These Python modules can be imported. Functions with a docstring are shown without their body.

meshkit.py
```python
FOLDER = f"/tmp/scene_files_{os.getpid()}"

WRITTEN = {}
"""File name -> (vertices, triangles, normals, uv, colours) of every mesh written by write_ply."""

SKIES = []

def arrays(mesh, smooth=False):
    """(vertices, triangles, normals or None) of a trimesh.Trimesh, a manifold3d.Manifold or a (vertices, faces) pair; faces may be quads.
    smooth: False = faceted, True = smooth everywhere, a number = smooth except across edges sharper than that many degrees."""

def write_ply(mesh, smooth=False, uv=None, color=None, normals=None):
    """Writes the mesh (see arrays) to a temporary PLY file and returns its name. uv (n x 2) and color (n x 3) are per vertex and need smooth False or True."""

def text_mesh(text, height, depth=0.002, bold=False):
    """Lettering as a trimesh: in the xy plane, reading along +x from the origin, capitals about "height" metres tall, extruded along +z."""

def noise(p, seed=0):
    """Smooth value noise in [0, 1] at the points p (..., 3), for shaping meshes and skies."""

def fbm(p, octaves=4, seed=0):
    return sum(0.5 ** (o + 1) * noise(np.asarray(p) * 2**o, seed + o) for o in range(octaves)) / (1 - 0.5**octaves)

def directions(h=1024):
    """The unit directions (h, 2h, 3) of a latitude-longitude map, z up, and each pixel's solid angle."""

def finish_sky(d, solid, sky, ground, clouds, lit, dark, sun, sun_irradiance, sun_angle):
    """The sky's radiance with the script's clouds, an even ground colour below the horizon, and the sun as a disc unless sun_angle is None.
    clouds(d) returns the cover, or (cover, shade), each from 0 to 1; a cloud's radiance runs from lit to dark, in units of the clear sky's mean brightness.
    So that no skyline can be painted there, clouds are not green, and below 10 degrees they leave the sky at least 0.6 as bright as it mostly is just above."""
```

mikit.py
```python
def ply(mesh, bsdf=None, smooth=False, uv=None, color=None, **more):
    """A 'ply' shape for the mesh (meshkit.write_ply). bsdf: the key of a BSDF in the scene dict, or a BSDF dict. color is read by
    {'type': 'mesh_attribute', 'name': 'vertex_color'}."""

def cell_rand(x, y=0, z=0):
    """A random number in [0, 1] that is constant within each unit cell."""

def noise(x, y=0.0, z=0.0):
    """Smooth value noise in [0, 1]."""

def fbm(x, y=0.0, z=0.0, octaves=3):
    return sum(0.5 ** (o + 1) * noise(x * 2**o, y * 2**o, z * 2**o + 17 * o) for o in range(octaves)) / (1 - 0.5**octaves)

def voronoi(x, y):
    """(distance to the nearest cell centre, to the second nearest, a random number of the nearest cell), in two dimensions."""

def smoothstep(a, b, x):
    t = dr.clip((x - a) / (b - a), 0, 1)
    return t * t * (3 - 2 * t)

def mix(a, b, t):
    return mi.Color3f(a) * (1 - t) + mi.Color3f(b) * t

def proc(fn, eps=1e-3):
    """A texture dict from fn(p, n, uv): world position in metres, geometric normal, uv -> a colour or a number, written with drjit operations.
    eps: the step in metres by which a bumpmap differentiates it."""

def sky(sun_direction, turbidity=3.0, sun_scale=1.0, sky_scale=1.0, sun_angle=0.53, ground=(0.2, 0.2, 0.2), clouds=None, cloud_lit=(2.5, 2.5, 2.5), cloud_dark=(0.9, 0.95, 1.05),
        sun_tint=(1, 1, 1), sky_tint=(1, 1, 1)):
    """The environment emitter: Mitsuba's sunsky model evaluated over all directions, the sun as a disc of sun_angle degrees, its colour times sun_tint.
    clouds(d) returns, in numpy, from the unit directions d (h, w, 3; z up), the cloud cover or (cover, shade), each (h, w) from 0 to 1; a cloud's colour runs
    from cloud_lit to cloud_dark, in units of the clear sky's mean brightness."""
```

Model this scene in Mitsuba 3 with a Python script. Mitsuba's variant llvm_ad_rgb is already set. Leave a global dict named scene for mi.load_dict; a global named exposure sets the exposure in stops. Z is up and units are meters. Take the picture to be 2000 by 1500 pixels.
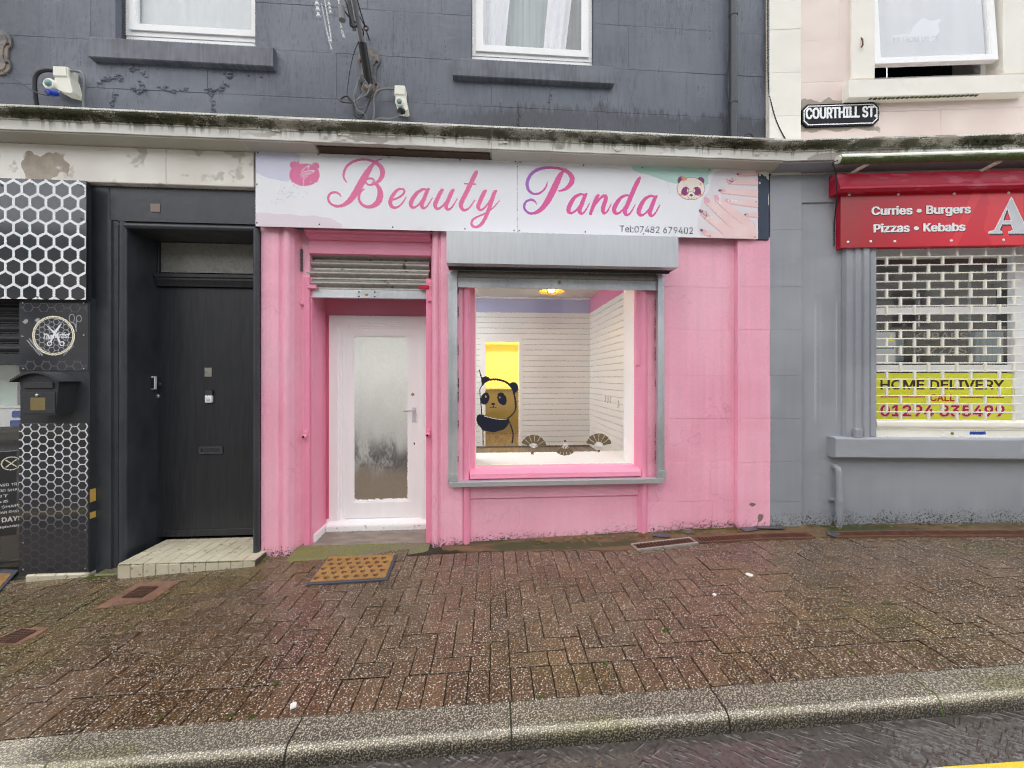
import math, numpy as np, trimesh, drjit as dr, mitsuba as mi, mikit, meshkit
from mikit import proc, noise, fbm, voronoi, cell_rand, smoothstep, mix
from shapely.geometry import Polygon, LineString, Point, MultiPolygon, box as sbox
from shapely.ops import unary_union
from shapely import affinity
from scipy.spatial import ConvexHull

# ---------------------------------------------------------------- camera, sky, exposure
F, HZ, CAMZ = 750.0, 738.0, 1.5            # focal length and horizon in pixels of a 2000 x 1500 picture, eye height in metres
T = mi.ScalarTransform4f
scene, labels = {}, {}
scene['camera'] = dict(type='perspective', fov=2 * math.degrees(math.atan(1000 / F)), fov_axis='x', near_clip=0.02, far_clip=2000.0,
                       principal_point_offset_y=(750 - HZ) / 1500,
                       to_world=T().look_at(origin=[0, 0, CAMZ], target=[0, 1, CAMZ], up=[0, 0, 1]))
scene['sky'] = mikit.sky([-0.25, -0.55, 0.8], turbidity=3, sun_scale=0.06, sky_scale=1.0, sun_angle=70, clouds=lambda d: (1.0, .75 * (1 - np.clip(d[..., 2], 0, 1))),
                         cloud_lit=(2.42, 2.5, 2.66))
exposure = 3.28

# ---------------------------------------------------------------- frames of reference
class Frame:
    """A vertical plane: u runs right along it, d out of it towards the street, z up."""
    def __init__(s, ox, oy, slope):
        a = math.atan(slope)
        s.o, s.e, s.n = np.array([ox, oy]), np.array([math.cos(a), math.sin(a)]), np.array([math.sin(a), -math.cos(a)])
    def w(s, u, d, z):
        p = s.o + s.e * u + s.n * d
        return np.array([p[0], p[1], z])
    def m(s):
        M = np.eye(4); M[:2, 0] = s.e; M[:2, 1] = -s.n; M[:2, 3] = s.o
        return M
    def u(s, px, d=0.0):
        t = (px - 1000) / F; o = s.o + s.n * d
        # o + e*u = Y*(t,1)
        A = np.array([[s.e[0], -t], [s.e[1], -1.0]])
        return float(np.linalg.solve(A, -o)[0])
    def Y(s, px, d=0.0):
        t = (px - 1000) / F; o = s.o + s.n * d
        A = np.array([[s.e[0], -t], [s.e[1], -1.0]])
        return float(np.linalg.solve(A, -o)[1])
    def z(s, px, py, d=0.0):
        return CAMZ + (HZ - py) / F * s.Y(px, d)
    def at(s, px, py, d=0.0):
        return s.u(px, d), s.z(px, py, d)

A = Frame(0, 3.5, 0.068)
UB = A.u(1500)
_b = A.w(UB, 0, 0)
B = Frame(_b[0], _b[1], -0.047)
K = Frame(0, 1.79, 0.05)                     # back edge of the kerb
def zg(x, y): return 0.031 * x + 0.01 * (y - 2.8) - 0.03 * np.maximum(0, -x - 2.1)     # the pavement falls to the left, steeper at its end
def gA(u, d=0.0): p = A.w(u, d, 0); return zg(p[0], p[1])
def gB(u, d=0.0): p = B.w(u, d, 0); return zg(p[0], p[1])

# ---------------------------------------------------------------- mesh helpers (local axes x=u, y=-d, z)
def tm(v, f): return trimesh.Trimesh(np.asarray(v, float), np.asarray(f, int), process=False)
def cat(ms): return trimesh.util.concatenate([m for m in ms if m is not None])
_cb = np.array([[sx * (1 - (k != 0) * .1), sy * (1 - (k != 1) * .1), sz * (1 - (k != 2) * .1)] for sx in (-1, 1) for sy in (-1, 1) for sz in (-1, 1) for k in range(3)])
_h = ConvexHull(_cb)
_cf = np.array([s if np.dot(np.cross(_cb[s[1]] - _cb[s[0]], _cb[s[2]] - _cb[s[0]]), _cb[s].mean(0)) > 0 else s[::-1] for s in _h.simplices])
_ck = np.array([k for _ in range(8) for k in range(3)])
def bx(u0, u1, d0, d1, z0, z1, b=0.003):
    lo, hi = np.array([min(u0, u1), min(-d0, -d1), min(z0, z1)]), np.array([max(u0, u1), max(-d0, -d1), max(z0, z1)])
    h, c = (hi - lo) / 2, (hi + lo) / 2
    b = min(b, h.min() * .6)
    s = np.sign(_cb)
    ins = np.ones_like(_cb) * b
    ins[np.arange(24), _ck] = 0
    return tm(c + s * (h - ins), _cf)
def fbx(fr, u0, u1, d0, d1, z0, z1, b=.003): return loc(fr, bx(u0, u1, d0, d1, z0, z1, b))
def loc(fr, m): m = m.copy(); m.apply_transform(fr.m()); return m
def polys(g):
    if g.is_empty: return []
    return [p for p in getattr(g, 'geoms', [g]) if p.geom_type == 'Polygon' and p.area > 1e-8]
def ext(g, d0, d1):
    """(u, z) polygon pushed from depth d0 to d1."""
    out = []
    for p in polys(g):
        m = trimesh.creation.extrude_polygon(p, abs(d1 - d0), engine='earcut')
        v = m.vertices; m.vertices = np.c_[v[:, 0], -(min(d0, d1) + v[:, 2]), v[:, 1]]
        # (x, y, h) -> (x, -h, y) keeps handedness
        out.append(m)
    return cat(out)
def ext_x(pts, u0, u1):
    """(d, z) outline run along u."""
    p = Polygon(pts); p = p if p.is_valid else p.buffer(0)
    out = []
    for q in polys(p):
        m = trimesh.creation.extrude_polygon(q, u1 - u0, engine='earcut')
        v = m.vertices; m.vertices = np.c_[u0 + v[:, 2], -v[:, 0], v[:, 1]]
        m.invert(); out.append(m)
    m = cat(out); trimesh.repair.fix_normals(m); return m
def ext_z(pts, z0, z1):
    """(u, d) outline run upright."""
    p = Polygon(pts); p = p if p.is_valid else p.buffer(0)
    out = []
    for q in polys(p):
        m = trimesh.creation.extrude_polygon(q, z1 - z0, engine='earcut')
        v = m.vertices; m.vertices = np.c_[v[:, 0], -v[:, 1], z0 + v[:, 2]]
        m.invert(); out.append(m)
    m = cat(out); trimesh.repair.fix_normals(m); return m
def tube(pts, r, sides=8, closed=False, caps=True):
    p = np.asarray(pts, float); n = len(p)
    t = np.gradient(p, axis=0); t /= np.linalg.norm(t, axis=1, keepdims=True) + 1e-12
    ref = np.array([0, 0, 1.0]) if abs(t[0, 2]) < .9 else np.array([1.0, 0, 0])
    a = np.cross(t[0], ref); a /= np.linalg.norm(a); fr = []
    for i in range(n):
        a = a - t[i] * np.dot(a, t[i]); a /= np.linalg.norm(a) + 1e-12
        fr.append((a, np.cross(t[i], a)))
    ang = np.arange(sides) * 2 * np.pi / sides
    r = np.broadcast_to(r, (n,))
    v = np.vstack([p[i] + r[i] * (np.cos(ang)[:, None] * fr[i][0] + np.sin(ang)[:, None] * fr[i][1]) for i in range(n)])
    f = []
    for i in range(n - 1):
        for j in range(sides):
            k = (j + 1) % sides
            f += [[i * sides + j, i * sides + k, (i + 1) * sides + k], [i * sides + j, (i + 1) * sides + k, (i + 1) * sides + j]]
    if caps:
        v = np.vstack([v, p[0], p[-1]]); c0, c1 = len(v) - 2, len(v) - 1
        for j in range(sides):
            k = (j + 1) % sides
            f += [[c0, k, j], [c1, (n - 1) * sides + j, (n - 1) * sides + k]]
    return tm(v, f)
def spline(pts, n=40):
    """Catmull-Rom through points of any dimension."""
    p = np.asarray(pts, float)
    if len(p) < 3: return p
    q = np.vstack([2 * p[0] - p[1], p, 2 * p[-1] - p[-2]]); out = []
    per = max(2, n // (len(p) - 1))
    for i in range(1, len(q) - 2):
        for t in np.linspace(0, 1, per, endpoint=False):
            a, b, c, d = q[i - 1], q[i], q[i + 1], q[i + 2]
            out.append(.5 * (2 * b + (c - a) * t + (2 * a - 5 * b + 4 * c - d) * t * t + (3 * b - a - 3 * c + d) * t ** 3))
    out.append(p[-1]); return np.array(out)
def stroke(pts, n=60):
    """A pen stroke: (x, y, width) points -> polygon."""
    s = spline(pts, n); parts = []
    for a, b in zip(s[:-1], s[1:]):
        parts.append(unary_union([Point(a[0], a[1]).buffer(max(a[2], .3) / 2, 8), Point(b[0], b[1]).buffer(max(b[2], .3) / 2, 8)]).convex_hull)
    return unary_union(parts)
def ell(cx, cy, rx, ry, rot=0):
    return affinity.rotate(affinity.scale(Point(cx, cy).buffer(1, 24), rx, ry), rot, origin=(cx, cy))
def to_plane(g, fr, d, k, ox, oy):
    """Outlines read in a blow-up of the photograph (scale k, corner ox, oy) -> (u, z) on the plane at depth d."""
    from shapely import transform
    def fn(c): return np.array([fr.at(ox + k * x, oy + k * y, d) for x, y in c])
    return transform(g, fn).buffer(0)
def lathe(profile, sides=20):
    """(r, h) profile turned about the local d axis: (u, d, z) with h along d."""
    v, f = [], []
    for r, h in profile:
        for j in range(sides):
            a = 2 * np.pi * j / sides; v.append([r * math.cos(a), -h, r * math.sin(a)])
    n = len(profile)
    for i in range(n - 1):
        for j in range(sides):
            k = (j + 1) % sides
            f += [[i * sides + j, (i + 1) * sides + k, i * sides + k], [i * sides + j, (i + 1) * sides + j, (i + 1) * sides + k]]
    v += [[0, -profile[0][1], 0], [0, -profile[-1][1], 0]]; c0, c1 = len(v) - 2, len(v) - 1
    for j in range(sides):
        k = (j + 1) % sides
        f += [[c0, j, k], [c1, (n - 1) * sides + k, (n - 1) * sides + j]]
    m = tm(v, f); trimesh.repair.fix_normals(m); return m
def shift(m, u=0, d=0, z=0): m = m.copy(); m.vertices = m.vertices + np.array([u, -d, z]); return m
def text(s, fr, px0, px1, py_base, height_px, d0, d1, bold=True, py_right=None, shear=0.0):
    """Lettering on a plane, set to run from px0 to px1 with its capitals height_px tall."""
    m = meshkit.text_mesh(s, 1.0, 1.0, bold)
    v = m.vertices; u0, u1 = fr.u(px0, d1), fr.u(px1, d1)
    z0 = fr.z(px0, py_base, d1); h = height_px / F * fr.Y((px0 + px1) / 2, d1)
    x = (v[:, 0] - v[:, 0].min()) / np.ptp(v[:, 0])
    zz = z0 + v[:, 1] * h
    m.vertices = np.c_[u0 + x * (u1 - u0) + shear * (zz - z0), -(d0 + v[:, 2] * (d1 - d0)), zz]
    return m
rng = np.random.default_rng(7)

# ---------------------------------------------------------------- scene entries
_used = set()
def num(k):
    if k not in _used: _used.add(k); return k
    i = 1
    while f'{k}_{i:03d}' in _used: i += 1
    _used.add(f'{k}_{i:03d}'); return f'{k}_{i:03d}'
def thing(name, label, cat, group=None, kind=None):
    k = num(name); labels[k] = {'label': label}
    if cat: labels[k]['category'] = cat
    if group: labels[k]['group'] = group
    if kind: labels[k]['kind'] = kind
    return k
def put(key, mesh, mat, smooth=False, label=None, kind=None, **kw):
    k = num(key); scene[k] = mikit.ply(mesh, mat, smooth=smooth, **kw)
    if label or kind:
        labels[k] = {}
        if label: labels[k]['label'] = label
        if kind: labels[k]['kind'] = kind
    return k
def part(t, name, mesh, mat, fr=None, smooth=False, **kw):
    return put(t + '__' + name, loc(fr, mesh) if fr is not None else mesh, mat, smooth, **kw)
def whole(name, label, cat, mesh, mat, fr=None, smooth=False, group=None, kind=None):
    k = thing(name, label, cat, group, kind)
    scene[k] = mikit.ply(loc(fr, mesh) if fr is not None else mesh, mat, smooth=smooth)
    return k
# ---------------------------------------------------------------- materials
def rgb(c): return {'type': 'rgb', 'value': [float(x) for x in c]}
def mat(name, base, rough=.6, bump=None, metallic=0.0, spec=.5, cc=0.0, ccg=.9, two=True, eps=1e-3):
    b = dict(type='principled', base_color=proc(base) if callable(base) else rgb(base), roughness=proc(rough) if callable(rough) else float(rough),
             metallic=float(metallic), specular=float(spec))
    if cc: b.update(clearcoat=float(cc), clearcoat_gloss=float(ccg))
    if bump: b = dict(type='bumpmap', arbitrary=proc(bump, eps), scale=1.0, bsdf=b)
    scene[name] = dict(type='twosided', bsdf=b) if two else b
    return name
def ground_h(p): return .031 * p.x + .007
def frac(x): return x - dr.floor(x)

def masonry_bump(p, n, uv):
    return .0034 * fbm(p.x * 28, p.y * 28, p.z * 28, 3) + .0009 * noise(p.x * 150, p.y * 150, p.z * 150) + .006 * noise(p.x * 6, p.y * 6, p.z * 6)
def slate_col(p, n, uv):
    big = fbm(p.x * 1.1, p.z * 1.1, 2.0, 3); st = fbm(p.x * 38, p.z * 4, 5.0, 3); fn = noise(p.x * 120, p.z * 70, p.y * 90)
    c = mix((.058, .068, .089), (.124, .140, .172), smoothstep(.25, .75, .78 * big + .22 * st))
    # old wet band above the cornice, wider to the right, with a ragged upper edge
    top = 3.98 - .09 * smoothstep(.3, -.9, p.x) + .22 * (st - .5) + .16 * (big - .5)
    wet = smoothstep(top + .05, top - .03, p.z) * (.35 + .65 * smoothstep(-1.2, .1, p.x))
    c = c * (1 - .62 * wet * (.7 + .3 * fn))
    da = smoothstep(.60, .78, noise(p.x * 95, p.z * 17, 3.0)) * smoothstep(.35, .6, noise(p.x * 2.1, p.z * 1.4, 9.0) + .3 * (big - .5))
    c = c * (1 - .22 * da)
    fl = smoothstep(.66, .74, st) * smoothstep(.5, .75, fn)
    c = c * (1 - .45 * fl)
    return c * (.93 + .14 * fn)
mat('slate_paint', slate_col, .5, masonry_bump)
mat('slate_paint_dark', lambda p, n, uv: mix((.020, .023, .028), (.048, .054, .063), fbm(p.x * 9, p.z * 5, p.y * 9, 3)), .36,
    lambda p, n, uv: .0016 * fbm(p.x * 45, p.y * 45, p.z * 24, 3))
mat('black_joinery', lambda p, n, uv: mix((.014, .0155, .018), (.028, .030, .035), fbm(p.x * 60, p.z * 5, p.y * 20, 3)), .4,
    lambda p, n, uv: .0007 * fbm(p.x * 160, p.y * 40, p.z * 14, 3))
def pink_col(p, n, uv):
    big = fbm(p.x * 1.6, p.z * 1.6, p.y * 1.6, 3); fn = noise(p.x * 90, p.z * 90, p.y * 90); sp = fbm(p.x * 150, p.z * 150, p.y * 150, 2)
    c = mix((.79, .350, .462), (.85, .425, .535), smoothstep(.3, .7, big)) * (.95 + .1 * fn)
    c = c * (.93 + .13 * fbm(p.x * 34, p.z * 1.5, p.y * 3, 3))
    cr = dr.abs(fbm(p.x * 2.6, p.z * 2.2, 3.0 + p.y, 4) - .5)
    c = c * (1 - .16 * smoothstep(.006, .0, cr) * smoothstep(.45, .6, noise(p.x * 1.7, p.z * 1.7, 8.0)))
    c = mix(c, c * .94 + mi.Color3f(.03, .035, .035), smoothstep(.5, .7, fbm(p.x * .9 + 4, p.z * 2.5, 5.0, 2)))
    h = p.z - ground_h(p)
    q = dr.minimum(dr.sqrt(dr.square((p.x - 2.345) / .045) + dr.square((p.z - .175) / .07)), dr.sqrt(dr.square((p.x - 2.27) / .05) + dr.square((p.z - .30) / .035))) + 1.3 * (fbm(p.x * 22, p.z * 22, 3.0, 3) - .5)
    c = mix(c, mix((.05, .055, .02), (.19, .13, .08), sp), smoothstep(.62, .52, q))
    fade = smoothstep(.5, .0, h) * .35 * fbm(p.x * 3, p.z * 3, 9.0, 2)
    c = mix(c, (.80, .42, .50), fade)
    edge = smoothstep(.13, -.02, h + .10 * (big - .5))
    spots = smoothstep(.68, .76, sp + .36 * edge - .11)
    return mix(c, (.022, .022, .014), spots * smoothstep(.02, .25, edge))
def pink_bump(p, n, uv):
    low = smoothstep(1.0, .1, p.z - ground_h(p))
    return (.0012 + .0028 * low) * fbm(p.x * 42, p.y * 42, p.z * 42, 3) + .0045 * noise(p.x * 7, p.y * 7, p.z * 7)
mat('pink_paint', pink_col, .42, pink_bump)
mat('pink_gloss', lambda p, n, uv: mix((.76, .255, .385), (.81, .32, .45), fbm(p.x * 5, p.z * 3, p.y * 5, 3)), .33,
    lambda p, n, uv: .0012 * fbm(p.x * 50, p.y * 50, p.z * 20, 3))
def grey_col(p, n, uv):
    big = fbm(p.x * 1.5, p.z * 1.5, 4.0, 3); st = fbm(p.x * 26, p.z * 1.6, 1.0, 3); sp = fbm(p.x * 130, p.z * 130, p.y * 60, 2)
    c = mix((.235, .252, .28), (.30, .318, .345), smoothstep(.3, .7, .88 * big + .12 * st))
    runs = smoothstep(.70, .74, noise(p.x * 42, .5, 2.0)) * smoothstep(2.35, 2.2, p.z + .15 * noise(p.x * 20)) * smoothstep(1.0, 1.2, p.z) * smoothstep(2.62, 2.7, p.x) * smoothstep(3.2, 3.1, p.x)
    c = mix(c, (.40, .41, .42), .55 * runs)
    h = p.z - ground_h(p)
    edge = smoothstep(.24, -.04, h + .2 * (big - .5))
    spots = smoothstep(.64, .80, sp + .30 * edge - .10)
    return mix(c, (.035, .036, .022), spots * smoothstep(.05, .5, edge))
mat('grey_paint', grey_col, .5, masonry_bump)
def cream_col(p, n, uv):
    big = fbm(p.x * 2.2, p.z * 2.2, p.y, 3); fl = noise(p.x * 60, p.z * 60, p.y * 20)
    c = mix((.70, .67, .60), (.83, .81, .75), smoothstep(.3, .7, big))
    dirt = smoothstep(.62, .75, fbm(p.x * 9, p.z * 9, 7.0, 3) + .12 * (fl - .5))
    c = mix(c, (.36, .34, .28), dirt * .6)
    # the bare patch where the paint has come off the left end of the frieze
    q = dr.sqrt(dr.square((p.x + 3.88) / .21) + dr.square((p.z - 3.245) / .135)) + .9 * (fbm(p.x * 11, p.z * 11, 3.0, 3) - .5)
    bare = smoothstep(.92, .86, q) * smoothstep(.70, .62, fbm(p.x * 8 + 5, p.z * 8, 1.0, 3) * smoothstep(-3.95, -3.75, p.x) + .2)
    return mix(c, mix((.28, .235, .185), (.46, .40, .32), fbm(p.x * 25, p.z * 25, 2.0, 3)), bare)
mat('cream_paint', cream_col, .6, masonry_bump)
def rose_col(p, n, uv):
    big = fbm(p.x * 1.8, p.z * 1.8, 6.0, 3)
    c = mix((.66, .55, .50), (.74, .645, .585), smoothstep(.3, .7, big))
    q = dr.maximum(dr.abs(p.x - 3.045) / .40, dr.abs(p.z - 3.985) / .165) + .5 * (fbm(p.x * 13, p.z * 13, 3.0, 3) - .5)
    return mix(c, (.33, .29, .23), smoothstep(.93, .86, q))
mat('rose_paint', rose_col, .62, masonry_bump)
mat('ivory_paint', lambda p, n, uv: mix((.70, .68, .60), (.82, .80, .73), fbm(p.x * 3, p.z * 3, p.y * 3, 3)), .55, masonry_bump)
def cornice_col(p, n, uv):
    big = fbm(p.x * 2.0, p.z * 5, p.y * 2, 3); drip = fbm(p.x * 36, p.z * 2.2, 1.0, 3); fn = noise(p.x * 140, p.z * 140, p.y * 140)
    c = mix((.66, .65, .59), (.82, .815, .76), smoothstep(.3, .7, big))
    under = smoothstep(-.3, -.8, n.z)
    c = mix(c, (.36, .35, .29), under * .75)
    # weathering off the ledge: thick at the top, running down in streaks
    lo = 3.562 - .035 * drip - .03 * (big - .5) - .02 * smoothstep(2.2, 2.6, p.x)
    m = smoothstep(lo - .016, lo + .014, p.z + .02 * (fn - .5)) * smoothstep(3.602, 3.592, p.z - .012 * (fn - .5)) * smoothstep(.30, .50, fbm(p.x * 6, p.z * 26, 2.0, 3) + .4 * (fn - .5) + .16 * smoothstep(-2.2, -3.0, p.x) - .05)
    run = smoothstep(.54 - .06 * smoothstep(-2.2, -2.8, p.x), .66, drip) * smoothstep(3.46, 3.55, p.z) * smoothstep(3.60, 3.58, p.z) * (1 - under)
    c = mix(c, (.10, .098, .06), .62 * run)
    c = mix(c, mix((.020, .024, .010), (.075, .088, .032), fn), .88 * m)
    sp = smoothstep(.60, .68, fbm(p.x * 5, p.z * 14, 8.0, 3)) * (1 - under) * smoothstep(-2.4, -1.8, p.x)
    return mix(c, (.30, .27, .23), sp * .8)
mat('cornice_paint', cornice_col, .6, masonry_bump)
mat('moss', lambda p, n, uv: mix((.018, .022, .008), (.075, .095, .026), noise(p.x * 60, p.y * 60, p.z * 60)), .9)
mat('bright_moss', lambda p, n, uv: mix((.05, .085, .012), (.13, .19, .03), noise(p.x * 80, p.y * 80, p.z * 80)), .9)
mat('white_upvc', lambda p, n, uv: mix((.78, .785, .78), (.85, .855, .85), fbm(p.x * 4, p.z * 4, p.y * 4, 2)), .28)
mat('white_wood', lambda p, n, uv: mix(mix((.86, .865, .86), (.92, .925, .92), fbm(p.x * 30, p.z * 4, p.y * 9, 3)), (.30, .25, .19),
    smoothstep(.70, .78, fbm(p.x * 60, p.z * 60, p.y * 60, 3)) * smoothstep(.10, .02, p.z)), .42, lambda p, n, uv: .0007 * fbm(p.x * 80, p.y * 40, p.z * 12, 3))
def galv_col(p, n, uv):
    s = noise(p.x * 55, p.z * 55, p.y * 55); v = fbm(p.x * 60, p.z * 5, p.y * 3, 3)
    b = smoothstep(.3, .7, fbm(p.z * 2.6, p.x * 3, 4.0, 2))
    return mix((.40, .43, .45), (.76, .79, .81), .25 * s + .35 * v + .4 * b)
mat('galvanised', galv_col, lambda p, n, uv: .34 + .2 * fbm(p.x * 30, p.z * 4, p.y * 30, 2), None, .75)
mat('box_steel', lambda p, n, uv: mix((.42, .44, .452), (.56, .58, .592), .4 * fbm(p.x * 70, p.z * 6, 2.0, 3) + .6 * fbm(p.x * 2, p.z * 3, 2.0, 2)), .36,
    lambda p, n, uv: .0005 * fbm(p.x * 240, p.z * 24, 3.0, 2), .55)
mat('lath_steel', lambda p, n, uv: mix(mix((.26, .25, .225), (.42, .41, .38), fbm(p.x * 40, p.z * 40, p.y * 40, 3)), (.12, .095, .07),
    smoothstep(.70, .82, fbm(p.x * 14, p.z * 20, p.y * 14, 3))), .42, None, .5)
mat('dark_steel', lambda p, n, uv: mix((.035, .04, .045), (.085, .092, .10), fbm(p.x * 14, p.z * 14, p.y * 14, 3)), .45, None, .3)
mat('chrome', (.62, .63, .64), .22, None, 1.0)
mat('brass', (.42, .33, .16), .35, None, .9)
mat('rust', lambda p, n, uv: mix((.05, .023, .014), (.16, .066, .036), fbm(p.x * 30, p.y * 30, p.z * 30, 3)), .6, lambda p, n, uv: .002 * fbm(p.x * 60, p.y * 60, p.z * 60, 2))
mat('rusty_beam', lambda p, n, uv: mix((.030, .018, .011), (.085, .048, .028), fbm(p.x * 7, p.z * 22, p.y * 22, 3)), .7)
mat('black_plastic', (.016, .017, .019), .35)
mat('cable_black', (.018, .019, .021), .45)
mat('cable_grey', (.16, .165, .17), .5)
mat('ivory_plastic', (.70, .69, .60), .4)
mat('blue_plastic', (.012, .045, .30), .35)
mat('teal_plastic', (.10, .22, .22), .2)
mat('clear_plastic', (.56, .585, .61), .12)
mat('matt_black', (.032, .034, .038), .5)
mat('gloss_black', lambda p, n, uv: mix((.010, .011, .015), (.020, .021, .026), fbm(p.x * 3, p.z * 3, 1.0, 2)), .10, None, 0, 1.0, 1.0, .97)
mat('print_white', (.80, .81, .82), .25)
mat('sign_white', lambda p, n, uv: mix((.735, .745, .785), (.79, .80, .83), fbm(p.x * 1.2, p.z * 2.2, 1.0, 2)) * (.985 + .015 * noise(p.x * 300, p.z * 20, 0.0)), .3)
mat('print_pink', (.70, .135, .32), .3)
mat('print_magenta', lambda p, n, uv: mix((.34, .105, .50), (.68, .085, .31), smoothstep(.04, .27, p.x - .35 * (p.z - 2.95))), .3)
mat('print_lilac', (.60, .61, .75), .3)
mat('print_blush', (.70, .62, .67), .3)
mat('print_mint', (.44, .68, .60), .3)
mat('print_grey', (.08, .09, .11), .3)
mat('print_skin', lambda p, n, uv: mix((.76, .52, .51), (.83, .64, .62), fbm(p.x * 9, p.z * 9, 1.0, 2)), .3)
mat('print_skin_shade', (.68, .44, .44), .3)
mat('print_nail_tip', (.17, .085, .11), .25)
mat('print_plum', (.22, .012, .13), .3)
mat('print_cream', (.84, .74, .66), .3)
mat('print_nail', (.74, .40, .48), .25)
mat('print_dark', (.05, .02, .03), .3)
mat('print_orange', (.80, .30, .14), .3)
mat('print_haze', (.70, .66, .69), .3)
mat('print_navy', (.010, .013, .028), .35)
mat('print_bronze', (.15, .115, .06), .4)
mat('red_print', lambda p, n, uv: mix(mix((.40, .012, .02), (.62, .012, .03), smoothstep(3.15, 4.1, p.x)), (.30, .05, .04), .35 * smoothstep(.5, .8, fbm(p.x * 3, p.z * 1.4, 1.0, 2)) * smoothstep(3.8, 3.0, p.x)), .25)
mat('red_print_light', (.70, .028, .04), .25)
mat('red_canopy', lambda p, n, uv: mix((.46, .006, .035), (.56, .10, .15), smoothstep(.55, .75, fbm(p.x * 6, p.z * 14, p.y * 9, 3)) * .7), .32)
mat('letter_silver', (.55, .57, .60), .3)
mat('yellow_print', lambda p, n, uv: mix((.62, .68, .03), (.74, .76, .05), smoothstep(.86, 1.1, p.z)), .35)
mat('crimson_print', (.42, .012, .05), .35)
mat('scarlet_print', (.50, .03, .02), .35)
mat('pale_pink_print', (.80, .55, .55), .35)
mat('cream_steel', lambda p, n, uv: mix((.74, .72, .62), (.84, .82, .73), fbm(p.x * 5, p.z * 9, 2.0, 2)), .38)
mat('plate_black', (.006, .007, .010), .5, None, 0, .2)
mat('door_number', (.22, .16, .13), .5)
mat('net_curtain', lambda p, n, uv: mix((.44, .485, .495), (.50, .545, .555), fbm(p.x * 22, p.z * 1.0, p.y * 20, 2)), .9)
mat('sheet_curtain', lambda p, n, uv: mix((.58, .61, .66), (.74, .76, .79), fbm(p.x * 14, p.z * 1.5, p.y * 12, 2)), .9)
mat('room_dark', (.05, .065, .07), .9)
mat('room_mid', lambda p, n, uv: mix((.20, .26, .275), (.34, .42, .43), fbm(p.x * 45, p.z * 1.3, 1.0, 3)), .8)
mat('blind_grey', lambda p, n, uv: mix((.36, .375, .38), (.42, .435, .44), fbm(p.x * 9, p.z * 1.0, 1.0, 2)), .8)
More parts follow.
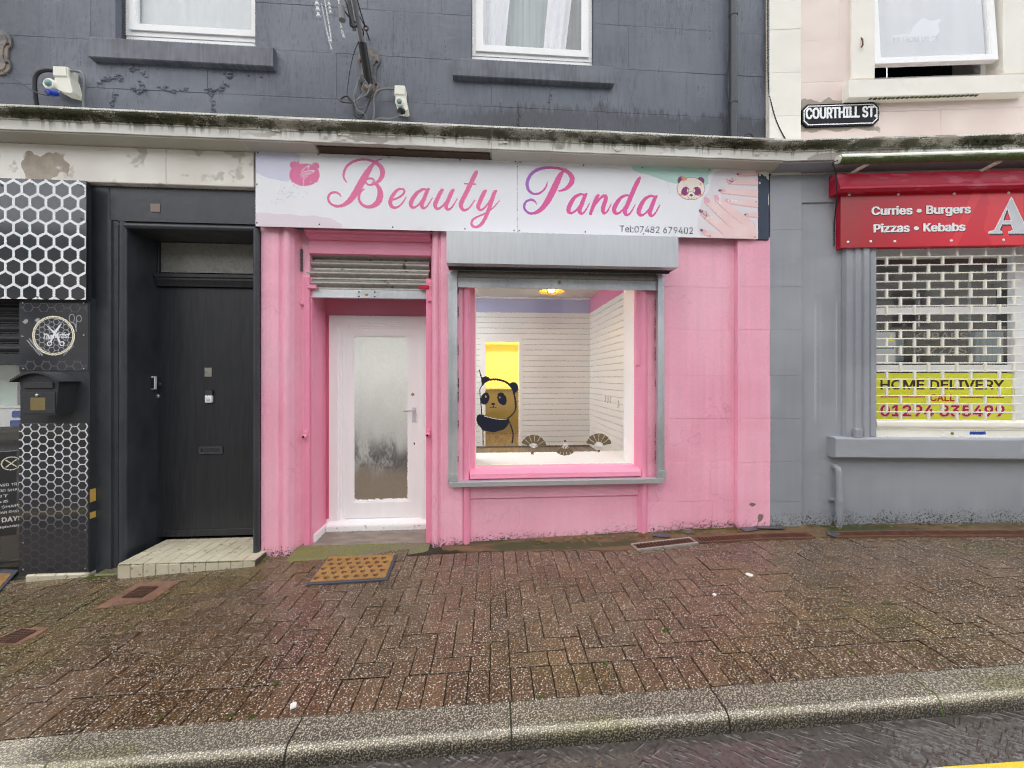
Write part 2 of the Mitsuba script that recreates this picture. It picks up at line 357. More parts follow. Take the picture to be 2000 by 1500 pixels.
mat('slatwall_white', (.80, .80, .775), .35)
mat('room_white', (.80, .80, .79), .55)
mat('room_lilac', (.40, .42, .66), .6)
mat('room_pink', (.72, .22, .42), .6)
mat('room_yellow', (.80, .71, .26), .6)
mat('room_ceiling', (.50, .50, .48), .7)
mat('wood_floor', lambda p, n, uv: mix((.10, .068, .04), (.24, .17, .10), fbm(p.x * 30, p.y * 3, 1.0, 3)), .4)
mat('dark_board', (.12, .085, .055), .5)
mat('counter_wood', (.24, .175, .035), .5)
mat('green_glass', (.66, .80, .71), .4)
mat('tape_yellow', (.58, .36, .08), .6)
mat('slate_chip', lambda p, n, uv: mix((.035, .035, .042), (.085, .083, .095), noise(p.x * 40, p.y * 40, 1.0)), .3)
mat('dead_leaf', lambda p, n, uv: mix((.06, .04, .015), (.22, .17, .05), noise(p.x * 33, p.y * 33, 1.0)), .7)
mat('litter_white', (.62, .61, .57), .6)
def coir_col(p, n, uv):
    return mix((.15, .075, .022), (.40, .215, .070), .5 * noise(p.x * 330, p.y * 330, 1.0) + .5 * fbm(p.x * 16, p.y * 16, 2.0, 2))
mat('coir', coir_col, .9, lambda p, n, uv: .004 * noise(p.x * 260, p.y * 260, 1.0))
mat('coir_print', lambda p, n, uv: mix((.03, .018, .012), (.10, .05, .02), noise(p.x * 280, p.y * 280, 1.0)), .9)
mat('mat_rubber', (.045, .05, .07), .5)
# --- ground
def agg(p, f, seed):
    d, s, r = voronoi(p.x * f + seed, (p.y + p.z) * f)
    return d, s, r
def paver_fn(tone):
    def fn(p, n, uv):
        d, s, r = voronoi(p.x * 112, (p.y + p.z * .6) * 112)
        big = fbm(p.x * 2.2, p.y * 2.2, 3.0, 3)
        base = mix((.038, .023, .012), (.084, .046, .023), big) * tone
        stone = mix(mix((.10, .058, .030), (.27, .17, .095), frac(r * 7.3)), mix((.18, .155, .12), (.60, .54, .45), smoothstep(.3, 1, frac(r * 13.7))), smoothstep(.68, .75, r))
        c = mix(base, stone, smoothstep(.48, .32, d) * smoothstep(.30, .42, r))
        # green growth towards the left and along the wall
        g = smoothstep(.52, .80, fbm(p.x * 1.3, p.y * 2.6, 11.0, 3) + .20 * smoothstep(-1.0, -3, p.x) + .06 * smoothstep(2.6, 3.2, p.y) - .06)
        return mix(c, c * mi.Color3f(.74, .80, .40) + mi.Color3f(.006, .009, .0), .5 * g)
    return fn
def paver_bump(p, n, uv):
    d, s, r = voronoi(p.x * 112, (p.y + p.z * .6) * 112)
    return .0008 * smoothstep(.6, .1, d) * r + .0018 * noise(p.x * 9, p.y * 9, 1.0)
def wet_rough(p, n, uv): return .10 + .32 * smoothstep(.35, .68, fbm(p.x * 1.1, p.y * 1.7, 5.0, 3)) + .08 * noise(p.x * 50, p.y * 50, 2.0)
mat('paver', paver_fn(1.0), wet_rough, paver_bump, 0, .5)
mat('paver_light', paver_fn(1.3), wet_rough, paver_bump, 0, .5)
mat('paver_dark', paver_fn(.72), wet_rough, paver_bump, 0, .5)
mat('joint_dirt', lambda p, n, uv: mix((.014, .011, .007), (.026, .034, .009), smoothstep(.4, .7, fbm(p.x * 6, p.y * 6, 1.0, 3))), .7)
def kerb_fn(p, n, uv):
    d, s, r = voronoi(p.x * 130, (p.y + p.z) * 130)
    c = mix((.050, .042, .030), (.10, .088, .064), fbm(p.x * 4, p.y * 4, p.z * 4, 2))
    stone = mix((.13, .105, .075), (.47, .42, .33), frac(r * 9.7))
    c = mix(c, stone, smoothstep(.52, .34, d) * smoothstep(.12, .25, r))
    g = smoothstep(.55, .75, fbm(p.x * 2.5, p.y * 9, p.z * 9, 3))
    c = mix(c, c * mi.Color3f(.72, .76, .44), g * .7)
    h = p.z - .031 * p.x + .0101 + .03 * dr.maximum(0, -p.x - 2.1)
    worn_glint = smoothstep(-.030, -.012, h) * smoothstep(-.001, -.006, h)  # bullnose paled: edge wear plus a sky reflection painted into the colour
    c = mix(c, c * 1.5 + mi.Color3f(.10, .095, .08), worn_glint)
    low = smoothstep(-.022, -.05, h)  # face below the bullnose painted darker, in place of shade
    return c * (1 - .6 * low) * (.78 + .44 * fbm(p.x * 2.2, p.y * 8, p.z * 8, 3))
def kerb_bump(p, n, uv):
    d, s, r = voronoi(p.x * 130, (p.y + p.z) * 130)
    return .0022 * smoothstep(.6, .1, d) * (.4 + .6 * r)
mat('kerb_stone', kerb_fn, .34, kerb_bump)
def road_bump(p, n, uv):
    wx, wy = p.x + .03 * noise(p.x * 9, p.y * 9, 1.0), p.y + .03 * noise(p.x * 8, p.y * 8, 4.0)
    def streak(ca, sa, seed): return smoothstep(.56, .84, noise((wx * ca + wy * sa) * 24, (wy * ca - wx * sa) * 104, seed))
    m = fbm(p.x * 4, p.y * 6, 8.0, 2)
    return .0027 * streak(.80, .60, 2.0) * smoothstep(.30, .55, m) + .0027 * streak(.86, -.51, 7.0) * smoothstep(.72, .45, m) + .0007 * fbm(p.x * 55, p.y * 55, 1.0, 2)
mat('wet_road', lambda p, n, uv: mix((.034, .028, .024), (.078, .066, .058), fbm(p.x * 70, p.y * 70, 1.0, 3)), .08, road_bump, 0, .9, .25, 1.0)
mat('yellow_line', lambda p, n, uv: mix((.62, .42, .02), (.74, .54, .05), fbm(p.x * 20, p.y * 20, 1.0, 3)), .3)
def conc_fn(p, n, uv):
    big = fbm(p.x * 5, p.y * 5, p.z * 5, 3); sp = noise(p.x * 170, p.y * 170, p.z * 170)
    c = mix((.085, .066, .045), (.19, .155, .115), big) * (.75 + .5 * sp)
    g = smoothstep(.42, .62, fbm(p.x * 2.6, p.y * 7, 21.0, 3))
    return mix(c, mix((.045, .058, .012), (.13, .14, .03), sp), g * .8)
mat('mossy_concrete', conc_fn, .42, lambda p, n, uv: .004 * fbm(p.x * 30, p.y * 30, p.z * 30, 3) + .0012 * noise(p.x * 150, p.y * 150, p.z * 150))
mat('mossy_step', lambda p, n, uv: mix(mix((.085, .075, .05), (.20, .17, .12), noise(p.x * 120, p.y * 120, p.z * 120)), mix((.075, .085, .015), (.20, .21, .05), noise(p.x * 150, p.y * 150, p.z * 150)), smoothstep(.25, .80, .6 * fbm(p.x * 9, p.y * 14, 2.0, 4) + .4 * noise(p.x * 60, p.y * 60, 4.0) + .22 * smoothstep(-1.15, -1.7, p.x) - .06)), .5, lambda p, n, uv: .004 * fbm(p.x * 30, p.y * 30, p.z * 30, 3))
mat('sill_paint', lambda p, n, uv: mix((.062, .071, .088), (.122, .136, .162), smoothstep(.2, .8, .5 * fbm(p.x * 60, p.z * 5, 5.0, 3) + .5 * fbm(p.x * 6, p.z * 6, 1.0, 2))), .45, masonry_bump)
mat('groove_grey', (.50, .50, .485), .8)
mat('lobby_concrete', lambda p, n, uv: mix((.12, .10, .08), (.30, .26, .22), fbm(p.x * 9, p.y * 22, p.z * 9, 4)), .6, lambda p, n, uv: .005 * fbm(p.x * 20, p.y * 30, p.z * 20, 3))
mat('strip_dirt', lambda p, n, uv: mix(mix((.05, .034, .018), (.17, .105, .05), fbm(p.x * 7, p.y * 12, 2.0, 3)), (.035, .045, .012), smoothstep(.5, .66, fbm(p.x * 2.3, p.y * 8, 5.0, 3))), .45,
    lambda p, n, uv: .004 * fbm(p.x * 30, p.y * 30, 1.0, 3))
mat('step_tile', lambda p, n, uv: mix(mix((.40, .36, .25), (.58, .54, .41), fbm(p.x * 6, p.y * 6, p.z * 6, 3)), (.20, .18, .11), smoothstep(.66, .80, fbm(p.x * 40, p.y * 40, p.z * 40, 2))), .4)
mat('tile_grout', (.06, .055, .035), .7)
mat('red_mortar', lambda p, n, uv: mix((.10, .06, .042), (.29, .15, .10), fbm(p.x * 14, p.y * 14, 1.0, 3)) * (.6 + .6 * noise(p.x * 150, p.y * 150, 3.0)), .5,
    lambda p, n, uv: .003 * fbm(p.x * 50, p.y * 50, 1.0, 3))
mat('cast_iron', lambda p, n, uv: mix((.05, .026, .017), (.12, .06, .038), fbm(p.x * 40, p.y * 40, 1.0, 2)), .5)
mat('void', (.002, .002, .002), 1.0, None, 0, 0.0)
mat('far_render', lambda p, n, uv: mix((.36, .34, .31), (.46, .44, .40), fbm(p.x, p.z, 1.0, 3)), .8)
mat('far_roof', (.09, .09, .10), .7)
mat('far_pane', (.05, .06, .07), .15)
scene['glass'] = dict(type='thindielectric', int_ior=1.5)
# ripple-textured obscure glass, misted on the inside
def frost_col(p, n, uv):
    g = fbm(p.x * 34, p.z * 6, 3.0, 3); w = noise(p.x * 14, p.z * 5, 2.0)
    c = mix((.66, .695, .66), (.92, .96, .92), smoothstep(.65, 1.7, p.z + .15 * (w - .5)))
    fine = fbm(p.x * 70, p.z * 34, 9.0, 3)
    clear = smoothstep(.95, .66, p.z + .20 * (w - .5)) * smoothstep(.40, .60, p.z + .10 * (w - .5)) * smoothstep(.22, .66, .55 * fbm(p.x * 8, p.z * 4, 7.0, 3) + .45 * fine + .25 * (p.x + 1.25))
    c = mix(c, (.12, .125, .12), .85 * clear)
    c = mix(c, (.33, .265, .18), .8 * smoothstep(.68, .44, p.z + .10 * (w - .5) + .16 * (fine - .5)))
    ring = dr.sin(90 * fbm(p.x * 16, p.z * 3.0, 4.0, 2))
    return c * (.93 + .022 * ring + .06 * noise(p.x * 90, p.z * 60, 1.0))
scene['frosted_glass'] = dict(type='bumpmap', arbitrary=proc(lambda p, n, uv: .0004 * noise(p.x * 120, p.z * 60, 1.0)), scale=1.0,
    bsdf=dict(type='principledthin', base_color=proc(frost_col), roughness=.3, diff_trans=.55, spec_trans=0.08, eta=1.5))
def emit(c): return dict(type='area', radiance=rgb(c))
# ---------------------------------------------------------------- ground: pavement, kerb, road
def G(px, py, h=0.0):
    """Where the sight line of a picture point meets the pavement (h above it)."""
    tx, tz = (px - 1000) / F, (HZ - py) / F
    y = (-.028 + h - CAMZ) / (tz - .031 * tx - .01)
    for _ in range(12): y = (zg(tx * y, y) + h - CAMZ) / tz
    return np.array([tx * y, y])
def turn(q): a, b = q[1] - q[0], q[2] - q[1]; return a[0] * b[1] - a[1] * b[0]
def prism(poly, zt, zb, chamfer=.0, fn=zg):
    """Convex (x, y) outline -> block with its top edges broken, following the fall of the ground."""
    p = np.asarray(poly, float)
    if turn(p) < 0: p = p[::-1]
    c = p.mean(0); n = len(p)
    inner = np.array(Polygon(p).buffer(-chamfer, join_style=2).exterior.coords)[:-1] if chamfer else p
    if len(inner) != n: inner = c + (p - c) * .93
    else:
        if turn(inner) < 0: inner = inner[::-1]
        k = np.argmin(((inner - p[0]) ** 2).sum(1)); inner = np.roll(inner, -k, 0)
    def lift(q, z): return np.c_[q, [fn(x, y) + z for x, y in q]]
    v = np.vstack([lift(p, zb), lift(p, zt - chamfer), lift(inner, zt)])
    f = []
    for a in (0, n):
        for i in range(n):
            j = (i + 1) % n; f += [[a + i, a + j, a + n + j], [a + i, a + n + j, a + n + i]]
    f += [[2 * n, 2 * n + i, 2 * n + i + 1] for i in range(1, n - 1)]
    return tm(v, f)
def sheet(poly, h, mat_dz=None):
    m = trimesh.creation.extrude_polygon(poly, .03, engine='earcut')
    m.vertices[:, 2] += h - .03
    m.vertices[:, 2] += np.array([zg(x, y) for x, y in m.vertices[:, :2]])
    return m
pavement = thing('pavement', 'wet brown block pavement laid in herringbone between shopfronts and kerb', None, kind='structure')
def bed(x, y): return zg(x, y)
bp = [(-14, 1.79 - .7), (14, 1.79 + .7), (14, 5.0), (-14, 4.2)]
part(pavement, 'joint_bed', cat([prism([(-14, 1.09), (-2.1, 1.685), (-2.1, 4.6), (-14, 4.2)], -.013, -.2), prism([(-2.1, 1.685), (14, 2.49), (14, 5.0), (-2.1, 4.6)], -.013, -.2)]), 'joint_dirt')
def Kxy(u, y): p = K.w(u, -y, 0); return p[0], p[1]
def Axy(u, d): p = A.w(u, d, 0); return p[0], p[1]
def Bxy(u, d): p = B.w(u, d, 0); return p[0], p[1]
wall_edge = Polygon([Axy(-8, .02), Axy(UB, .02), Bxy(6, .02), (9, 0), (-9, 0)])
sold_u0, sold_u1 = A.u(800), A.u(1238)
sold_zone = Polygon([Axy(sold_u0, .16), Axy(sold_u1, .16), Axy(sold_u1, .385), Axy(sold_u0, .385)])
behind = Polygon([Axy(sold_u0, -.3), Axy(sold_u1, -.3), Axy(sold_u1, .16), Axy(sold_u0, .16)])
field = Polygon([Kxy(-7, .2075), Kxy(7, .2075), (7.5, 6), (-7.5, 6)]).intersection(wall_edge).difference(sold_zone).difference(behind)
pv = []
M_ = .1035
for n in range(-90, 90):
    for mth in range(-45, 45):
        x0, y0 = n + 2 * mth, n - 2 * mth
        for vert in (0, 1):
            cx, cy = (x0, y0) if not vert else (x0, y0 + 1)
            w, h = (2, 1) if not vert else (1, 2)
            u0, v0 = cx * M_, cy * M_ + .209
            if u0 < -6 or u0 > 6.3 or v0 < .0 or v0 > 2.6: continue
            pv.append([Kxy(u0 + .0029, v0 + .0029), Kxy(u0 + w * M_ - .0029, v0 + .0029), Kxy(u0 + w * M_ - .0029, v0 + h * M_ - .0029), Kxy(u0 + .0029, v0 + h * M_ - .0029)])
pieces = []
for q in pv:
    g = Polygon(q)
    if not field.covers(g):
        g = g.intersection(field)
        if g.is_empty or g.geom_type != 'Polygon' or g.area < .0009: continue
        g = g.convex_hull.simplify(.003)
    pieces.append(np.array(g.exterior.coords)[:-1])
for i in range(-58, 60):
    u = i * .1065
    pieces.append(np.array([Kxy(u + .0029, .005), Kxy(u + .1036, .005), Kxy(u + .1036, .203), Kxy(u + .0029, .203)]))
u = sold_u0
while u < sold_u1 - .05:
    pieces.append(np.array([Axy(u + .003, .165), Axy(u + .1005, .165), Axy(u + .1005, .38), Axy(u + .003, .38)])); u += .1035
def seen(p):
    x, y = p.mean(0)
    return y > .9 and abs(1000 + F * x / y - 1000) < 1040
pieces.sort(key=lambda p: (not seen(p), p.mean(0)[1] + .25 * abs(p.mean(0)[0])))
far = []
for i, p in enumerate(pieces):
    tilt = rng.normal(0, .0009, 2); c = p.mean(0); dz = rng.normal(0, .0012)
    m = prism(p, .0 + dz, -.05, .0022, lambda x, y: zg(x, y) + tilt[0] * (x - c[0]) / .1 + tilt[1] * (y - c[1]) / .1)
    if i < 300: part(pavement, 'paver', m, ('paver', 'paver', 'paver', 'paver_light', 'paver_dark')[rng.integers(5)])
    else: far.append((m, rng.integers(3)))
for j, mt in enumerate(('paver', 'paver_light', 'paver_dark')):
    part(pavement, 'paver_field', cat([m for m, k in far if k == j]), mt, kind='stuff')
# strip of concrete and dirt along the foot of the walls
def ragged(pts, amp, step=.05, seed=0):
    l = LineString(pts); n = int(l.length / step); r = np.random.default_rng(seed); out = []
    for i in range(n + 1):
        q = l.interpolate(i / n, normalized=True); out.append((q.x + r.normal(0, amp), q.y + r.normal(0, amp)))
    return out
chan = [G(1238, 1071), G(1356, 1057.5), G(1480, 1050.5), G(1610, 1046.5), G(1800, 1044), G(2010, 1044.5), G(2300, 1046)]
front = [Axy(A.u(862), .07), Axy(A.u(885), .12), Axy(A.u(915), .15)] + [tuple(p - np.array([.0, .035])) for p in chan]
back = [Axy(A.u(862), -.3), Axy(UB + .1, -.4), Bxy(3.5, -.3)]
part(pavement, 'dirt_strip', sheet(Polygon(ragged(front, .008, .04, 3) + back[::-1]).buffer(0), .005), 'strip_dirt')
# kerb
kerb = thing('kerb', 'pale exposed aggregate kerb stones with rounded front edge above wet gutter', None, kind='structure')
kj = [K.u(p) for p in (-700, -270, 159, 591, 996, 1387, 1769, 2160, 2600)]
arc = [(.115 + .035 * math.sin(a), -.035 + .035 * math.cos(a)) for a in np.linspace(0, math.pi / 2 * .93, 7)]
kprof = [(0, -.28), (0, .0)] + arc + [(.160, -.075), (.172, -.28)]
def follow(m):
    m.vertices[:, 2] += .031 * m.vertices[:, 0] - .0101 - .03 * np.maximum(0, -m.vertices[:, 0] - 2.1); return m
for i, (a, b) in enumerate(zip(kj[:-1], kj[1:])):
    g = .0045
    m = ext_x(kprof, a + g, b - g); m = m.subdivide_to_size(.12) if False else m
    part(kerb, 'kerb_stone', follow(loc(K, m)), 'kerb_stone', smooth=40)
mm = []
for j, wd in ((2, .020), (6, .022), (3, .010), (5, .010), (4, .010)):
    mm.append(follow(loc(K, ext_x([(q[0] * .985, q[1] - (.004 if q[1] > -.2 else 0)) for q in kprof], kj[j] - wd / 2, kj[j] + wd / 2))))
part(kerb, 'joint_moss', cat(mm[:2]), 'bright_moss'); part(kerb, 'joint_filling', cat(mm[2:]), 'joint_dirt')
road = thing('road', 'dark wet asphalt gutter with rippling rainwater in front of kerb', None, kind='structure')
nx, ny = 40, 24
gx, gd = np.meshgrid(np.r_[-40, -30, -20, -14, np.linspace(-10, 10, nx - 8), 14, 20, 30, 40, 50], np.r_[np.linspace(.14, 1.2, 9), np.linspace(1.6, 8.5, ny - 8)], indexing='ij')
vv = np.array([[*K.w(u, d, 0)[:2], 0] for u, d in zip(gx.ravel(), gd.ravel())]); vv[:, 2] = .031 * vv[:, 0] - .086 - .03 * np.maximum(0, -vv[:, 0] - 2.1) * (vv[:, 0] > -6) - .117 * (vv[:, 0] <= -6) + .025 * np.sin(np.clip(gd.ravel() / 8, 0, 1) * math.pi) 
idx = np.arange((nx + 1) * (ny + 1)).reshape(nx + 1, ny + 1)
qd = np.stack([idx[:-1, :-1], idx[:-1, 1:], idx[1:, 1:], idx[1:, :-1]], -1).reshape(-1, 4)
rm = tm(vv, np.vstack([qd[:, [0, 1, 2]], qd[:, [0, 2, 3]]]))
if rm.face_normals[:, 2].mean() < 0: rm.invert()
scene[road] = mikit.ply(rm, 'wet_road', smooth=True); _used.add(road)
def on_road(u, d): x, y, _ = K.w(u, d, 0); return x, y, .031 * x - .086 + .025 * math.sin(min(1, d / 8) * math.pi)
lv, lf = [], []
for i, u in enumerate(np.linspace(-9, 9, 60)):
    for d in (.372 + .004 * math.sin(i * 2.1), .470 + .004 * math.sin(i * 1.3)):
        x, y, z = on_road(u, d); lv.append([x, y, z + .005])
for i in range(59): lf += [[2 * i, 2 * i + 1, 2 * i + 3], [2 * i, 2 * i + 3, 2 * i + 2]]
lm = tm(lv, lf)
if lm.face_normals[:, 2].mean() < 0: lm.invert()
part(road, 'yellow_line', lm, 'yellow_line', label='yellow painted line along the gutter')
# far pavement and the terrace across the street (closes the street and lights and reflects as a street does)
fp = thing('far_pavement', 'grey pavement along the other side of the street', None, kind='structure')
scene[fp] = mikit.ply(tm([[-40, -6.6 - 2, -1.35], [40, -6.6 + 2, 1.25], [40, -30, 1.25], [-40, -30, -1.35]], [[0, 2, 1], [0, 3, 2]]), 'mossy_concrete'); _used.add(fp)
# ---------------------------------------------------------------- drain channel, covers, mat
def channel_piece(name, label, p0, p1, w, mt, bars, gap_mat='void'):
    t = thing(name, label, 'drain grating', 'drain gratings along the foot of the wall')
    p0, p1 = np.array(p0), np.array(p1); e = (p1 - p0); L = np.linalg.norm(e); e /= L; nrm = np.array([-e[1], e[0]])
    def q(a, b): return tuple(p0 + e * a + nrm * b)
    def rect(a0, a1, b0, b1, zt, zb, ch=.002): return prism([q(a0, b0), q(a1, b0), q(a1, b1), q(a0, b1)], zt, zb, ch)
    part(t, 'frame', cat([rect(0, L, -w / 2, -w / 2 + .014, .018, -.03), rect(0, L, w / 2 - .012, w / 2, .018, -.03), rect(0, .014, -w / 2 + .014, w / 2 - .012, .017, -.03), rect(L - .014, L, -w / 2 + .014, w / 2 - .012, .017, -.03)]), mt)
    step = (L - .028) / bars
    for i in range(bars):
        a = .014 + step * (i + .2)
        part(t, 'bar', rect(a, a + step * .44, -w / 2 + .013, w / 2 - .011, .0165, -.02), 'rust')
    part(t, 'trough', rect(.004, L - .004, -w / 2 + .004, w / 2 - .004, .0065, -.04, 0), gap_mat)
channel_piece('drain_grating', 'short grey edged drain grating at the left end of the channel, below the pink wall', chan[0], chan[1], .118, 'lath_steel', 17)
channel_piece('drain_grating', 'long rusty drain grating below the pink corner pilaster, second from the left', chan[1] + np.array([.012, .0]), chan[2], .115, 'rust', 17)
channel_piece('drain_grating', 'rusty drain grating half buried in dirt below the grey pilaster', chan[2] + np.array([.004, 0]), chan[3] - np.array([.12, 0]), .112, 'rust', 14)
channel_piece('drain_grating', 'orange rusted drain grating beside the short grey pipe', chan[3] + np.array([.06, 0]), chan[4], .115, 'rust', 28)
channel_piece('drain_grating', 'orange rusted drain grating at the right end of the channel, below the takeaway sill', chan[4] + np.array([.01, 0]), chan[5] + np.array([.12, 0]), .115, 'rust', 30)
def cover(label, patch, quad, nx, ny):
    t = thing('drain_cover', label, 'drain cover', 'iron drain covers at the left of the pavement')
    r = np.random.default_rng(len(label))
    part(t, 'mortar', sheet(Polygon(ragged(patch + patch[:1], .006, .04, len(label))).buffer(0), .005), 'red_mortar')
    q = np.array(quad)
    def bil(a, b): return tuple((1 - a) * (1 - b) * q[0] + a * (1 - b) * q[1] + a * b * q[2] + (1 - a) * b * q[3])
    bars = []
    for i in range(nx + 1):
        a = i / nx; s = .16 / nx
        bars.append(prism([bil(max(a - s, 0), 0), bil(min(a + s, 1), 0), bil(min(a + s, 1), 1), bil(max(a - s, 0), 1)], .011, -.02))
    for j in range(ny + 1):
        b = j / ny; s = .16 / ny
        bars.append(prism([bil(0, max(b - s, 0)), bil(1, max(b - s, 0)), bil(1, min(b + s, 1)), bil(0, min(b + s, 1))], .0125, -.02))
    part(t, 'grate', cat(bars), 'cast_iron'); part(t, 'well', prism([bil(0, 0), bil(1, 0), bil(1, 1), bil(0, 1)], .0065, -.01), 'void')
pc = [(0, 690), (720, 250), (980, 215), (1450, 215), (1230, 350), (1000, 510), (620, 600), (400, 610)]
cover('square iron drain cover in a ragged red mortar patch below the cream step', [tuple(G(180 + .12 * x, 1110 + .12 * y)) for x, y in pc],
      [G(180 + .12 * x, 1110 + .12 * y) for x, y in ((480, 495), (800, 500), (1075, 318), (770, 318))], 9, 7)
cover('smaller rusty drain cover at the left edge of the pavement', [tuple(G(*p)) for p in ((-40, 1262), (40, 1228), (100, 1226), (60, 1248), (35, 1260))],
      [G(*p) for p in ((-20, 1258), (28, 1258), (72, 1234), (42, 1231))], 8, 6)
dm = thing('doormat', 'brown coir doormat with dark heart prints on the pavement outside the white door', 'doormat')
mq = [G(598, 1145), G(757, 1135), G(775, 1087), G(640, 1091)]
part(dm, 'rubber_base', prism(mq, .016, .001, .003), 'mat_rubber')
def mb(a, b): q = mq; return (1 - a) * (1 - b) * q[0] + a * (1 - b) * q[1] + a * b * q[2] + (1 - a) * b * q[3]
part(dm, 'coir', prism([mb(.025, .05), mb(.965, .05), mb(.965, .985), mb(.025, .985)], .0225, .01, .003), 'coir')
hs = []
for j in range(5):
    for i in range(7):
        c = mb(.08 + .125 * i + .055 * (j % 2), .14 + .17 * j); r = .019
        if .06 + .125 * i + .055 * (j % 2) > .93: continue
        th = rng.uniform(-.5, .5)
        hp = unary_union([Point(-.5, .4).buffer(.62, 6), Point(.5, .4).buffer(.62, 6), Polygon([(-1.05, .15), (1.05, .15), (0, -1.15)])]).difference(ell(.15, .15, .3, .35))
        hp = affinity.translate(affinity.scale(affinity.rotate(hp, math.degrees(th), origin=(0, 0)), r, r, origin=(0, 0)), *c)
        m = trimesh.creation.extrude_polygon(polys(hp)[0].simplify(.0008), .004, engine='earcut'); m.vertices[:, 2] += np.array([zg(x, y) for x, y in m.vertices[:, :2]]) + .0205; part(dm, 'heart_print', m, 'coir_print')
# slates, leaves and litter fallen on the ground
def chip(px, py, w, l, rot, label, mt='slate_chip', name='slate_fragment', cat_='slate', grp='broken slates lying by the drain channel', h=.012):
    c = G(px, py); r = np.random.default_rng(int(px * 7 + py))
    pts = np.array([(-w, -l), (w * .8, -l * r.uniform(.7, 1)), (w, l * .5), (w * .2, l), (-w * .9, l * r.uniform(.5, .9))]) / 2
    a = math.radians(rot); R = np.array([[math.cos(a), -math.sin(a)], [math.sin(a), math.cos(a)]])
    whole(name, label, cat_, prism(pts @ R.T + c, h + .006, h - .002, .001), mt, group=grp)
chip(1463, 1035.5, .17, .09, 12, 'dark slate piece lying beside the small green leaf at the pink corner')
chip(1505, 1034.5, .26, .06, -8, 'long dark slate fragment leaning along the foot of the grey pilaster', h=.02)
chip(1628, 1045.5, .13, .09, 20, 'dark slate fragment lying in the gap of the drain channel')
chip(1292, 1048.5, .15, .09, -25, 'purplish slate fragment above the first drain grating', h=.012)
chip(1345, 1041.5, .10, .06, 30, 'small slate chip at the foot of the pink wall', h=.008)
for px, py, s, lb in ((573, 1380, .028, 'white scrap of litter near the kerb below the white door'), (1463, 1124, .038, 'white scrap of litter on the pavement below the pink corner pilaster'),
                  (1395, 1163, .022, 'tiny white litter scrap just below the larger white scrap')):
    chip(px, py, s, s * 1.2, 30, lb, 'litter_white', 'litter_scrap', 'litter', 'white litter scraps on the pavement', .004)
r2 = np.random.default_rng(11); lv = []
for i in range(420):
    if r2.random() < .75:
        u_ = r2.uniform(A.u(1040), UB + .3); d_ = abs(r2.normal(0, .07)) + .005; x, y = Axy(u_, d_)
    else: u_ = r2.uniform(0, 2.2); x, y = Bxy(u_, abs(r2.normal(0, .06)) + .005)
    s = r2.uniform(.006, .022); a = r2.uniform(0, 6.3); z = zg(x, y) + .008 + r2.uniform(0, .008)
    e1 = np.array([math.cos(a), math.sin(a), r2.normal(0, .25)]) * s; e2 = np.array([-math.sin(a), math.cos(a), r2.normal(0, .25)]) * s * .6
    c = np.array([x, y, z]); lv.append(tm([c - e1, c - e2, c + e1, c + e2], [[0, 1, 2], [0, 2, 3]]))
whole('leaf_litter', 'brown leaf bits and grit scattered along the foot of the walls', 'leaf litter', cat(lv), 'dead_leaf', kind='stuff')
# tufts of moss in the paving joints and along the wall foot
tv = []
def tuft(x, y, z, r, n):
    for _ in range(n):
        a, q = r2.uniform(0, 6.3), r2.uniform(0, r); c = np.array([x + q * math.cos(a), y + q * math.sin(a) * .7, z]); h = r2.uniform(.004, .014); w = r2.uniform(.002, .004); b = r2.uniform(0, 6.3)
        e = np.array([math.cos(b), math.sin(b), 0]) * w
        tv.append(tm([c - e, c + e, c + np.array([r2.normal(0, .003), r2.normal(0, .003), h])], [[0, 1, 2]]))
for px, py in ((1298, 1232), (1660, 1177), (1735, 1178), (1648, 1164), (1455, 1178), (1662, 1274), (310, 1402), (450, 1398), (492, 1400), (290, 1131), (305, 1128), (1055, 1362), (930, 1070), (935, 1076), (1180, 1295), (540, 1335), (1305, 1230), (250, 1225), (1885, 1068)):
    x, y = G(px, py); tuft(x, y, zg(x, y) - .002, .018, 46)
for i in range(150):
    if i < 100: u_ = r2.uniform(A.u(1300), A.u(1445)); x, y = Axy(u_, .0 + abs(r2.normal(0, .012)))
    elif i < 125: u_ = r2.uniform(.0, 2.4); x, y = Bxy(u_, .012)
    else: u_ = r2.uniform(A.u(190), A.u(232)); x, y = Axy(u_, .04 + r2.uniform(0, .10))
    tuft(x, y, zg(x, y), .014, 20)
whole('moss_tufts', 'green moss tufts in the paving joints and along the foot of the walls', 'moss', cat(tv), 'bright_moss', kind='stuff')
# ---------------------------------------------------------------- left building, upper storey
ub = thing('upper_building', 'slate grey painted upper storey with white framed windows above a mossy cornice', 'building')
W0 = -.03
zj = [3.40, 3.985, 4.395, 4.805, 5.215, 5.625, 6.035]
s1z = A.z(200, 71, .02); s2z = A.z(1000, 112, .02)
wins = [(A.u(225, W0), A.u(498, W0), s1z, s1z + 1.55), (A.u(921, W0), A.u(1160, W0), s2z, s2z + 1.55)]
def minus(r, o):
    """Rectangle less an opening -> rectangles."""
    a0, a1, b0, b1 = r; c0, c1, e0, e1 = o
    if a1 <= c0 or a0 >= c1 or b1 <= e0 or b0 >= e1: return [r]
    out = []
    if a0 < c0: out.append((a0, c0, b0, b1))
    if a1 > c1: out.append((c1, a1, b0, b1))
    m0, m1 = max(a0, c0), min(a1, c1)
    if b0 < e0: out.append((m0, m1, b0, e0))
    if b1 > e1: out.append((m0, m1, e1, b1))
    return out
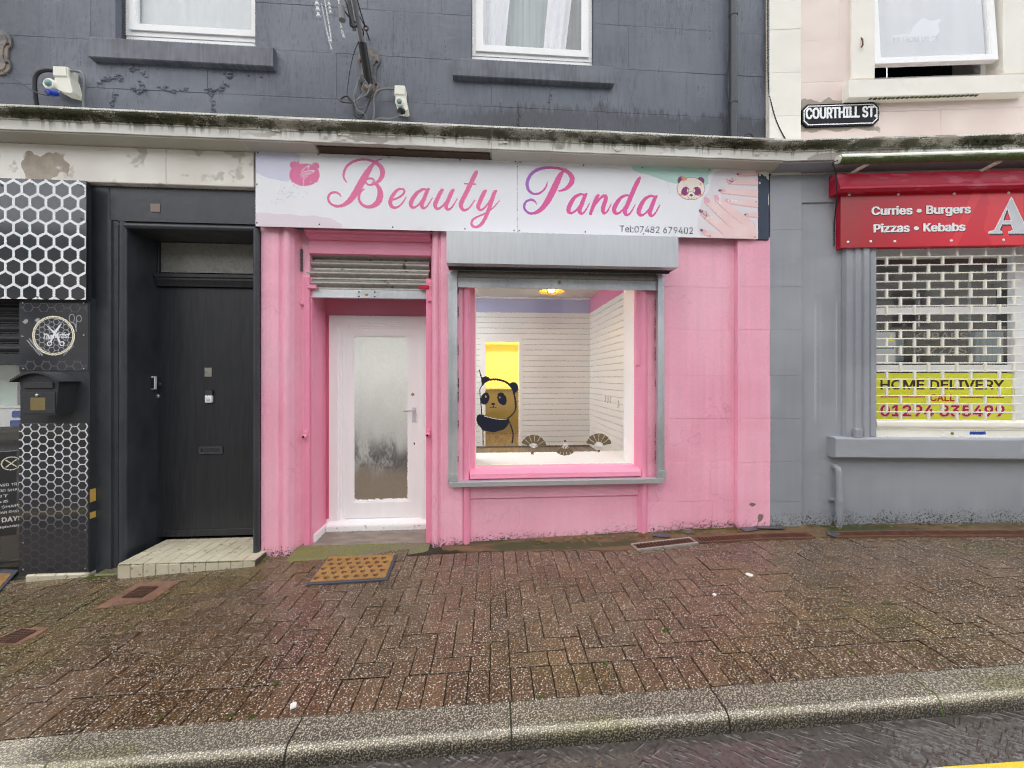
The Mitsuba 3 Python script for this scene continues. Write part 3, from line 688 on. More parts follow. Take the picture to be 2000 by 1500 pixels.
def ashlar(t, fr, u0, u1, zs, d, mt, joints=None, ops=(), seed=1, gap=.0004, smin=.5, smax=1.0, name='stone', b=.0014):
    r = np.random.default_rng(seed)
    for k, (za, zb) in enumerate(zip(zs[:-1], zs[1:])):
        js = sorted(joints.get(k, [])) if joints and k in joints else []
        if not js:
            x = u0 + r.uniform(.3, smax)
            while x < u1 - .25: js.append(x); x += r.uniform(smin, smax)
        e = [u0] + js + [u1]
        for a, c in zip(e[:-1], e[1:]):
            rs = [(a, c, za, zb)]
            for o in ops: rs = [q for x in rs for q in minus(x, o)]
            for q in rs:
                if q[1] - q[0] < .03 or q[3] - q[2] < .03: continue
                part(t, name, bx(q[0] + gap, q[1] - gap, d - .06, d + r.normal(0, .0012), q[2] + gap, q[3] - gap, b), mt, fr)
js = {1: [A.u(p) for p in (90, 400, 655, 960, 1075, 1345)], 2: [A.u(p) for p in (170, 480, 766, 1230)], 3: [A.u(p) for p in (130, 560, 715, 862, 1210, 1390)], 0: [A.u(p) for p in (215, 410, 690, 1013, 1168, 1330)]}
ashlar(ub, A, -10.0, UB - .002, zj, W0, 'slate_paint', js, wins, 5)
back = sbox(-10.0, 3.3, UB, 6.1)
for o in wins: back = back.difference(sbox(o[0] - .001, o[2], o[1] + .001, o[3]))
part(ub, 'wall_core', ext(back, -.42, -.035), 'slate_paint_dark', A)
for i, (a, c) in enumerate(((172, 533), (884, 1200))):
    zt, zb = (A.z(172, 70, .025), A.z(172, 110.5, .025)) if i == 0 else (A.z(884, 111, .025), A.z(884, 147, .025))
    m = ext_x([(-.12, zb), (.018, zb), (.024, zb + .006), (.025, zt - .012), (.018, zt - .003), (-.12, zt + .008)], A.u(a, .025), A.u(c, .025))
    part(ub, 'sill', m, 'sill_paint', A, smooth=35)
    part(ub, 'sub_sill', bx(wins[i][0], wins[i][1], -.30, -.09 if i else -.13, zt - .05, (A.z(1150, 121.5, -.085) if i else A.z(490, 82.5, -.125)) - .002), 'white_upvc', A)
def ring(u0, u1, z0, z1, w):
    return sbox(u0, z0, u1, z1).difference(sbox(u0 + w, z0 + w, u1 - w, z1 - w))
def room(t, fr, u0, u1, z0, z1, d0, depth, mt='room_dark'):
    part(t, 'room', cat([bx(u0 - .02, u1 + .02, d0 - depth - .02, d0 - depth, z0 - .02, z1 + .02), bx(u0 - .04, u0 - .005, d0 - depth, d0, z0, z1), bx(u1 + .005, u1 + .04, d0 - depth, d0, z0, z1),
                         bx(u0, u1, d0 - depth, d0, z0 - .04, z0 - .003), bx(u0, u1, d0 - depth, d0, z1 + .003, z1 + .04)]), mt, fr)
def curtain(u0, u1, z0, z1, d, k=9, amp=.012, top=None):
    n = 60; us = np.linspace(u0, u1, n); v, f = [], []
    for i, u in enumerate(us):
        dd = d + amp * math.sin(i / n * k * 6.28) + .4 * amp * math.sin(i * 1.7)
        ut = u if top is None else top[0] + (u - u0) / (u1 - u0) * (top[1] - top[0])
        v += [[u, -dd, z0], [ut, -dd, z1]]
    for i in range(n - 1): f += [[2 * i, 2 * i + 2, 2 * i + 3], [2 * i, 2 * i + 3, 2 * i + 1]]
    return tm(v, f)
def upvc(o, d, fw, sw, mt='white_upvc', label=None):
    u0, u1, z0, z1 = o; w = ub + '__window'; k = num(w); labels[k] = {'label': label}
    scene[k] = mikit.ply(loc(A, ext(ring(u0, u1, z0, z1, fw), d - .05, d)), mt)
    part(k, 'sash', ext(ring(u0 + fw * .82, u1 - fw * .82, z0 + fw * .82, z1 - fw * .82, sw), d - .03, d + .016), mt, A)
    e = fw * .82 + sw - .006
    part(k, 'bead', ext(ring(u0 + e, u1 - e, z0 + e, z1 - e, .012), d - .02, d + .006), 'white_upvc', A)
    part(k, 'pane', ext(sbox(u0 + e, z0 + e, u1 - e, z1 - e), d - .0155, d - .015), 'glass', A)
    return k, e
o = wins[0]; k1, e = upvc((o[0] + .001, o[1] + .02, A.z(490, 82.5, -.125), o[3]), -.125, .05, .055, label='white window with pale net curtain above the black door')
part(k1, 'net_curtain', curtain(o[0], o[1], o[2], o[3], -.20, 5, .004), 'net_curtain', A, smooth=True)
room(k1, A, o[0], o[1], o[2], o[3], -.18, .9)
o = wins[1]; k2, e = upvc((o[0] + .004, o[1] - .004, A.z(1150, 121.5, -.085), o[3]), -.085, .042, .06, label='white window with parted curtains and misted glass')
cu = lambda p: A.u(p, -.2)
part(k2, 'curtain', curtain(cu(935), cu(981), o[2], o[3], -.20, 3, .01, (cu(935), cu(1012))), 'sheet_curtain', A, smooth=True)
part(k2, 'curtain', curtain(cu(1056), cu(1098), o[2], o[3], -.21, 3, .01, (cu(1085), cu(1135))), 'sheet_curtain', A, smooth=True)
part(k2, 'bundle', loc(A, shift(trimesh.creation.icosphere(3, .13), cu(1128), -.25, o[2] + .07)), 'net_curtain', smooth=True)
part(k2, 'misted_backing', bx(o[0], o[1], -.34, -.33, o[2], o[3]), 'room_mid', A)
room(k2, A, o[0], o[1], o[2], o[3], -.13, .9)
# cornice
cyma = [(.21 + .062 * (t - .16 * math.sin(2 * math.pi * t)), 3.553 + .036 * t) for t in np.linspace(0, 1, 9)]
cprof = [(-.08, 3.462), (.198, 3.462), (.20, 3.465), (.20, 3.534), (.208, 3.539), (.208, 3.553)] + cyma + [(.276, 3.592), (.278, 3.608), (.27, 3.613), (-.08, 3.64)]
cj = [-10.0, A.u(-260), A.u(150), A.u(497), A.u(960), A.u(1072), A.u(1344), UB + .012]
def wobble(m, fr, amp=.004):
    m = m.copy(); v = m.vertices
    s = meshkit.fbm(np.c_[v[:, 0] * 9, v[:, 1] * 9, v[:, 2] * 30], 3) - .5
    v = v + np.c_[np.zeros(len(v)), -s * amp * 2, s * amp]; m.vertices = v; return m
def long_profile(prof, a, c, step=.06):
    n = max(1, int((c - a) / step)); us = np.linspace(a, c, n + 1); p = np.array(prof); k = len(p)
    v = np.vstack([np.c_[np.full(k, u), -p[:, 0], p[:, 1]] for u in us]); f = []
    for i in range(n):
        for j in range(k):
            q = (j + 1) % k; f += [[i * k + j, i * k + q, (i + 1) * k + q], [i * k + j, (i + 1) * k + q, (i + 1) * k + j]]
    cap = ext_x(prof, a, a + .01)
    from trimesh.creation import triangulate_polygon
    vv, tt = triangulate_polygon(Polygon(prof), engine='earcut')
    if True:      # find the outline's points again by position
        mp = [int(np.argmin(((p - x) ** 2).sum(1))) for x in vv]
        for t in tt: f += [[mp[t[0]], mp[t[1]], mp[t[2]]], [n * k + mp[t[0]], n * k + mp[t[2]], n * k + mp[t[1]]]]
    m = tm(v, f); trimesh.repair.fix_normals(m); return m
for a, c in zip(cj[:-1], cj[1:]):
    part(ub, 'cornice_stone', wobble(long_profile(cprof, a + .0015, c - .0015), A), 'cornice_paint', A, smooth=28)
sof = [(-.05, 3.4605), (.190, 3.4605), (.184, 3.452), (.115, 3.449), (.105, 3.443), (.062, 3.441), (-.05, 3.441)]
for a, c in ((-10.0, A.u(497)), (A.u(497) + .002, A.u(628)), (A.u(960), A.u(1072)), (A.u(1072) + .003, UB)):
    part(ub, 'soffit_moulding', wobble(long_profile(sof, a, c), A, .003), 'cornice_paint', A, smooth=28)
part(ub, 'exposed_beam', cat([bx(A.u(632), A.u(791), -.02, .15, 3.449, 3.4612), bx(A.u(795), A.u(957), -.02, .145, 3.447, 3.4605), bx(A.u(628), A.u(960), -.02, .06, 3.440, 3.455), bx(A.u(787), A.u(797), -.0, .16, 3.445, 3.458)]), 'rusty_beam', A, label='rust brown beam where the soffit has broken away')
# curls of paint peeling off the cornice
cu_ = []
for px, py, w in ((540, 255, .05), (670, 263, .04), (760, 258, .06), (790, 262, .05), (862, 266, .10), (945, 265, .04), (1205, 292, .06), (985, 280, .04)):
    u_, z_ = A.at(px, py, .2); r = np.random.default_rng(px)
    for q in range(3):
        a = u_ + r.normal(0, w * .4); b = z_ + r.normal(0, .008); s = w * r.uniform(.3, .7)
        cu_.append(tm([[a - s, -.2015, b + .012], [a + s, -.2015, b + .010], [a + s * .7, -.214, b - .012], [a - s * .6, -.211, b - .009]], [[0, 1, 2], [0, 2, 3], [0, 2, 1], [0, 3, 2]]))
part(ub, 'peeling_paint', cat(cu_), 'ivory_paint', A, kind='stuff')
r3 = np.random.default_rng(5)
def ledge_moss(fr, u0, u1, n, dens, seed, out):
    r = np.random.default_rng(seed); v, f = [], []
    us = r.uniform(u0, u1, n * 3)
    keep = meshkit.fbm(np.c_[us * 3, us * 0, us * 0 + seed], 3) + r.uniform(-.25, .25, len(us)) > dens
    for u in us[keep][:n]:
        t = min(1.0, abs(r.normal(0, .55))); t = 1 - t
        q = cyma[0][0] + .062 * t, 3.548 + .044 * t
        L = r.uniform(.006, .016) * (.6 + .7 * r.random()); a = r.uniform(-.5, .5); w = r.uniform(.0015, .0035)
        c = np.array([u, -q[0] - .001, q[1]])
        tip = c + np.array([a * L, -L * .6, -L * r.uniform(.2, 1.0)])
        i = len(v); v += [c + [w, 0, 0], c - [w, 0, 0], tip, c + [0, -.002, w * 2]]; f += [[i, i + 1, i + 2], [i, i + 3, i + 1], [i + 3, i, i + 2]]
    out.append(loc(fr, tm(v, f)))
ml = []
ledge_moss(A, A.u(-150), UB, 8000, .56, 3, ml); ledge_moss(B, 0, 3.6, 3800, .58, 4, ml)
whole('ledge_moss', 'dark green moss growing along the weathered ledge of the cornice', 'moss', cat(ml), 'moss', kind='stuff')
for a, c in ((-10.0, A.u(-120)), (A.u(-120) , A.u(333)), (A.u(333), A.u(497, .05) - .004)):
    part(ub, 'frieze_stone', bx(a + .0015, c - .0015, -.03, .05, 3.138, 3.44, .005), 'cream_paint', A)
part(ub, 'cornice_return', bx(A.u(497, .05), UB + .02, -.05, .020, 2.83, 3.44), 'slate_paint_dark', A)
lump = []
for poly, nl_, rr in (([(195, 160), (212, 153), (236, 152), (240, 165)], 26, .016), ([(255, 135), (272, 138), (284, 148)], 14, .016), ([(258, 168), (272, 182), (282, 172), (276, 162)], 16, .018), ([(310, 170), (335, 177), (366, 175)], 26, .013), ([(398, 178), (430, 174), (446, 160), (450, 140)], 30, .014), ([(413, 182), (414, 200), (420, 220)], 16, .012), ([(222, 180), (218, 214)], 14, .012), ([(340, 135), (420, 142), (520, 150)], 12, .009), ([(1075, 168), (1073, 205)], 9, .008), ([(1012, 215), (1012, 255)], 10, .008)):
    ln = LineString(poly)
    for q in range(nl_):
        c = ln.interpolate(r3.random(), normalized=True); u_, z_ = A.at(c.x + r3.normal(0, 2.2), c.y + r3.normal(0, 2.2), W0)
        m = trimesh.creation.icosphere(1, 1.0); v = m.vertices * (1 + .35 * (meshkit.noise(m.vertices * 2 + q * 7.3) - .5))[:, None]
        m.vertices = v * np.array([rr * r3.uniform(.6, 1.7), rr * r3.uniform(.5, 1.3), rr * r3.uniform(.4, 1.0)]) + np.array([u_, -W0, z_]); lump.append(m)
part(ub, 'flaking_render', cat(lump), 'slate_paint', A, smooth=True, kind='stuff', label='crumbling painted render in ragged lines below the window sill')
dp = thing('downpipe', 'black painted downpipe on the slate grey upper wall beside the pale building', 'downpipe')
u_ = A.u(1432, .03)
part(dp, 'pipe', loc(A, tube([[u_, -.03, 3.55], [u_, -.03, 6.1]], .033, 14)), 'slate_paint_dark', smooth=40)
for z in (3.62, 4.08, 4.9): part(dp, 'collar', loc(A, tube([[u_, -.03, z], [u_, -.03, z + .035]], .038, 14)), 'slate_paint_dark', smooth=40)
whole('wall_cable', 'thin black cable running down beside the black downpipe', 'cable', loc(A, tube(spline([[A.u(1421), -.0, 3.6], [A.u(1423), 0, 4.0], [A.u(1420), 0, 4.3], [A.u(1424), 0, 4.7], [A.u(1422), 0, 6]], 40), .005, 6)), 'cable_black', smooth=True)
whole('wall_cable', 'thin dark cable along the edge of the grey wall swinging out over the pale corner', 'cable',
      cat([tube(spline([A.w(UB - .005, .005, 6), A.w(UB - .008, .008, 4.6), A.w(UB, .01, 4.25), B.w(.02, .02, 4.1), B.w(.08, .02, 3.9), B.w(.20, .03, 3.66), B.w(.26, .05, 3.6)], 50), .005, 6)]), 'cable_black', smooth=True)

# ---------------------------------------------------------------- black doorway
bd = thing('black_doorway', 'black painted stone doorway with moulded surround and tall plain black door', 'doorway')
ul, ur = A.u(248), A.u(500)
gz = gA(A.u(300)) - .25
part(bd, 'jamb', bx(A.u(178), A.u(213), -.4, .0, gz, 3.135, .006), 'slate_paint_dark', A)
part(bd, 'lintel', bx(A.u(213) + .001, ur, -.4, -.002, 2.84, 3.135, .006), 'slate_paint_dark', A)
arch = [(A.u(213), -.4), (A.u(213), .012), (A.u(219), .012), (A.u(220.5), -.006), (A.u(229), -.012), (A.u(231), .0)] + \
       [(A.u(239) + .034 * math.cos(a), -.018 + .034 * math.sin(a)) for a in np.linspace(math.pi * .95, .12, 9)] + [(A.u(247), -.03), (ul, -.05), (ul, -.4)]
part(bd, 'moulded_jamb', ext_z(arch, gz, 2.84), 'slate_paint_dark', A, smooth=30)
zt = 2.775
arch2 = [(-.4, 2.84), (.010, 2.842), (.010, 2.835), (-.010, 2.832), (-.012, 2.825)] + [(-.02 + .032 * math.sin(a), 2.800 + .030 * math.cos(a)) for a in np.linspace(.5, 2.9, 9)] + [(-.06, zt), (-.4, zt)]
part(bd, 'moulded_head', ext_x(arch2, A.u(232), ur), 'slate_paint_dark', A, smooth=30)
part(bd, 'bead', loc(A, tube([[A.u(500, .03), -.02, gz], [A.u(500, .03), -.02, 2.79]], .026, 14)), 'slate_paint_dark', smooth=40)
part(bd, 'right_jamb', bx(A.u(496), A.u(507), -.4, .015, gz, 2.79), 'slate_paint_dark', A)
D = -.31
dl, dr_, db, dt = A.u(303, D), A.u(506, D), A.z(400, 1049, D), A.z(400, 562, D)
door = part(bd, 'door', bx(dl, dr_, D - .045, D, db + .012, dt, .003), 'black_joinery', A, label='tall plain black door with letter slot')
part(door, 'kick_board', bx(dl, dr_, D, D + .008, db + .012, db + .075), 'black_joinery', A)
part(bd, 'door_frame', cat([bx(ul - .02, dl - .004, D - .06, D + .045, db - .1, 2.78), bx(dl - .004, dr_, D - .07, D + .02, A.z(400, 473, D) + .0, 2.78)]), 'black_joinery', A)
part(bd, 'transom', ext_x([(D - .06, dt + .004), (D + .03, dt + .004), (D + .035, dt + .03), (D + .05, dt + .06), (D + .05, dt + .075), (D + .06, dt + .085), (D + .06, dt + .115), (D - .06, dt + .12)], ul + .01, dr_), 'black_joinery', A, smooth=25)
zf0, zf1 = A.z(400, 533, D), A.z(400, 474, D)
mat('dusty_pane', lambda p, n, uv: mix((.19, .19, .165), (.30, .30, .27), fbm(p.x * 60, p.z * 60, 1.0, 3)), .25)
fl = part(bd, 'fanlight', bx(A.u(311, D), dr_, D - .03, D - .02, zf0 + .005, zf1, 0.001), 'dusty_pane', A, label='dusty glazed fanlight above the black door')
part(bd, 'fanlight_frame', cat([bx(A.u(303, D), A.u(311, D), D - .05, D + .01, zf0 - .02, zf1 + .01), bx(A.u(303, D), dr_, D - .05, D + .008, zf1, zf1 + .03)]), 'black_joinery', A)
u_, z_ = A.at(413, 879, D)
ls = part(door, 'letter_slot', ext(ring(u_ - .105, u_ + .105, z_ - .034, z_ + .034, .018), D, D + .012), 'dark_steel', A)
part(door, 'letter_flap', bx(u_ - .085, u_ + .085, D, D + .006, z_ - .016, z_ + .014), 'matt_black', A)
for px, py, rr in ((311, 751, .02), (308, 774, .02)):
    u_, z_ = A.at(px, py, D + .0); part(door, 'lock', loc(A, shift(lathe([(rr, 0), (rr, .008), (rr * .7, .012), (rr * .35, .013)], 18), u_, D, z_)), 'dark_steel' if py < 760 else 'chrome', smooth=30)
u_, z_ = A.at(407, 727, D); part(door, 'blurred_plate', bx(u_ - .032, u_ + .032, D, D + .004, z_ - .042, z_ + .042, .002), 'dusty_pane', A)  # plain plate made up where a square is blurred out
part(bd, 'back_stop', bx(ul - .1, dr_ + .05, -.45, -.41, gz, 3.1), 'void', A)
part(bd, 'bare_patch', bx(A.u(294), A.u(313), -.002, .0035, A.z(300, 414), A.z(300, 398), .001), 'door_number', A, label='bare brown scar with a screw in the lintel')
db_ = thing('doorbell', 'small black and silver doorbell on the black door', 'doorbell')
u_, z_ = A.at(407, 774, D + .02)
part(db_, 'camera_half', bx(u_ - .033, u_ + .033, D, D + .025, z_ + .008, z_ + .062, .006), 'gloss_black', A)
part(db_, 'button_half', bx(u_ - .033, u_ + .033, D, D + .024, z_ - .062, z_ + .0075, .006), 'print_white', A)
part(db_, 'button', loc(A, shift(lathe([(.018, 0), (.018, .003), (.014, .0045)], 20), u_, D + .024, z_ - .028)), 'letter_silver', smooth=30)
kp = thing('keypad', 'silver edged keypad on the left frame of the black door', 'keypad')
u_, z_ = A.at(295, 748, D + .07)
part(kp, 'housing', bx(u_ - .036, u_ + .036, D + .045, D + .075, z_ - .06, z_ + .06, .006), 'letter_silver', A)
part(kp, 'key_panel', bx(u_ - .02, u_ + .03, D + .075, D + .078, z_ - .05, z_ + .05, .002), 'gloss_black', A)
ds = thing('doorstep', 'cream tiled doorstep with mossy front edge below the black door', 'doorstep')
sd = .17; sz = A.z(300, 1099.5, sd); su0, su1 = A.u(229, sd), A.u(499, sd) - .005
part(ds, 'bed', bx(su0 + .004, su1, -.36, sd - .006, gz, sz - .010, .002), 'tile_grout', A)
nt, nd = 11, 5; tw = (su1 - su0) / nt; td = (sd + .31) / nd
for i in range(nt):
    for j in range(nd):
        part(ds, 'tile', bx(su0 + i * tw + .003, su0 + (i + 1) * tw - .003, -.31 + j * td + .0022, -.31 + (j + 1) * td - .0022 - (.004 if j == nd - 1 else 0), sz - .012, sz + rng.normal(0, .0006), .002), 'step_tile', A)
    part(ds, 'riser_tile', bx(su0 + i * tw + .0025, su0 + (i + 1) * tw - .0025, sd - .01, sd + rng.normal(0, .001), gz, sz - .014, .002), 'step_tile', A)
tv2 = []
for i in range(900):
    u = su0 + (su1 - su0) * r3.random(); h = r3.uniform(.003, .010); w = r3.uniform(.002, .005)
    if meshkit.fbm(np.array([[u * 9, 0, 0]]), 3)[0] < .45: continue
    c = np.array([u, -(sd - r3.uniform(-.006, .012)), sz - .012]); tv2.append(tm([c - [w, 0, 0], c + [w, 0, 0], c + [r3.normal(0, .003), -.004, h]], [[0, 1, 2]]))
part(ds, 'edge_moss', cat(tv2), 'bright_moss', A, kind='stuff')
whole('stone_plinth', 'rough stained stone block at the foot of the black doorway jamb beside the cream step', 'stone', cat([bx(A.u(176, .12), A.u(228, .12), -.1, .10, gz, gA(A.u(200)) + .022, .012)]), 'mossy_concrete', A)
whole('stone_block', 'pale broken stone block under the left pink pilaster', 'stone', cat([bx(A.u(499, .06), A.u(522, .06), -.1, .075, gz, A.z(510, 1092, .06), .014), bx(A.u(524, .06), A.u(546, .06), -.1, .06, gz, A.z(530, 1094, .06), .012)]), 'mossy_concrete', A)

# ---------------------------------------------------------------- barber's shopfront at the left edge
bs = thing('barber_shopfront', 'black barber shopfront with honeycomb panels at the left edge', 'shopfront')
P = .055
pu0, pu1 = A.u(38, P), A.u(174, P)
part(bs, 'pillar', bx(pu0, pu1, -.5, P - .002, A.z(100, 1124, P), A.z(100, 580, P), .004), 'matt_black', A)
part(bs, 'plinth', bx(pu0 + .06, pu1 + .002, -.4, P + .02, gz - .1, A.z(100, 1120, P), .01), 'step_tile', A)
def hexlat(rect, r, lw, flat, ox=0, oz=0):
    u0, u1, z0, z1 = rect; cells = []
    W, H = (1.5 * r, math.sqrt(3) * r) if flat else (math.sqrt(3) * r, 1.5 * r)
    R = r - lw / math.sqrt(3)
    for i in range(-2, int((u1 - u0) / W) + 3):
        for j in range(-2, int((z1 - z0) / H) + 3):
            cx = u0 + ox + i * W + (0 if flat else (j % 2) * W / 2); cz = z0 + oz + j * H + ((i % 2) * H / 2 if flat else 0)
            cells.append(Polygon([(cx + R * math.cos(math.radians(60 * k + (0 if flat else 30))), cz + R * math.sin(math.radians(60 * k + (0 if flat else 30)))) for k in range(6)]))
    return sbox(u0, z0, u1, z1).difference(unary_union(cells))
hz0, hz1 = A.z(100, 585, .10), A.z(100, 350.5, .10); hu1 = A.u(168, .10)
hp = thing('honeycomb_sign', 'large black sign panel with white honeycomb print above the barber shutter', 'sign')
part(hp, 'panel', bx(-6.5, hu1, .06, .10, hz0, hz1, .002), 'gloss_black', A)
part(hp, 'honeycomb_print', ext(hexlat((A.u(-140, .1), hu1 - .001, hz0 + .001, hz1 - .001), .0705, .019, False, .02, .05), .1, .1015), 'print_white', A)
for px, py in ((2, 361), (64, 359), (158, 362), (158, 427), (159, 505), (158, 581), (73, 580)):
    u_, z_ = A.at(px, py, .104); part(hp, 'screw', loc(A, shift(lathe([(.007, 0), (.006, .005), (.002, .006)], 10), u_, .101, z_)), 'matt_black', smooth=30)
# round logo sign
ls_ = thing('logo_sign', 'square black sign with round glowing ring, white scissors and shop name on the barber pillar', 'sign')
Q = P + .004
lz0, lz1 = A.z(104, 724, Q), A.z(104, 591.5, Q)
part(ls_, 'panel', bx(pu0 + .002, pu1 - .002, P - .001, Q, lz0, lz1, .001), 'gloss_black', A)
cx, cz = A.at(105, 655.5, Q); R = 38.5 / F * A.Y(105, Q)
mat('ring_print', (.80, .76, .60), .3); mat('faint_print', (.11, .11, .13), .25); mat('mid_print', (.34, .34, .37), .25)
part(ls_, 'ring', ext(Point(cx, cz).buffer(R, 48).difference(Point(cx, cz).buffer(R * .945, 48)), Q, Q + .002), 'ring_print', A)
part(ls_, 'inner_ring', ext(Point(cx, cz).buffer(R * .92, 48).difference(Point(cx, cz).buffer(R * .885, 48)), Q, Q + .002), 'ring_print', A)
part(ls_, 'honeycomb_print', ext(hexlat((cx - R, cx + R, cz - R, cz + R), R * .15, R * .03, True).intersection(Point(cx, cz).buffer(R * .86, 40)), Q, Q + .001), 'mid_print', A)
lp = lambda g: to_plane(g, A, Q, .18, 0, 570)
sc = unary_union([Polygon([(508, 365), (520, 368), (622, 460), (650, 520), (660, 545), (640, 548), (600, 470)]), Polygon([(672, 345), (660, 348), (590, 430), (570, 480), (540, 545), (556, 552), (600, 470)]),
                  ell(540, 562, 28, 27).difference(ell(540, 562, 18, 17)), ell(675, 562, 28, 27).difference(ell(675, 562, 18, 17))])
part(ls_, 'scissors_print', ext(lp(sc), Q + .001, Q + .0028), 'print_white', A)
part(ls_, 'name_lettering', cat([text('The', A, 82, 100, 662, 10.5, Q + .003, Q + .0056, True, shear=.25), text('Artist', A, 106, 134, 660, 10.5, Q + .003, Q + .0056, True, shear=.3)]), 'print_white', A)
for nm_, g in (('brush_print', LineString([(295, 525), (430, 685)]).buffer(5)), ('brush_print', LineString([(320, 510), (460, 690)]).buffer(6)), ('razor_print', LineString([(800, 583), (690, 690)]).buffer(4)),
               ('shears_print', unary_union([LineString([(785, 330), (815, 350), (830, 425)]).buffer(5), ell(780, 287, 32, 48).difference(ell(780, 287, 25, 41)), LineString([(830, 300), (825, 420)]).buffer(4), ell(858, 290, 30, 40).difference(ell(858, 290, 23, 33))])),
               ('butterfly_print', Polygon([(245, 325), (270, 300), (300, 295), (305, 330), (275, 348)])), ('butterfly_print', Polygon([(375, 310), (400, 288), (428, 285), (432, 318), (405, 335)]))):
    part(ls_, nm_, ext(lp(g), Q, Q + .001), 'mid_print', A)
part(ls_, 'faint_honeycomb', ext(hexlat((pu0 + .01, pu1 - .01, lz1 - .075, lz1 - .004), .04, .006, True), Q, Q + .0008), 'faint_print', A)
part(ls_, 'faint_honeycomb', ext(hexlat((pu0 + .01, pu1 - .01, lz0 + .004, lz0 + .085), .04, .006, True, .02), Q, Q + .0008), 'faint_print', A)
for px, py in ((45, 592), (164, 592), (44, 657), (164, 655), (46, 720), (164, 720)):
    u_, z_ = A.at(px, py, Q); part(ls_, 'screw', loc(A, shift(lathe([(.006, 0), (.005, .004), (.002, .005)], 10), u_, Q, z_)), 'chrome', smooth=30)
hp2 = thing('honeycomb_sign', 'tall narrow panel with white honeycomb print fading downwards below the mailbox', 'sign')
qz0, qz1 = A.z(105, 1115, Q), A.z(105, 827, Q)
part(hp2, 'panel', bx(pu0 + .003, pu1 + .001, P - .001, Q + .002, qz0, qz1, .001), 'gloss_black', A)
mat('fading_print', lambda p, n, uv: mix((.05, .05, .062), (.70, .70, .73), smoothstep(.15, .92, p.z)), .25)
part(hp2, 'honeycomb_print', ext(hexlat((pu0 + .004, pu1 - .001, qz0 + .002, qz1 - .002), .0405, .0085, True), Q + .002, Q + .0032), 'fading_print', A)
for px, py in ((46, 900), (167, 897), (46, 1060), (167, 1035), (46, 1112), (167, 1110)):
    u_, z_ = A.at(px, py, Q); part(hp2, 'screw', loc(A, shift(lathe([(.006, 0), (.005, .004), (.002, .005)], 10), u_, Q + .002, z_)), 'chrome', smooth=30)
whole('hazard_tape', 'scraps of yellow tape on the side of the barber pillar', 'tape', cat([bx(pu1 + .0005, pu1 + .002, P - .055, P - .005, A.z(180, 980, .03), A.z(180, 955, .03), .0005), bx(pu1 + .0005, pu1 + .002, P - .055, P - .005, A.z(180, 1012, .03), A.z(180, 1000, .03), .0005)]), 'tape_yellow', A)
# mailbox
mbx = thing('mailbox', 'black metal mailbox with curved scalloped roof hanging on the barber pillar', 'mailbox')
dm_ = .19
mu0, mu1 = A.u(38, dm_), A.u(114, dm_); mz0, mz1 = A.z(76, 811, dm_), A.z(76, 742, dm_)
v = np.array([[mu0, -dm_, mz1], [mu1 + .005, -dm_, mz1], [mu1 - .02, -dm_, mz0], [mu0 + .03, -dm_, mz0], [mu0, -P, mz1], [mu1 + .005, -P, mz1], [mu1 - .02, -P - .0, mz0 + .02], [mu0 + .03, -P, mz0 + .02]])
mm_ = trimesh.convex.convex_hull(trimesh.Trimesh(v, [[0, 1, 2], [4, 5, 6], [3, 7, 0]], process=False))
part(mbx, 'body', mm_, 'matt_black', A)
uc = (mu0 + mu1) / 2; hw = (mu1 - mu0) / 2 + .035; rise = .075
ro = [(uc + hw * t, mz1 - .01 + rise * (1 - t * t)) for t in np.linspace(-1, 1, 25)]; ri = [(x, z - .007) for x, z in ro[::-1]]
part(mbx, 'roof', ext(Polygon(ro + ri), P, dm_ + .035), 'matt_black', A, smooth=25)
gab = Polygon([(mu0, mz1 - .002)] + [(x, z - .006) for x, z in ro if mu0 < x < mu1] + [(mu1, mz1 - .002)])
part(mbx, 'gable', ext(gab, P, dm_), 'matt_black', A)
sc_ = []
for i in range(1, 24): sc_.append(Point(ro[i][0], ro[i][1] - .004).buffer(.0095, 6))
part(mbx, 'scalloped_edge', ext(unary_union(sc_), dm_ + .030, dm_ + .036), 'matt_black', A)
part(mbx, 'door', bx(mu0 + .025, mu1 - .02, dm_, dm_ + .006, mz0 + .012, mz0 + (mz1 - mz0) * .66, .002), 'matt_black', A)
part(mbx, 'slot_flap', bx(mu0 + .04, mu1 - .03, dm_, dm_ + .014, mz0 + (mz1 - mz0) * .76, mz0 + (mz1 - mz0) * .93, .004), 'matt_black', A)
u_, z_ = A.at(75, 772, dm_); part(mbx, 'lock', loc(A, shift(lathe([(.012, 0), (.012, .006), (.006, .009)], 14), u_, dm_ + .006, z_)), 'chrome', smooth=30)
u_, z_ = A.at(76, 789, dm_); part(mbx, 'blurred_square', bx(u_ - .055, u_ + .055, dm_ + .006, dm_ + .0085, z_ - .05, z_ + .05, .001), 'brass', A)  # made-up plate standing in for a brown blurred square
# shutter and window left of the pillar
for i in range(6):
    z = A.z(20, 690, -.06) + i * .085
    prof = [(-.09, z), (-.075, z + .004)] + [(-.075 + .026 * math.sin(a), z + .012 + .06 * a / math.pi) for a in np.linspace(0, math.pi, 8)] + [(-.075, z + .08), (-.09, z + .084)]
    part(bs, 'shutter_slat', ext_x(prof, -6.5, pu0), 'matt_black', A, smooth=30)
part(bs, 'shutter_rail', bx(-6.5, pu0, -.10, -.06, A.z(20, 712, -.06), A.z(20, 691, -.06)), 'matt_black', A)
part(bs, 'fascia_back', bx(-6.5, A.u(179), -.4, .055, hz0 + .0, 3.135), 'matt_black', A)
part(bs, 'end_wall', bx(-10.0, -6.502, -.5, .05, gz - .4, 3.137), 'slate_paint_dark', A)
part(bs, 'glass', bx(-6.5, pu0, -.202, -.2, gz + .2, A.z(20, 712, -.06) + .1, .0005), 'glass', A)
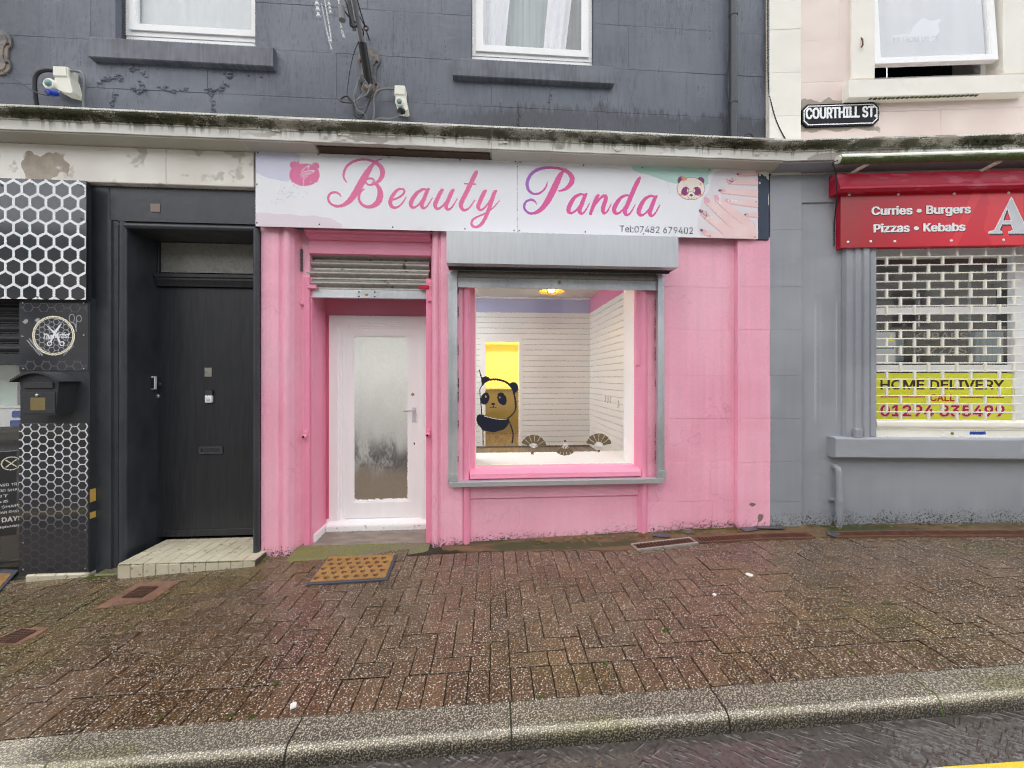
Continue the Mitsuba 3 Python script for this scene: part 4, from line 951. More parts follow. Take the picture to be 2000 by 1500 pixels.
part(bs, 'back_wall', bx(-6.5, pu0 + .3, -1.6, -1.55, gz, 3), 'room_white', A)
part(bs, 'ceiling', bx(-6.5, pu0 + .3, -1.55, -.32, 2.4, 2.45), 'room_white', A)
part(bs, 'side_wall', bx(pu0 + .3, pu0 + .35, -1.55, -.5, gz, 2.4), 'room_white', A)
part(bs, 'floor', bx(-6.5, pu0 + .3, -1.55, -.0, gz - .1, gz + .12), 'step_tile', A)
gd_ = -.34
part(bs, 'green_screen', bx(-6.5, A.u(36, gd_), gd_ - .01, gd_, A.z(20, 792, gd_), A.z(20, 690, gd_)), 'green_glass', A)
part(bs, 'screen_frame', cat([bx(-6.5, pu0 + .2, gd_ - .012, gd_ + .02, A.z(20, 797, gd_), A.z(20, 792, gd_)), bx(A.u(36, gd_), A.u(39, gd_), gd_ - .012, gd_ + .02, A.z(20, 792, gd_), A.z(20, 690, gd_))]), 'white_upvc', A)
part(bs, 'ledge', bx(-6.5, pu0 + .2, gd_ - .3, gd_ + .06, A.z(20, 832, gd_), A.z(20, 799, gd_)), 'white_upvc', A)
part(bs, 'blue_cap', cat([bx(A.u(30, -.3), pu0 + .1, -.30, -.27, A.z(30, 815, -.3), A.z(30, 802, -.3), .006), bx(A.u(29, -.3), pu0 + .1, -.30, -.26, A.z(30, 832, -.3), A.z(30, 820, -.3), .006)]), 'blue_plastic', A)
part(bs, 'stall_riser', bx(-6.5, pu0 + .2, gd_ - .3, gd_ - .0, gz, A.z(20, 834, gd_)), 'matt_black', A)
if 1:
    o_ = A.w(A.u(0, -.16), -.16, 0)
    N = Frame(o_[0], o_[1], .55)
    ib = thing('price_board', 'black notice board with white opening hours text behind the barber pillar', 'notice board')
    bz0, bz1 = N.z(15, 1046, 0), N.z(0, 882, 0)
    part(ib, 'board', bx(-.5, .40, -.02, 0, bz0, bz1), 'gloss_black', N)
    part(ib, 'text_lines', cat([text(s, N, -70, 36 + e, y, h, 0, .002, bb) for s, y, h, e, bb in (('HAIR AND BEARD TRIM', 957, 5, 10, False), ('CUT AND BEARD SHAVE', 968, 5, 10, False), ('HAIRCUT', 979, 5, -20, False), ('OVER 65', 990, 5, -20, False),
        ('BROW AND SHAPE', 1001, 5, 6, False), ('HOT TOWEL CLEAN SHAVE', 1012, 5, 8, False))] + [text('OPEN 7 DAYS', N, -60, 44, 1028, 9, 0, .002, True), text('Monday to Saturday', N, -60, 40, 1040, 5, 0, .002, False)]), 'print_white', N)
    c_, r_ = N.at(22, 905, 0), .06
    part(ib, 'round_emblem', ext(unary_union([Point(*c_).buffer(r_).difference(Point(*c_).buffer(r_ * .88)), LineString([(c_[0] - .03, c_[1] - .03), (c_[0] + .03, c_[1] + .03)]).buffer(.004), LineString([(c_[0] - .03, c_[1] + .03), (c_[0] + .03, c_[1] - .03)]).buffer(.004)]), 0, .002), 'ring_print', N)
bmq = [G(-60, 1165), G(-5, 1163), G(37, 1116), G(-30, 1112)]
m_ = thing('shop_mat', 'dark rubber edged coir mat at the barber shop entrance', 'doormat')
part(m_, 'rubber_border', prism(bmq, .014, 0, .003), 'mat_rubber')
def mb2(a, b): q = bmq; return (1 - a) * (1 - b) * q[0] + a * (1 - b) * q[1] + a * b * q[2] + (1 - a) * b * q[3]
part(m_, 'coir', prism([mb2(.1, .25), mb2(.9, .25), mb2(.9, .8), mb2(.1, .8)], .018, .008, .002), 'coir')
# ---------------------------------------------------------------- pink shopfront
ps = thing('pink_shopfront', 'bright pink painted shopfront with recessed white door and large display window', 'shopfront')
gp = gA(A.u(800)) - .3
TOP = 2.828
part(ps, 'left_pilaster', bx(A.u(508), A.u(545), -.5, 0, gp, TOP, .008), 'pink_paint', A)
def roll(px, d, r, a0, a1, n=9): return [(A.u(px, d) + r * math.cos(a), d + r * math.sin(a)) for a in np.linspace(a0, a1, n)]
UL = A.u(607, -.15) + .004           # left side of the recess
mould = [(A.u(545) + .001, -.5), (A.u(545) + .001, -.004), (A.u(548), -.018), (A.u(552), -.018)] + roll(562, -.022, .034, math.pi * .9, .25) + [(A.u(574.5, -.03), -.035), (A.u(576, -.04), -.05), (A.u(579, -.06), -.06), (A.u(592, -.14), -.115), (UL, -.12), (UL, -.5)]
part(ps, 'door_moulding', ext_z(mould, gp, TOP), 'pink_paint', A, smooth=30)
UR = A.u(842, -.10)
mould2 = [(UR, -.5), (UR, -.10), (UR + .012, -.06)] + roll(851, -.025, .03, math.pi * 1.05, .2) + [(A.u(858), -.012), (A.u(860), -.002), (A.u(860), -.5)]
part(ps, 'door_moulding', ext_z(mould2, gp, TOP), 'pink_paint', A, smooth=30)
part(ps, 'middle_pilaster', bx(A.u(860) + .001, A.u(904), -.5, .004, gp, TOP, .008), 'pink_paint', A)
# head of the door recess
part(ps, 'door_head', ext_x([(-.5, TOP + .3), (.0, TOP + .3), (.0, 2.80), (-.03, 2.795), (-.03, 2.775), (-.075, 2.77), (-.078, 2.752), (-.10, 2.748), (-.5, 2.748)], UL, UR), 'pink_gloss', A, smooth=20)
zb1 = A.z(720, 497, -.1)
part(ps, 'head_board', bx(UL, UR, -.22, -.10, zb1, 2.747), 'pink_gloss', A)
R = -.46
part(ps, 'lobby_wall', bx(UL - .03, UL - .001, R - .3, -.12, gp, 2.75), 'pink_gloss', A)
df0, df1, dz0, dz1 = A.u(645, R), A.u(845, R), A.z(740, 1021, R), A.z(740, 618, R)
part(ps, 'lobby_back', ext(sbox(UL - .03, gp, UR + .1, 2.9).difference(sbox(df0, gp - 1, df1, dz1)), R - .06, R - .012), 'pink_gloss', A)
part(ps, 'side_board', bx(UL, UL + .012, R, -.14, gp, A.z(612, 600, -.15)), 'pink_gloss', A)
part(ps, 'lobby_floor', ext_x([(R - .2, -.3), (R - .2, .002), (-.1, -.02), (-.1, -.3)], UL - .02, UR + .03), 'lobby_concrete', A)
part(ps, 'mossy_ramp', wobble(long_profile([(-.1, -.3), (-.098, -.018), (.0, -.026), (.10, -.034), (.125, -.05), (.125, -.3)], A.u(573), A.u(838), .03), A, .006), 'mossy_step', A, smooth=40)
part(ps, 'white_skirting', cat([bx(UL + .012, UL + .03, R, -.16, -.03, .055), bx(UL + .012, df0 + .02, R - .01, R + .014, -.02, .09)]), 'white_wood', A)
# white door
wd = part(ps, 'white_door', ext(sbox(A.u(672, R), dz0 + .05, A.u(818, R), A.z(740, 641, R)).difference(sbox(A.u(689, R), A.z(740, 981, R), A.u(798, R), A.z(740, 654, R))), R - .045, R - .004), 'white_wood', A, label='white wooden door with tall misted glass pane')
part(ps, 'door_frame', cat([ext(sbox(df0, dz0, df1, dz1).difference(sbox(A.u(662, R), dz0 - .1, A.u(826, R), A.z(740, 633, R))), R - .05, R + .03),
                            ext(sbox(A.u(660, R), dz0, A.u(828, R), A.z(740, 632, R)).difference(sbox(A.u(667, R), dz0 - .1, A.u(822, R), A.z(740, 637, R))), R - .05, R + .016),
                            ext(sbox(A.u(666, R), dz0, A.u(823, R), A.z(740, 636, R)).difference(sbox(A.u(672, R), dz0 - .1, A.u(818, R), A.z(740, 641, R))), R - .05, R + .004)]), 'white_wood', A)
part(ps, 'threshold', ext_x([(R - .1, dz0 - .1), (R - .1, dz0 + .045), (R + .02, dz0 + .04), (R + .075, dz0 + .012), (R + .08, dz0 - .004), (R + .07, dz0 - .1)], df0 - .01, UR), 'white_wood', A)
g0, g1, h0, h1 = A.u(689, R), A.u(798, R), A.z(740, 981, R), A.z(740, 654, R)
part(wd, 'glass_pane', bx(g0, g1, R - .026, R - .024, h0, h1, .0003), 'frosted_glass', A)
part(wd, 'glazing_bead', ext(ring(g0, g1, h0, h1, .012), R - .02, R - .010), 'white_wood', A)
# putty smears along the foot of the pane
pt = []
for i in range(60):
    x = g0 + .012 + (g1 - g0 - .024) * rng.random(); pt.append(Point(x, h0 + .012).buffer(rng.uniform(.004, .022), 5))
pt.append(LineString([(g0, h0 + .012), (g1, h0 + .012)]).buffer(.006))
for i in range(50): pt.append(Point(g1 - .012, h0 + .55 * rng.random()).buffer(rng.uniform(.002, .008), 4))
part(wd, 'putty', ext(unary_union(pt).intersection(sbox(g0, h0, g1, h1)), R - .024, R - .021), 'white_wood', A)
u_, z_ = A.at(809, 810, R)
hd = part(wd, 'handle', bx(u_ - .02, u_ + .02, R - .004, R + .006, z_ - .075, z_ + .075, .004), 'letter_silver', A)
part(hd, 'lever', loc(A, tube([[u_, -(R + .0), z_ + .045], [u_, -(R + .04), z_ + .045], [u_ - .02, -(R + .045), z_ + .045], [u_ - .10, -(R + .045), z_ + .04]], .008, 8)), 'chrome', smooth=40)
u_, z_ = A.at(806, 770, R); part(wd, 'lock', loc(A, shift(lathe([(.016, 0), (.016, .006), (.008, .009)], 16), u_, R - .004, z_)), 'brass', smooth=30)
u_, z_ = A.at(809, 867, R); part(wd, 'keyhole', bx(u_ - .005, u_ + .005, R - .005, R - .002, z_ - .012, z_ + .012), 'void', A)
part(wd, 'glass_sticker', ext(ring(A.u(743, R), A.u(748, R), A.z(745, 722, R), A.z(745, 716, R), .004), R - .0238, R - .023), 'print_white', A)
# display window
wl, wr, wz0, wz1 = A.u(928, -.12), A.u(1238, -.12), A.z(1080, 911, -.12), A.z(1080, 545, -.12)
lm_ = [(A.u(904) + .001, -.14), (A.u(904) + .001, -.01)] + roll(911, -.016, .029, math.pi * .95, .1) + [(A.u(918), -.045), (A.u(921, -.05), -.05), (A.u(923, -.05), -.075), (wl - .004, -.085), (wl, -.12), (wl - .01, -.122), (wl - .012, -.14), (A.u(904) + .001, -.14)]
rm_ = [(A.u(1266), -.14), (A.u(1266), -.01)] + roll(1256, -.016, .029, .05, math.pi * .9)  + [(A.u(1247), -.045), (A.u(1244, -.05), -.05), (A.u(1242, -.05), -.075), (wr + .004, -.085), (wr, -.12), (wr + .01, -.122), (wr + .012, -.14), (A.u(1266), -.14)]
dw = part(ps, 'display_window', bx(wl - .003, wr + .003, -.1215, -.12, wz0 - .02, wz1 + .3, .0003), 'glass', A, label='large display window with black panda sticker and lit white room behind')
part(ps, 'window_moulding', ext_z(lm_, gp, TOP), 'pink_gloss', A, smooth=30)
part(ps, 'window_moulding', ext_z(rm_, gp, TOP), 'pink_gloss', A, smooth=30)
zs = A.z(1080, 934, .0)
part(ps, 'window_sill', ext_x([(-.3, zs), (-.0, zs + .004), (.012, zs + .012), (.010, zs + .05), (-.015, zs + .066), (-.035, zs + .085), (-.09, wz0 - .012), (-.1, wz0 + .004), (-.119, wz0 + .006), (-.3, wz0 - .01)], A.u(918), A.u(1251)), 'pink_gloss', A, smooth=20)
part(ps, 'window_head', bx(A.u(905), A.u(1265), -.4, -.06, A.z(1080, 530, -.1), TOP), 'pink_gloss', A)
zp = A.z(1080, 971, -.03)
part(ps, 'apron', bx(A.u(917), A.u(1249), -.4, -.024, zp, zs, .006), 'pink_paint', A)
part(ps, 'apron', bx(A.u(917), A.u(1249), -.4, -.04, gp, zp - .002, .006), 'pink_paint', A)
zr = [A.z(1350, y, -.02) for y in (1100, 979, 902, 818, 734, 644.5, 560.6)] + [TOP]
ashlar(ps, A, A.u(1266) + .001, A.u(1437), zr, -.02, 'pink_paint', {0: [A.u(1313), A.u(1394)], 1: [A.u(1390)], 2: [A.u(1275)], 3: [A.u(1420)], 4: [A.u(1275)], 5: [A.u(1425)], 6: [A.u(1272)]}, (), 3, .0004, b=.0012)
ashlar(ps, A, A.u(1437) + .0005, UB, zr, .03, 'pink_paint', {k: [UB - .0005] for k in range(7)}, (), 4, .0004, name='pilaster_stone', b=.0012)
part(ps, 'wall_core', bx(A.u(1266), UB - .01, -.4, -.035, gp, TOP), 'pink_paint', A)
part(ps, 'bracket_plate', cat([bx(A.u(1241, -.03), A.u(1250, -.03), -.045, -.012, A.z(1246, 714, -.03), A.z(1246, 682, -.03), .004), shift(lathe([(.006, 0), (.005, .003)], 8), A.u(1246, -.03), -.012, A.z(1246, 690, -.03)), shift(lathe([(.006, 0), (.005, .003)], 8), A.u(1246, -.03), -.012, A.z(1246, 706, -.03))]), 'pink_gloss', A)
# ---------------------------------------------------------------- roller shutter over the white door
rs = thing('door_shutter', 'worn steel roller shutter rolled up above the white door in pink guide rails', 'roller shutter')
sd_ = -.135
zr0 = A.z(720, 582, sd_); zr1 = A.z(720, 566, sd_)
sl, sr = A.u(598, sd_), A.u(838, sd_)
part(rs, 'bottom_rail', cat([bx(A.u(603, sd_), A.u(833, sd_), sd_ - .02, sd_, zr0, zr1, .003), bx(A.u(603, sd_), A.u(833, sd_), sd_ - .02, sd_ + .012, zr0 - .004, zr0 + .006, .002)]), 'galvanised', A)
for i in range(5):
    z = zr1 + .002 + i * .0905; back_ = 0 if i < 2 else (.012 * (i - 1) ** 1.6)
    prof = [(sd_ - .03 - back_, z), (sd_ - .008 - back_, z + .002), (sd_ - .010 - back_, z + .016)] + [(sd_ - .012 - back_ + .030 * math.sin(a), z + .018 + .066 * a / math.pi) for a in np.linspace(0, math.pi, 10)] + [(sd_ - .012 - back_, z + .088), (sd_ - .03 - back_, z + .089)]
    part(rs, 'slat', ext_x(prof, sl + .008 * (i % 2), sr - .004 * (i % 2)), 'lath_steel', A, smooth=30)
part(rs, 'barrel', loc(A, tube([[sl, .30, zr1 + .44], [sr, .30, zr1 + .44]], .13, 20)), 'lath_steel', smooth=40)
for px, py in ((701, 570), (701, 579), (732, 570.5), (732, 579.5)):
    u_, z_ = A.at(px, py, sd_); part(rs, 'bolt', loc(A, shift(lathe([(.008, 0), (.007, .004), (.003, .006)], 10), u_, sd_, z_)), 'dark_steel', smooth=30)
u_, z_ = A.at(716, 574.5, sd_); part(rs, 'lock', loc(A, shift(lathe([(.014, 0), (.014, .004), (.008, .006)], 14), u_, sd_, z_)), 'brass', smooth=30)
zgd = A.z(598, 541, -.11)
part(rs, 'guide_rail', cat([bx(A.u(593, -.10), A.u(604, -.10), -.16, -.10, gp, zgd, .003), bx(A.u(604, -.10) + .001, A.u(606.5, -.10), -.20, -.13, gp, zgd, .001)]), 'pink_gloss', A)
part(rs, 'guide_rail', bx(A.u(832, -.09), A.u(842, -.09), -.16, -.09, gp, zgd, .003), 'pink_gloss', A)
part(rs, 'stop_tab', bx(A.u(600, -.09), A.u(617, -.09), -.12, -.088, A.z(608, 563, -.09), A.z(608, 556, -.09), .002), 'pink_gloss', A)
part(rs, 'stop_tab', bx(A.u(818, -.08), A.u(838, -.08), -.11, -.078, A.z(828, 564, -.08), A.z(828, 557, -.08), .002), 'red_canopy', A)
for px, py, d in ((587, 592, -.10), (841, 585, -.075)): u_, z_ = A.at(px, py, d); part(rs, 'fixing_tab', bx(u_ - .03, u_ + .03, d - .03, d + .012, z_ - .016, z_ + .016, .003), 'pink_gloss', A)
for px, py, d in ((596, 851, -.095), (836, 848, -.085)):
    u_, z_ = A.at(px, py, d)
    part(rs, 'pin_lock', loc(A, cat([shift(lathe([(.020, 0), (.018, .035), (.011, .04), (.010, .03)], 14), u_, d, z_ - .006), shift(bx(-.012, .022, -.03, .012, -.005, .045, .004), u_, d, z_)])), 'pink_gloss', smooth=30)
    part(rs, 'pin_hole', loc(A, shift(lathe([(.0095, .036), (.0095, .0405)], 12), u_, d, z_ - .006)), 'void')
part(rs, 'torn_bracket', cat([bx(A.u(588, -.13), A.u(596, -.13), -.2, -.12, A.z(590, 545, -.13), A.z(590, 485, -.13), .002), bx(A.u(588, -.1), A.u(590, -.1), -.15, -.09, A.z(590, 530, -.1), A.z(590, 486, -.1), .001)]), 'dark_steel', A)
# ---------------------------------------------------------------- roller shutter of the display window
ws = thing('window_shutter', 'grey steel roller shutter box and side guides around the display window', 'roller shutter')
bd0, bd1 = .03, .27
bu0, bu1 = A.u(872, bd1), A.u(1325, bd1); bz1, bz0 = A.z(872, 450.5, bd1), A.z(872, 513.5, bd1)
part(ws, 'box', cat([bx(bu0, bu1, bd1 - .003, bd1, bz0, bz1, .0012), bx(bu0, bu1, bd0, bd1 - .004, bz1 - .004, bz1 - .001, .001), bx(bu0, bu0 + .003, bd0, bd1 - .004, bz0 + .001, bz1 - .005, .001), bx(bu1 - .003, bu1, bd0, bd1 - .004, bz0 + .001, bz1 - .005, .001),
                     bx(bu0 + .004, bu1 - .004, bd1 - .085, bd1 - .004, bz0, bz0 + .003, .001)]), 'box_steel', A)
part(ws, 'box_underside', cat([bx(bu0 + .004, bu1 - .004, bd0 + .03, bd1 - .088, bz0 + .006, bz0 + .009, .001), bx(bu0 + .004, bu1 - .004, bd0 + .075, bd0 + .085, bz0 - .012, bz0 + .005, .001)]), 'dark_steel', A)
gz0, gz1 = A.z(884, 941, .055), bz0 - .002
for a, m_, c, px in ((875, 884, 893.5, 879), (1283, 1291, 1300, 1296)):
    k = part(ws, 'guide', cat([bx(A.u(a, .04), A.u(m_, .04), .006, .018 if px < 1000 else .062, gz0, gz1, .002), bx(A.u(m_, .04) + .001, A.u(c, .04), .006, .062 if px < 1000 else .018, gz0, gz1, .002)]), 'galvanised', A)
    for py in (557, 661, 778, 850, 915):
        u_, z_ = A.at(px, py, .02); part(k, 'screw', loc(A, shift(lathe([(.007, 0), (.006, .003), (.002, .005)], 10), u_, .018, z_)), 'chrome', smooth=30)
    part(k, 'foot', bx(A.u(a, .05), A.u(c, .05), .0635, .068, gz0, gz0 + .075, .002), 'galvanised', A)
rz_ = np.random.default_rng(8); stn = []
for px in (1281.6, 894.6):
    for _ in range(26 if px > 1000 else 12):
        y = 560 + 340 * rz_.random() ** 1.3; L_ = rz_.uniform(4, 26); u_ = A.u(px + rz_.normal(0, .5), .02); stn.append(bx(u_ - rz_.uniform(.002, .006), u_ + .003, .004, .012, A.z(px, y + L_, .02), A.z(px, y, .02), .002))
part(ws, 'rust_stain', cat(stn), 'rust', A, kind='stuff')
su0_, su1_ = A.u(894, .035), A.u(1283.5, .035)
zq0, zq1 = A.z(1080, 563.5, .035), A.z(1080, 546, .035)
k = part(ws, 'bottom_rail', cat([bx(su0_, su1_, .018, .035, zq0, zq1, .002), bx(su0_, su1_, .018, .043, zq0 - .003, zq0 + .006, .001), bx(su0_, su1_, .018, .040, zq1 - .006, zq1 + .002, .001)]), 'galvanised', A)
for px, py in ((1076.5, 549.5), (1076.5, 557.5), (1108, 549.5), (1108, 558)):
    u_, z_ = A.at(px, py, .036); part(k, 'bolt', loc(A, shift(lathe([(.008, 0), (.007, .004), (.003, .006)], 10), u_, .035, z_)), 'chrome', smooth=30)
u_, z_ = A.at(1092.5, 552, .036); part(k, 'lock', loc(A, shift(lathe([(.016, 0), (.016, .005), (.008, .007)], 14), u_, .035, z_)), 'brass', smooth=30)
for i in range(3):
    z = zq1 + .003 + i * .062
    part(ws, 'slat', ext_x([(.008, z), (.026, z + .002), (.031, z + .02), (.031, z + .044), (.026, z + .058), (.008, z + .06)], su0_, su1_), 'lath_steel', A, smooth=30)
part(ws, 'sill_angle', cat([bx(A.u(877, .07), A.u(1297, .07), .0, .072, gz0 - .008, gz0 - .002, .001), bx(A.u(877, .07), A.u(1297, .07), .069, .072, gz0 - .044, gz0 - .003, .001)]), 'box_steel', A)
# ---------------------------------------------------------------- room behind the window
sr_ = thing('shop_room', 'empty white slat panelled room behind the display window', None, kind='structure')
BD, RU = -3.5, 1.69
fz, cz_, sz_ = .235, 2.97, 2.69
pitch = .0989; z0_ = 2.598
ou0, ou1, oz1 = A.u(938, BD + .03), A.u(1020, BD + .03), A.z(980, 660, BD + .03)
zs_ = [fz] + [z0_ - pitch * k for k in range(23, -1, -1) if z0_ - pitch * k > fz + .02] + [sz_]
for za, zb in zip(zs_[:-1], zs_[1:]):
    for a, c in ((-2.4, ou0), (ou1, RU)) if za < oz1 - .02 else ((-2.4, RU),):
        part(sr_, 'plank', bx(a, c, BD, BD + .018, za + .010, zb - .0005, .001), 'slatwall_white', A)
    if za < oz1 - .02 < zb: part(sr_, 'plank', bx(ou0 + .001, ou1 - .001, BD, BD + .018, oz1 + .001, zb - .001, .002), 'slatwall_white', A)
    part(sr_, 'plank', bx(RU - .018, RU, BD + .018, -.42, za + .010, zb - .0005, .001), 'slatwall_white', A)
part(sr_, 'back_wall', ext(sbox(-2.5, 0, RU + .1, 3.1).difference(sbox(A.u(948, BD), fz, A.u(1014, BD), A.z(980, 666, BD))), BD - .1, BD - .004), 'groove_grey', A)
part(sr_, 'right_wall', bx(RU + .001, RU + .1, BD, -.42, 0, 3.1), 'groove_grey', A)
part(sr_, 'lilac_band', bx(-2.4, RU, BD - .002, BD + .012, sz_ + .002, cz_), 'room_lilac', A)
part(sr_, 'pink_band', bx(RU - .012, RU + .003, BD + .012, -.42, sz_ + .002, cz_), 'room_pink', A)
part(sr_, 'cornice_trim', bx(-2.4, RU, BD + .012, BD + .05, cz_ - .03, cz_ - .001, .006), 'room_white', A)
part(sr_, 'ceiling', bx(-2.5, RU + .1, BD, -.42, cz_, cz_ + .08), 'room_ceiling', A)
part(sr_, 'floor', bx(-2.5, RU + .1, BD, -.56, fz - .1, fz), 'wood_floor', A)
part(sr_, 'left_wall', bx(-2.5, -2.4, BD, -.52, 0, 3.1), 'room_white', A)
part(sr_, 'front_wall', cat([bx(-2.5, UL - .03, -.55, -.42, 0, 3.1), bx(UR + .05, wl - .001, -.55, -.42, 0, 3.1), bx(wr + .26, RU + .1, -.55, -.42, 0, 3.1), bx(wl, wr + .26, -.55, -.42, wz1 + .2, 3.1), bx(UL - .03, UR + .05, -.55, -.51, dz1, 3.1)]), 'room_white', A)
bz = wz0 - .004
part(sr_, 'display_board', cat([bx(wl - .02, wr + .24, -.85, -.123, bz - .03, bz, .003), bx(wl - .02, wr + .24, -.84, -.15, 0.0, bz - .032)]), 'room_white', A)
part(sr_, 'window_reveal', bx(wr + .001, wr + .02, -.40, -.123, bz, wz1 + .2, .002), 'room_white', A)
part(sr_, 'window_reveal', bx(wl - .02, wl - .001, -.40, -.123, bz, wz1 + .2, .002), 'room_white', A)
fr_ = sbox(ou0, fz, ou1, oz1).difference(sbox(A.u(948, BD + .03), fz - 1, A.u(1014, BD + .03), A.z(980, 666.5, BD + .03)))
part(sr_, 'doorway_frame', ext(fr_, BD - .1, BD + .03), 'room_white', A)
yu0, yu1 = A.u(948, BD) - .15, A.u(1014, BD) + .35
part(sr_, 'yellow_room', cat([bx(yu0 - .05, yu1 + .05, BD - 2.3, BD - 2.2, 0, 3), bx(yu0 - .05, yu0, BD - 2.2, BD - .1, 0, 3), bx(yu1, yu1 + .05, BD - 2.2, BD - .1, 0, 3), bx(yu0, yu1, BD - 2.2, BD - .1, 2.75, 2.8)]), 'room_yellow', A, label='yellow painted back room seen through the inner doorway')
part(sr_, 'yellow_beam', bx(yu0, yu1, BD - 2.2, BD - 1.9, 2.28, 2.75), 'room_yellow', A)
part(sr_, 'back_room_floor', bx(yu0, yu1, BD - 2.2, BD - .1, .2, fz - .003), 'wood_floor', A)
part(sr_, 'counter', cat([bx(yu0, yu1, BD - 2.2, BD - 1.7, 1.24, 1.30, .005)]), 'room_yellow', A)
part(sr_, 'counter_front', bx(yu0, yu1, BD - 2.19, BD - 1.75, fz, 1.235), 'counter_wood', A)
part(sr_, 'skirting', bx(-2.4, RU, BD + .018, BD + .032, fz, fz + .03), 'dark_board', A)
part(sr_, 'socket', bx(A.u(934, BD + .02) - .04, A.u(934, BD + .02) + .04, BD + .018, BD + .03, A.z(934, 765, BD), A.z(934, 760, BD), .003), 'room_white', A)
for i, (yy, zz) in enumerate(((-2.55, 1.18), (-2.42, 1.17), (-2.30, 1.17), (-1.95, 1.13))):
    part(sr_, 'socket', bx(RU - .032, RU - .018, yy - .05, yy + .03, zz - .05, zz + .05, .004), 'room_white', A)
    part(sr_, 'socket_shadow_plate', bx(RU - .0195, RU - .0175, yy - .055, yy + .034, zz - .055, zz + .05, .0005), 'dark_board', A)  # thin dark sheet behind each socket stands in for its shadow
# lamps that light the room
pl = thing('pendant_lamp', 'lit pendant lamp with shallow yellow shade behind the top of the display window', 'pendant lamp')
PY = -1.45; u_ = A.u(1077, PY); z_ = A.z(1077, 570, PY)
def revolve(pts, u, d, z, sides=32):
    m = trimesh.creation.revolve(np.array(pts), sections=sides); m.vertices = m.vertices + np.array([u, -d, z]); return m
mat('lamp_brass', (.75, .52, .12), .25, None, .8)
part(pl, 'shade', revolve([(.172, 0), (.170, .006), (.10, .055), (.045, .085), (.03, .10), (.026, .10), (.04, .08), (.095, .05), (.165, .004), (.172, 0)], u_, PY, z_), 'lamp_brass', A, smooth=40)
part(pl, 'cord', loc(A, tube([[u_, -PY, z_ + .10], [u_, -PY, cz_ + .01]], .004, 6)), 'cable_black')
kb = part(pl, 'bulb', shift(trimesh.creation.icosphere(2, .045), u_, PY, z_ + .035), 'room_white', A, smooth=True); scene[kb]['emitter'] = emit((22, 13, 4))
for uu, dd, lb in ((-1.25, -1.1, 'unseen ceiling panel added to brighten the shop room, the one nearest the street'), (-1.25, -1.85, 'unseen ceiling panel added to brighten the shop room behind the white door'), (-1.25, -2.6, 'unseen ceiling panel added to brighten the shop room nearest the inner doorway')):
    cl = thing('added_ceiling_light', lb, 'ceiling light', 'unseen ceiling panels added to the shop room')  # unseen light panels, added to brighten the slat walls
    part(cl, 'frame', ext(ring(uu - .32, uu + .32, 0, .02, .002), dd - .3, dd - .298) if False else bx(uu - .32, uu + .32, dd - .32, dd + .32, cz_ - .02, cz_ - .001, .002), 'room_white', A)
    m = tm([[uu - .29, -dd - .29, cz_ - .022], [uu + .29, -dd - .29, cz_ - .022], [uu + .29, -dd + .29, cz_ - .022], [uu - .29, -dd + .29, cz_ - .022]], [[0, 2, 1], [0, 3, 2]])
    kd = part(cl, 'diffuser', m, 'room_white', A); scene[kd]['emitter'] = emit((1.9, 2.0, 2.1))
cl = thing('back_room_light', 'ceiling light of the yellow back room behind the inner doorway', 'ceiling light')
uu, dd = (yu0 + yu1) / 2, BD - 1.0
part(cl, 'frame', bx(uu - .3, uu + .3, dd - .3, dd + .3, 2.73, 2.749, .002), 'room_white', A)
m = tm([[uu - .27, -dd - .27, 2.728], [uu + .27, -dd - .27, 2.728], [uu + .27, -dd + .27, 2.728], [uu - .27, -dd + .27, 2.728]], [[0, 2, 1], [0, 3, 2]])
kd = part(cl, 'diffuser', m, 'room_white', A); scene[kd]['emitter'] = emit((3.2, 3.0, 2.6))
# ---------------------------------------------------------------- stickers on the display window
gdp = -.1195
tg = lambda g: to_plane(g, A, gdp, .26, 860, 700)
pst = thing('panda_sticker', 'black peeping panda sticker at the lower left of the display window', 'window sticker')
part(pst, 'outline', ext(tg(unary_union([stroke([(293, 88, 8), (310, 150, 9), (322, 200, 6)]), stroke([(296, 240, 5), (303, 320, 8), (310, 400, 8), (318, 520, 8), (322, 650, 9)]),
    stroke([(294, 240, 5), (312, 205, 8), (340, 178, 9), (375, 160, 14), (435, 160, 15), (500, 182, 16), (540, 225, 14), (557, 280, 12), (566, 340, 14), (562, 390, 10), (535, 428, 9), (508, 447, 9)]),
    stroke([(512, 460, 6), (535, 520, 9), (547, 575, 9), (540, 634, 10)])])), gdp, gdp + .0012), 'print_navy', A)
part(pst, 'left_ear', ext(tg(Polygon([(312, 200), (306, 165), (318, 140), (340, 134), (365, 142), (376, 158), (345, 172), (322, 190)])), gdp, gdp + .0012), 'print_navy', A)
part(pst, 'right_ear', ext(tg(ell(548, 220, 37, 42).difference(Polygon([(495, 190), (540, 228), (548, 262), (530, 300), (480, 300)]))), gdp, gdp + .0012), 'print_navy', A)
part(pst, 'eye_patch', ext(tg(ell(336, 302, 31, 47, 14).difference(ell(343, 287, 8, 8)).difference(sbox(250, 240, 303, 360))), gdp, gdp + .0012), 'print_navy', A)
part(pst, 'eye_patch', ext(tg(ell(463, 304, 33, 49, -22).difference(ell(447, 294, 7, 7))), gdp, gdp + .0012), 'print_navy', A)
part(pst, 'nose_and_mouth', ext(tg(unary_union([ell(397, 343, 14, 9), stroke([(398, 345, 5), (398, 360, 5), (390, 369, 5), (376, 370, 5)]), stroke([(398, 360, 5), (408, 368, 5), (421, 366, 5)])])), gdp, gdp + .0012), 'print_navy', A)
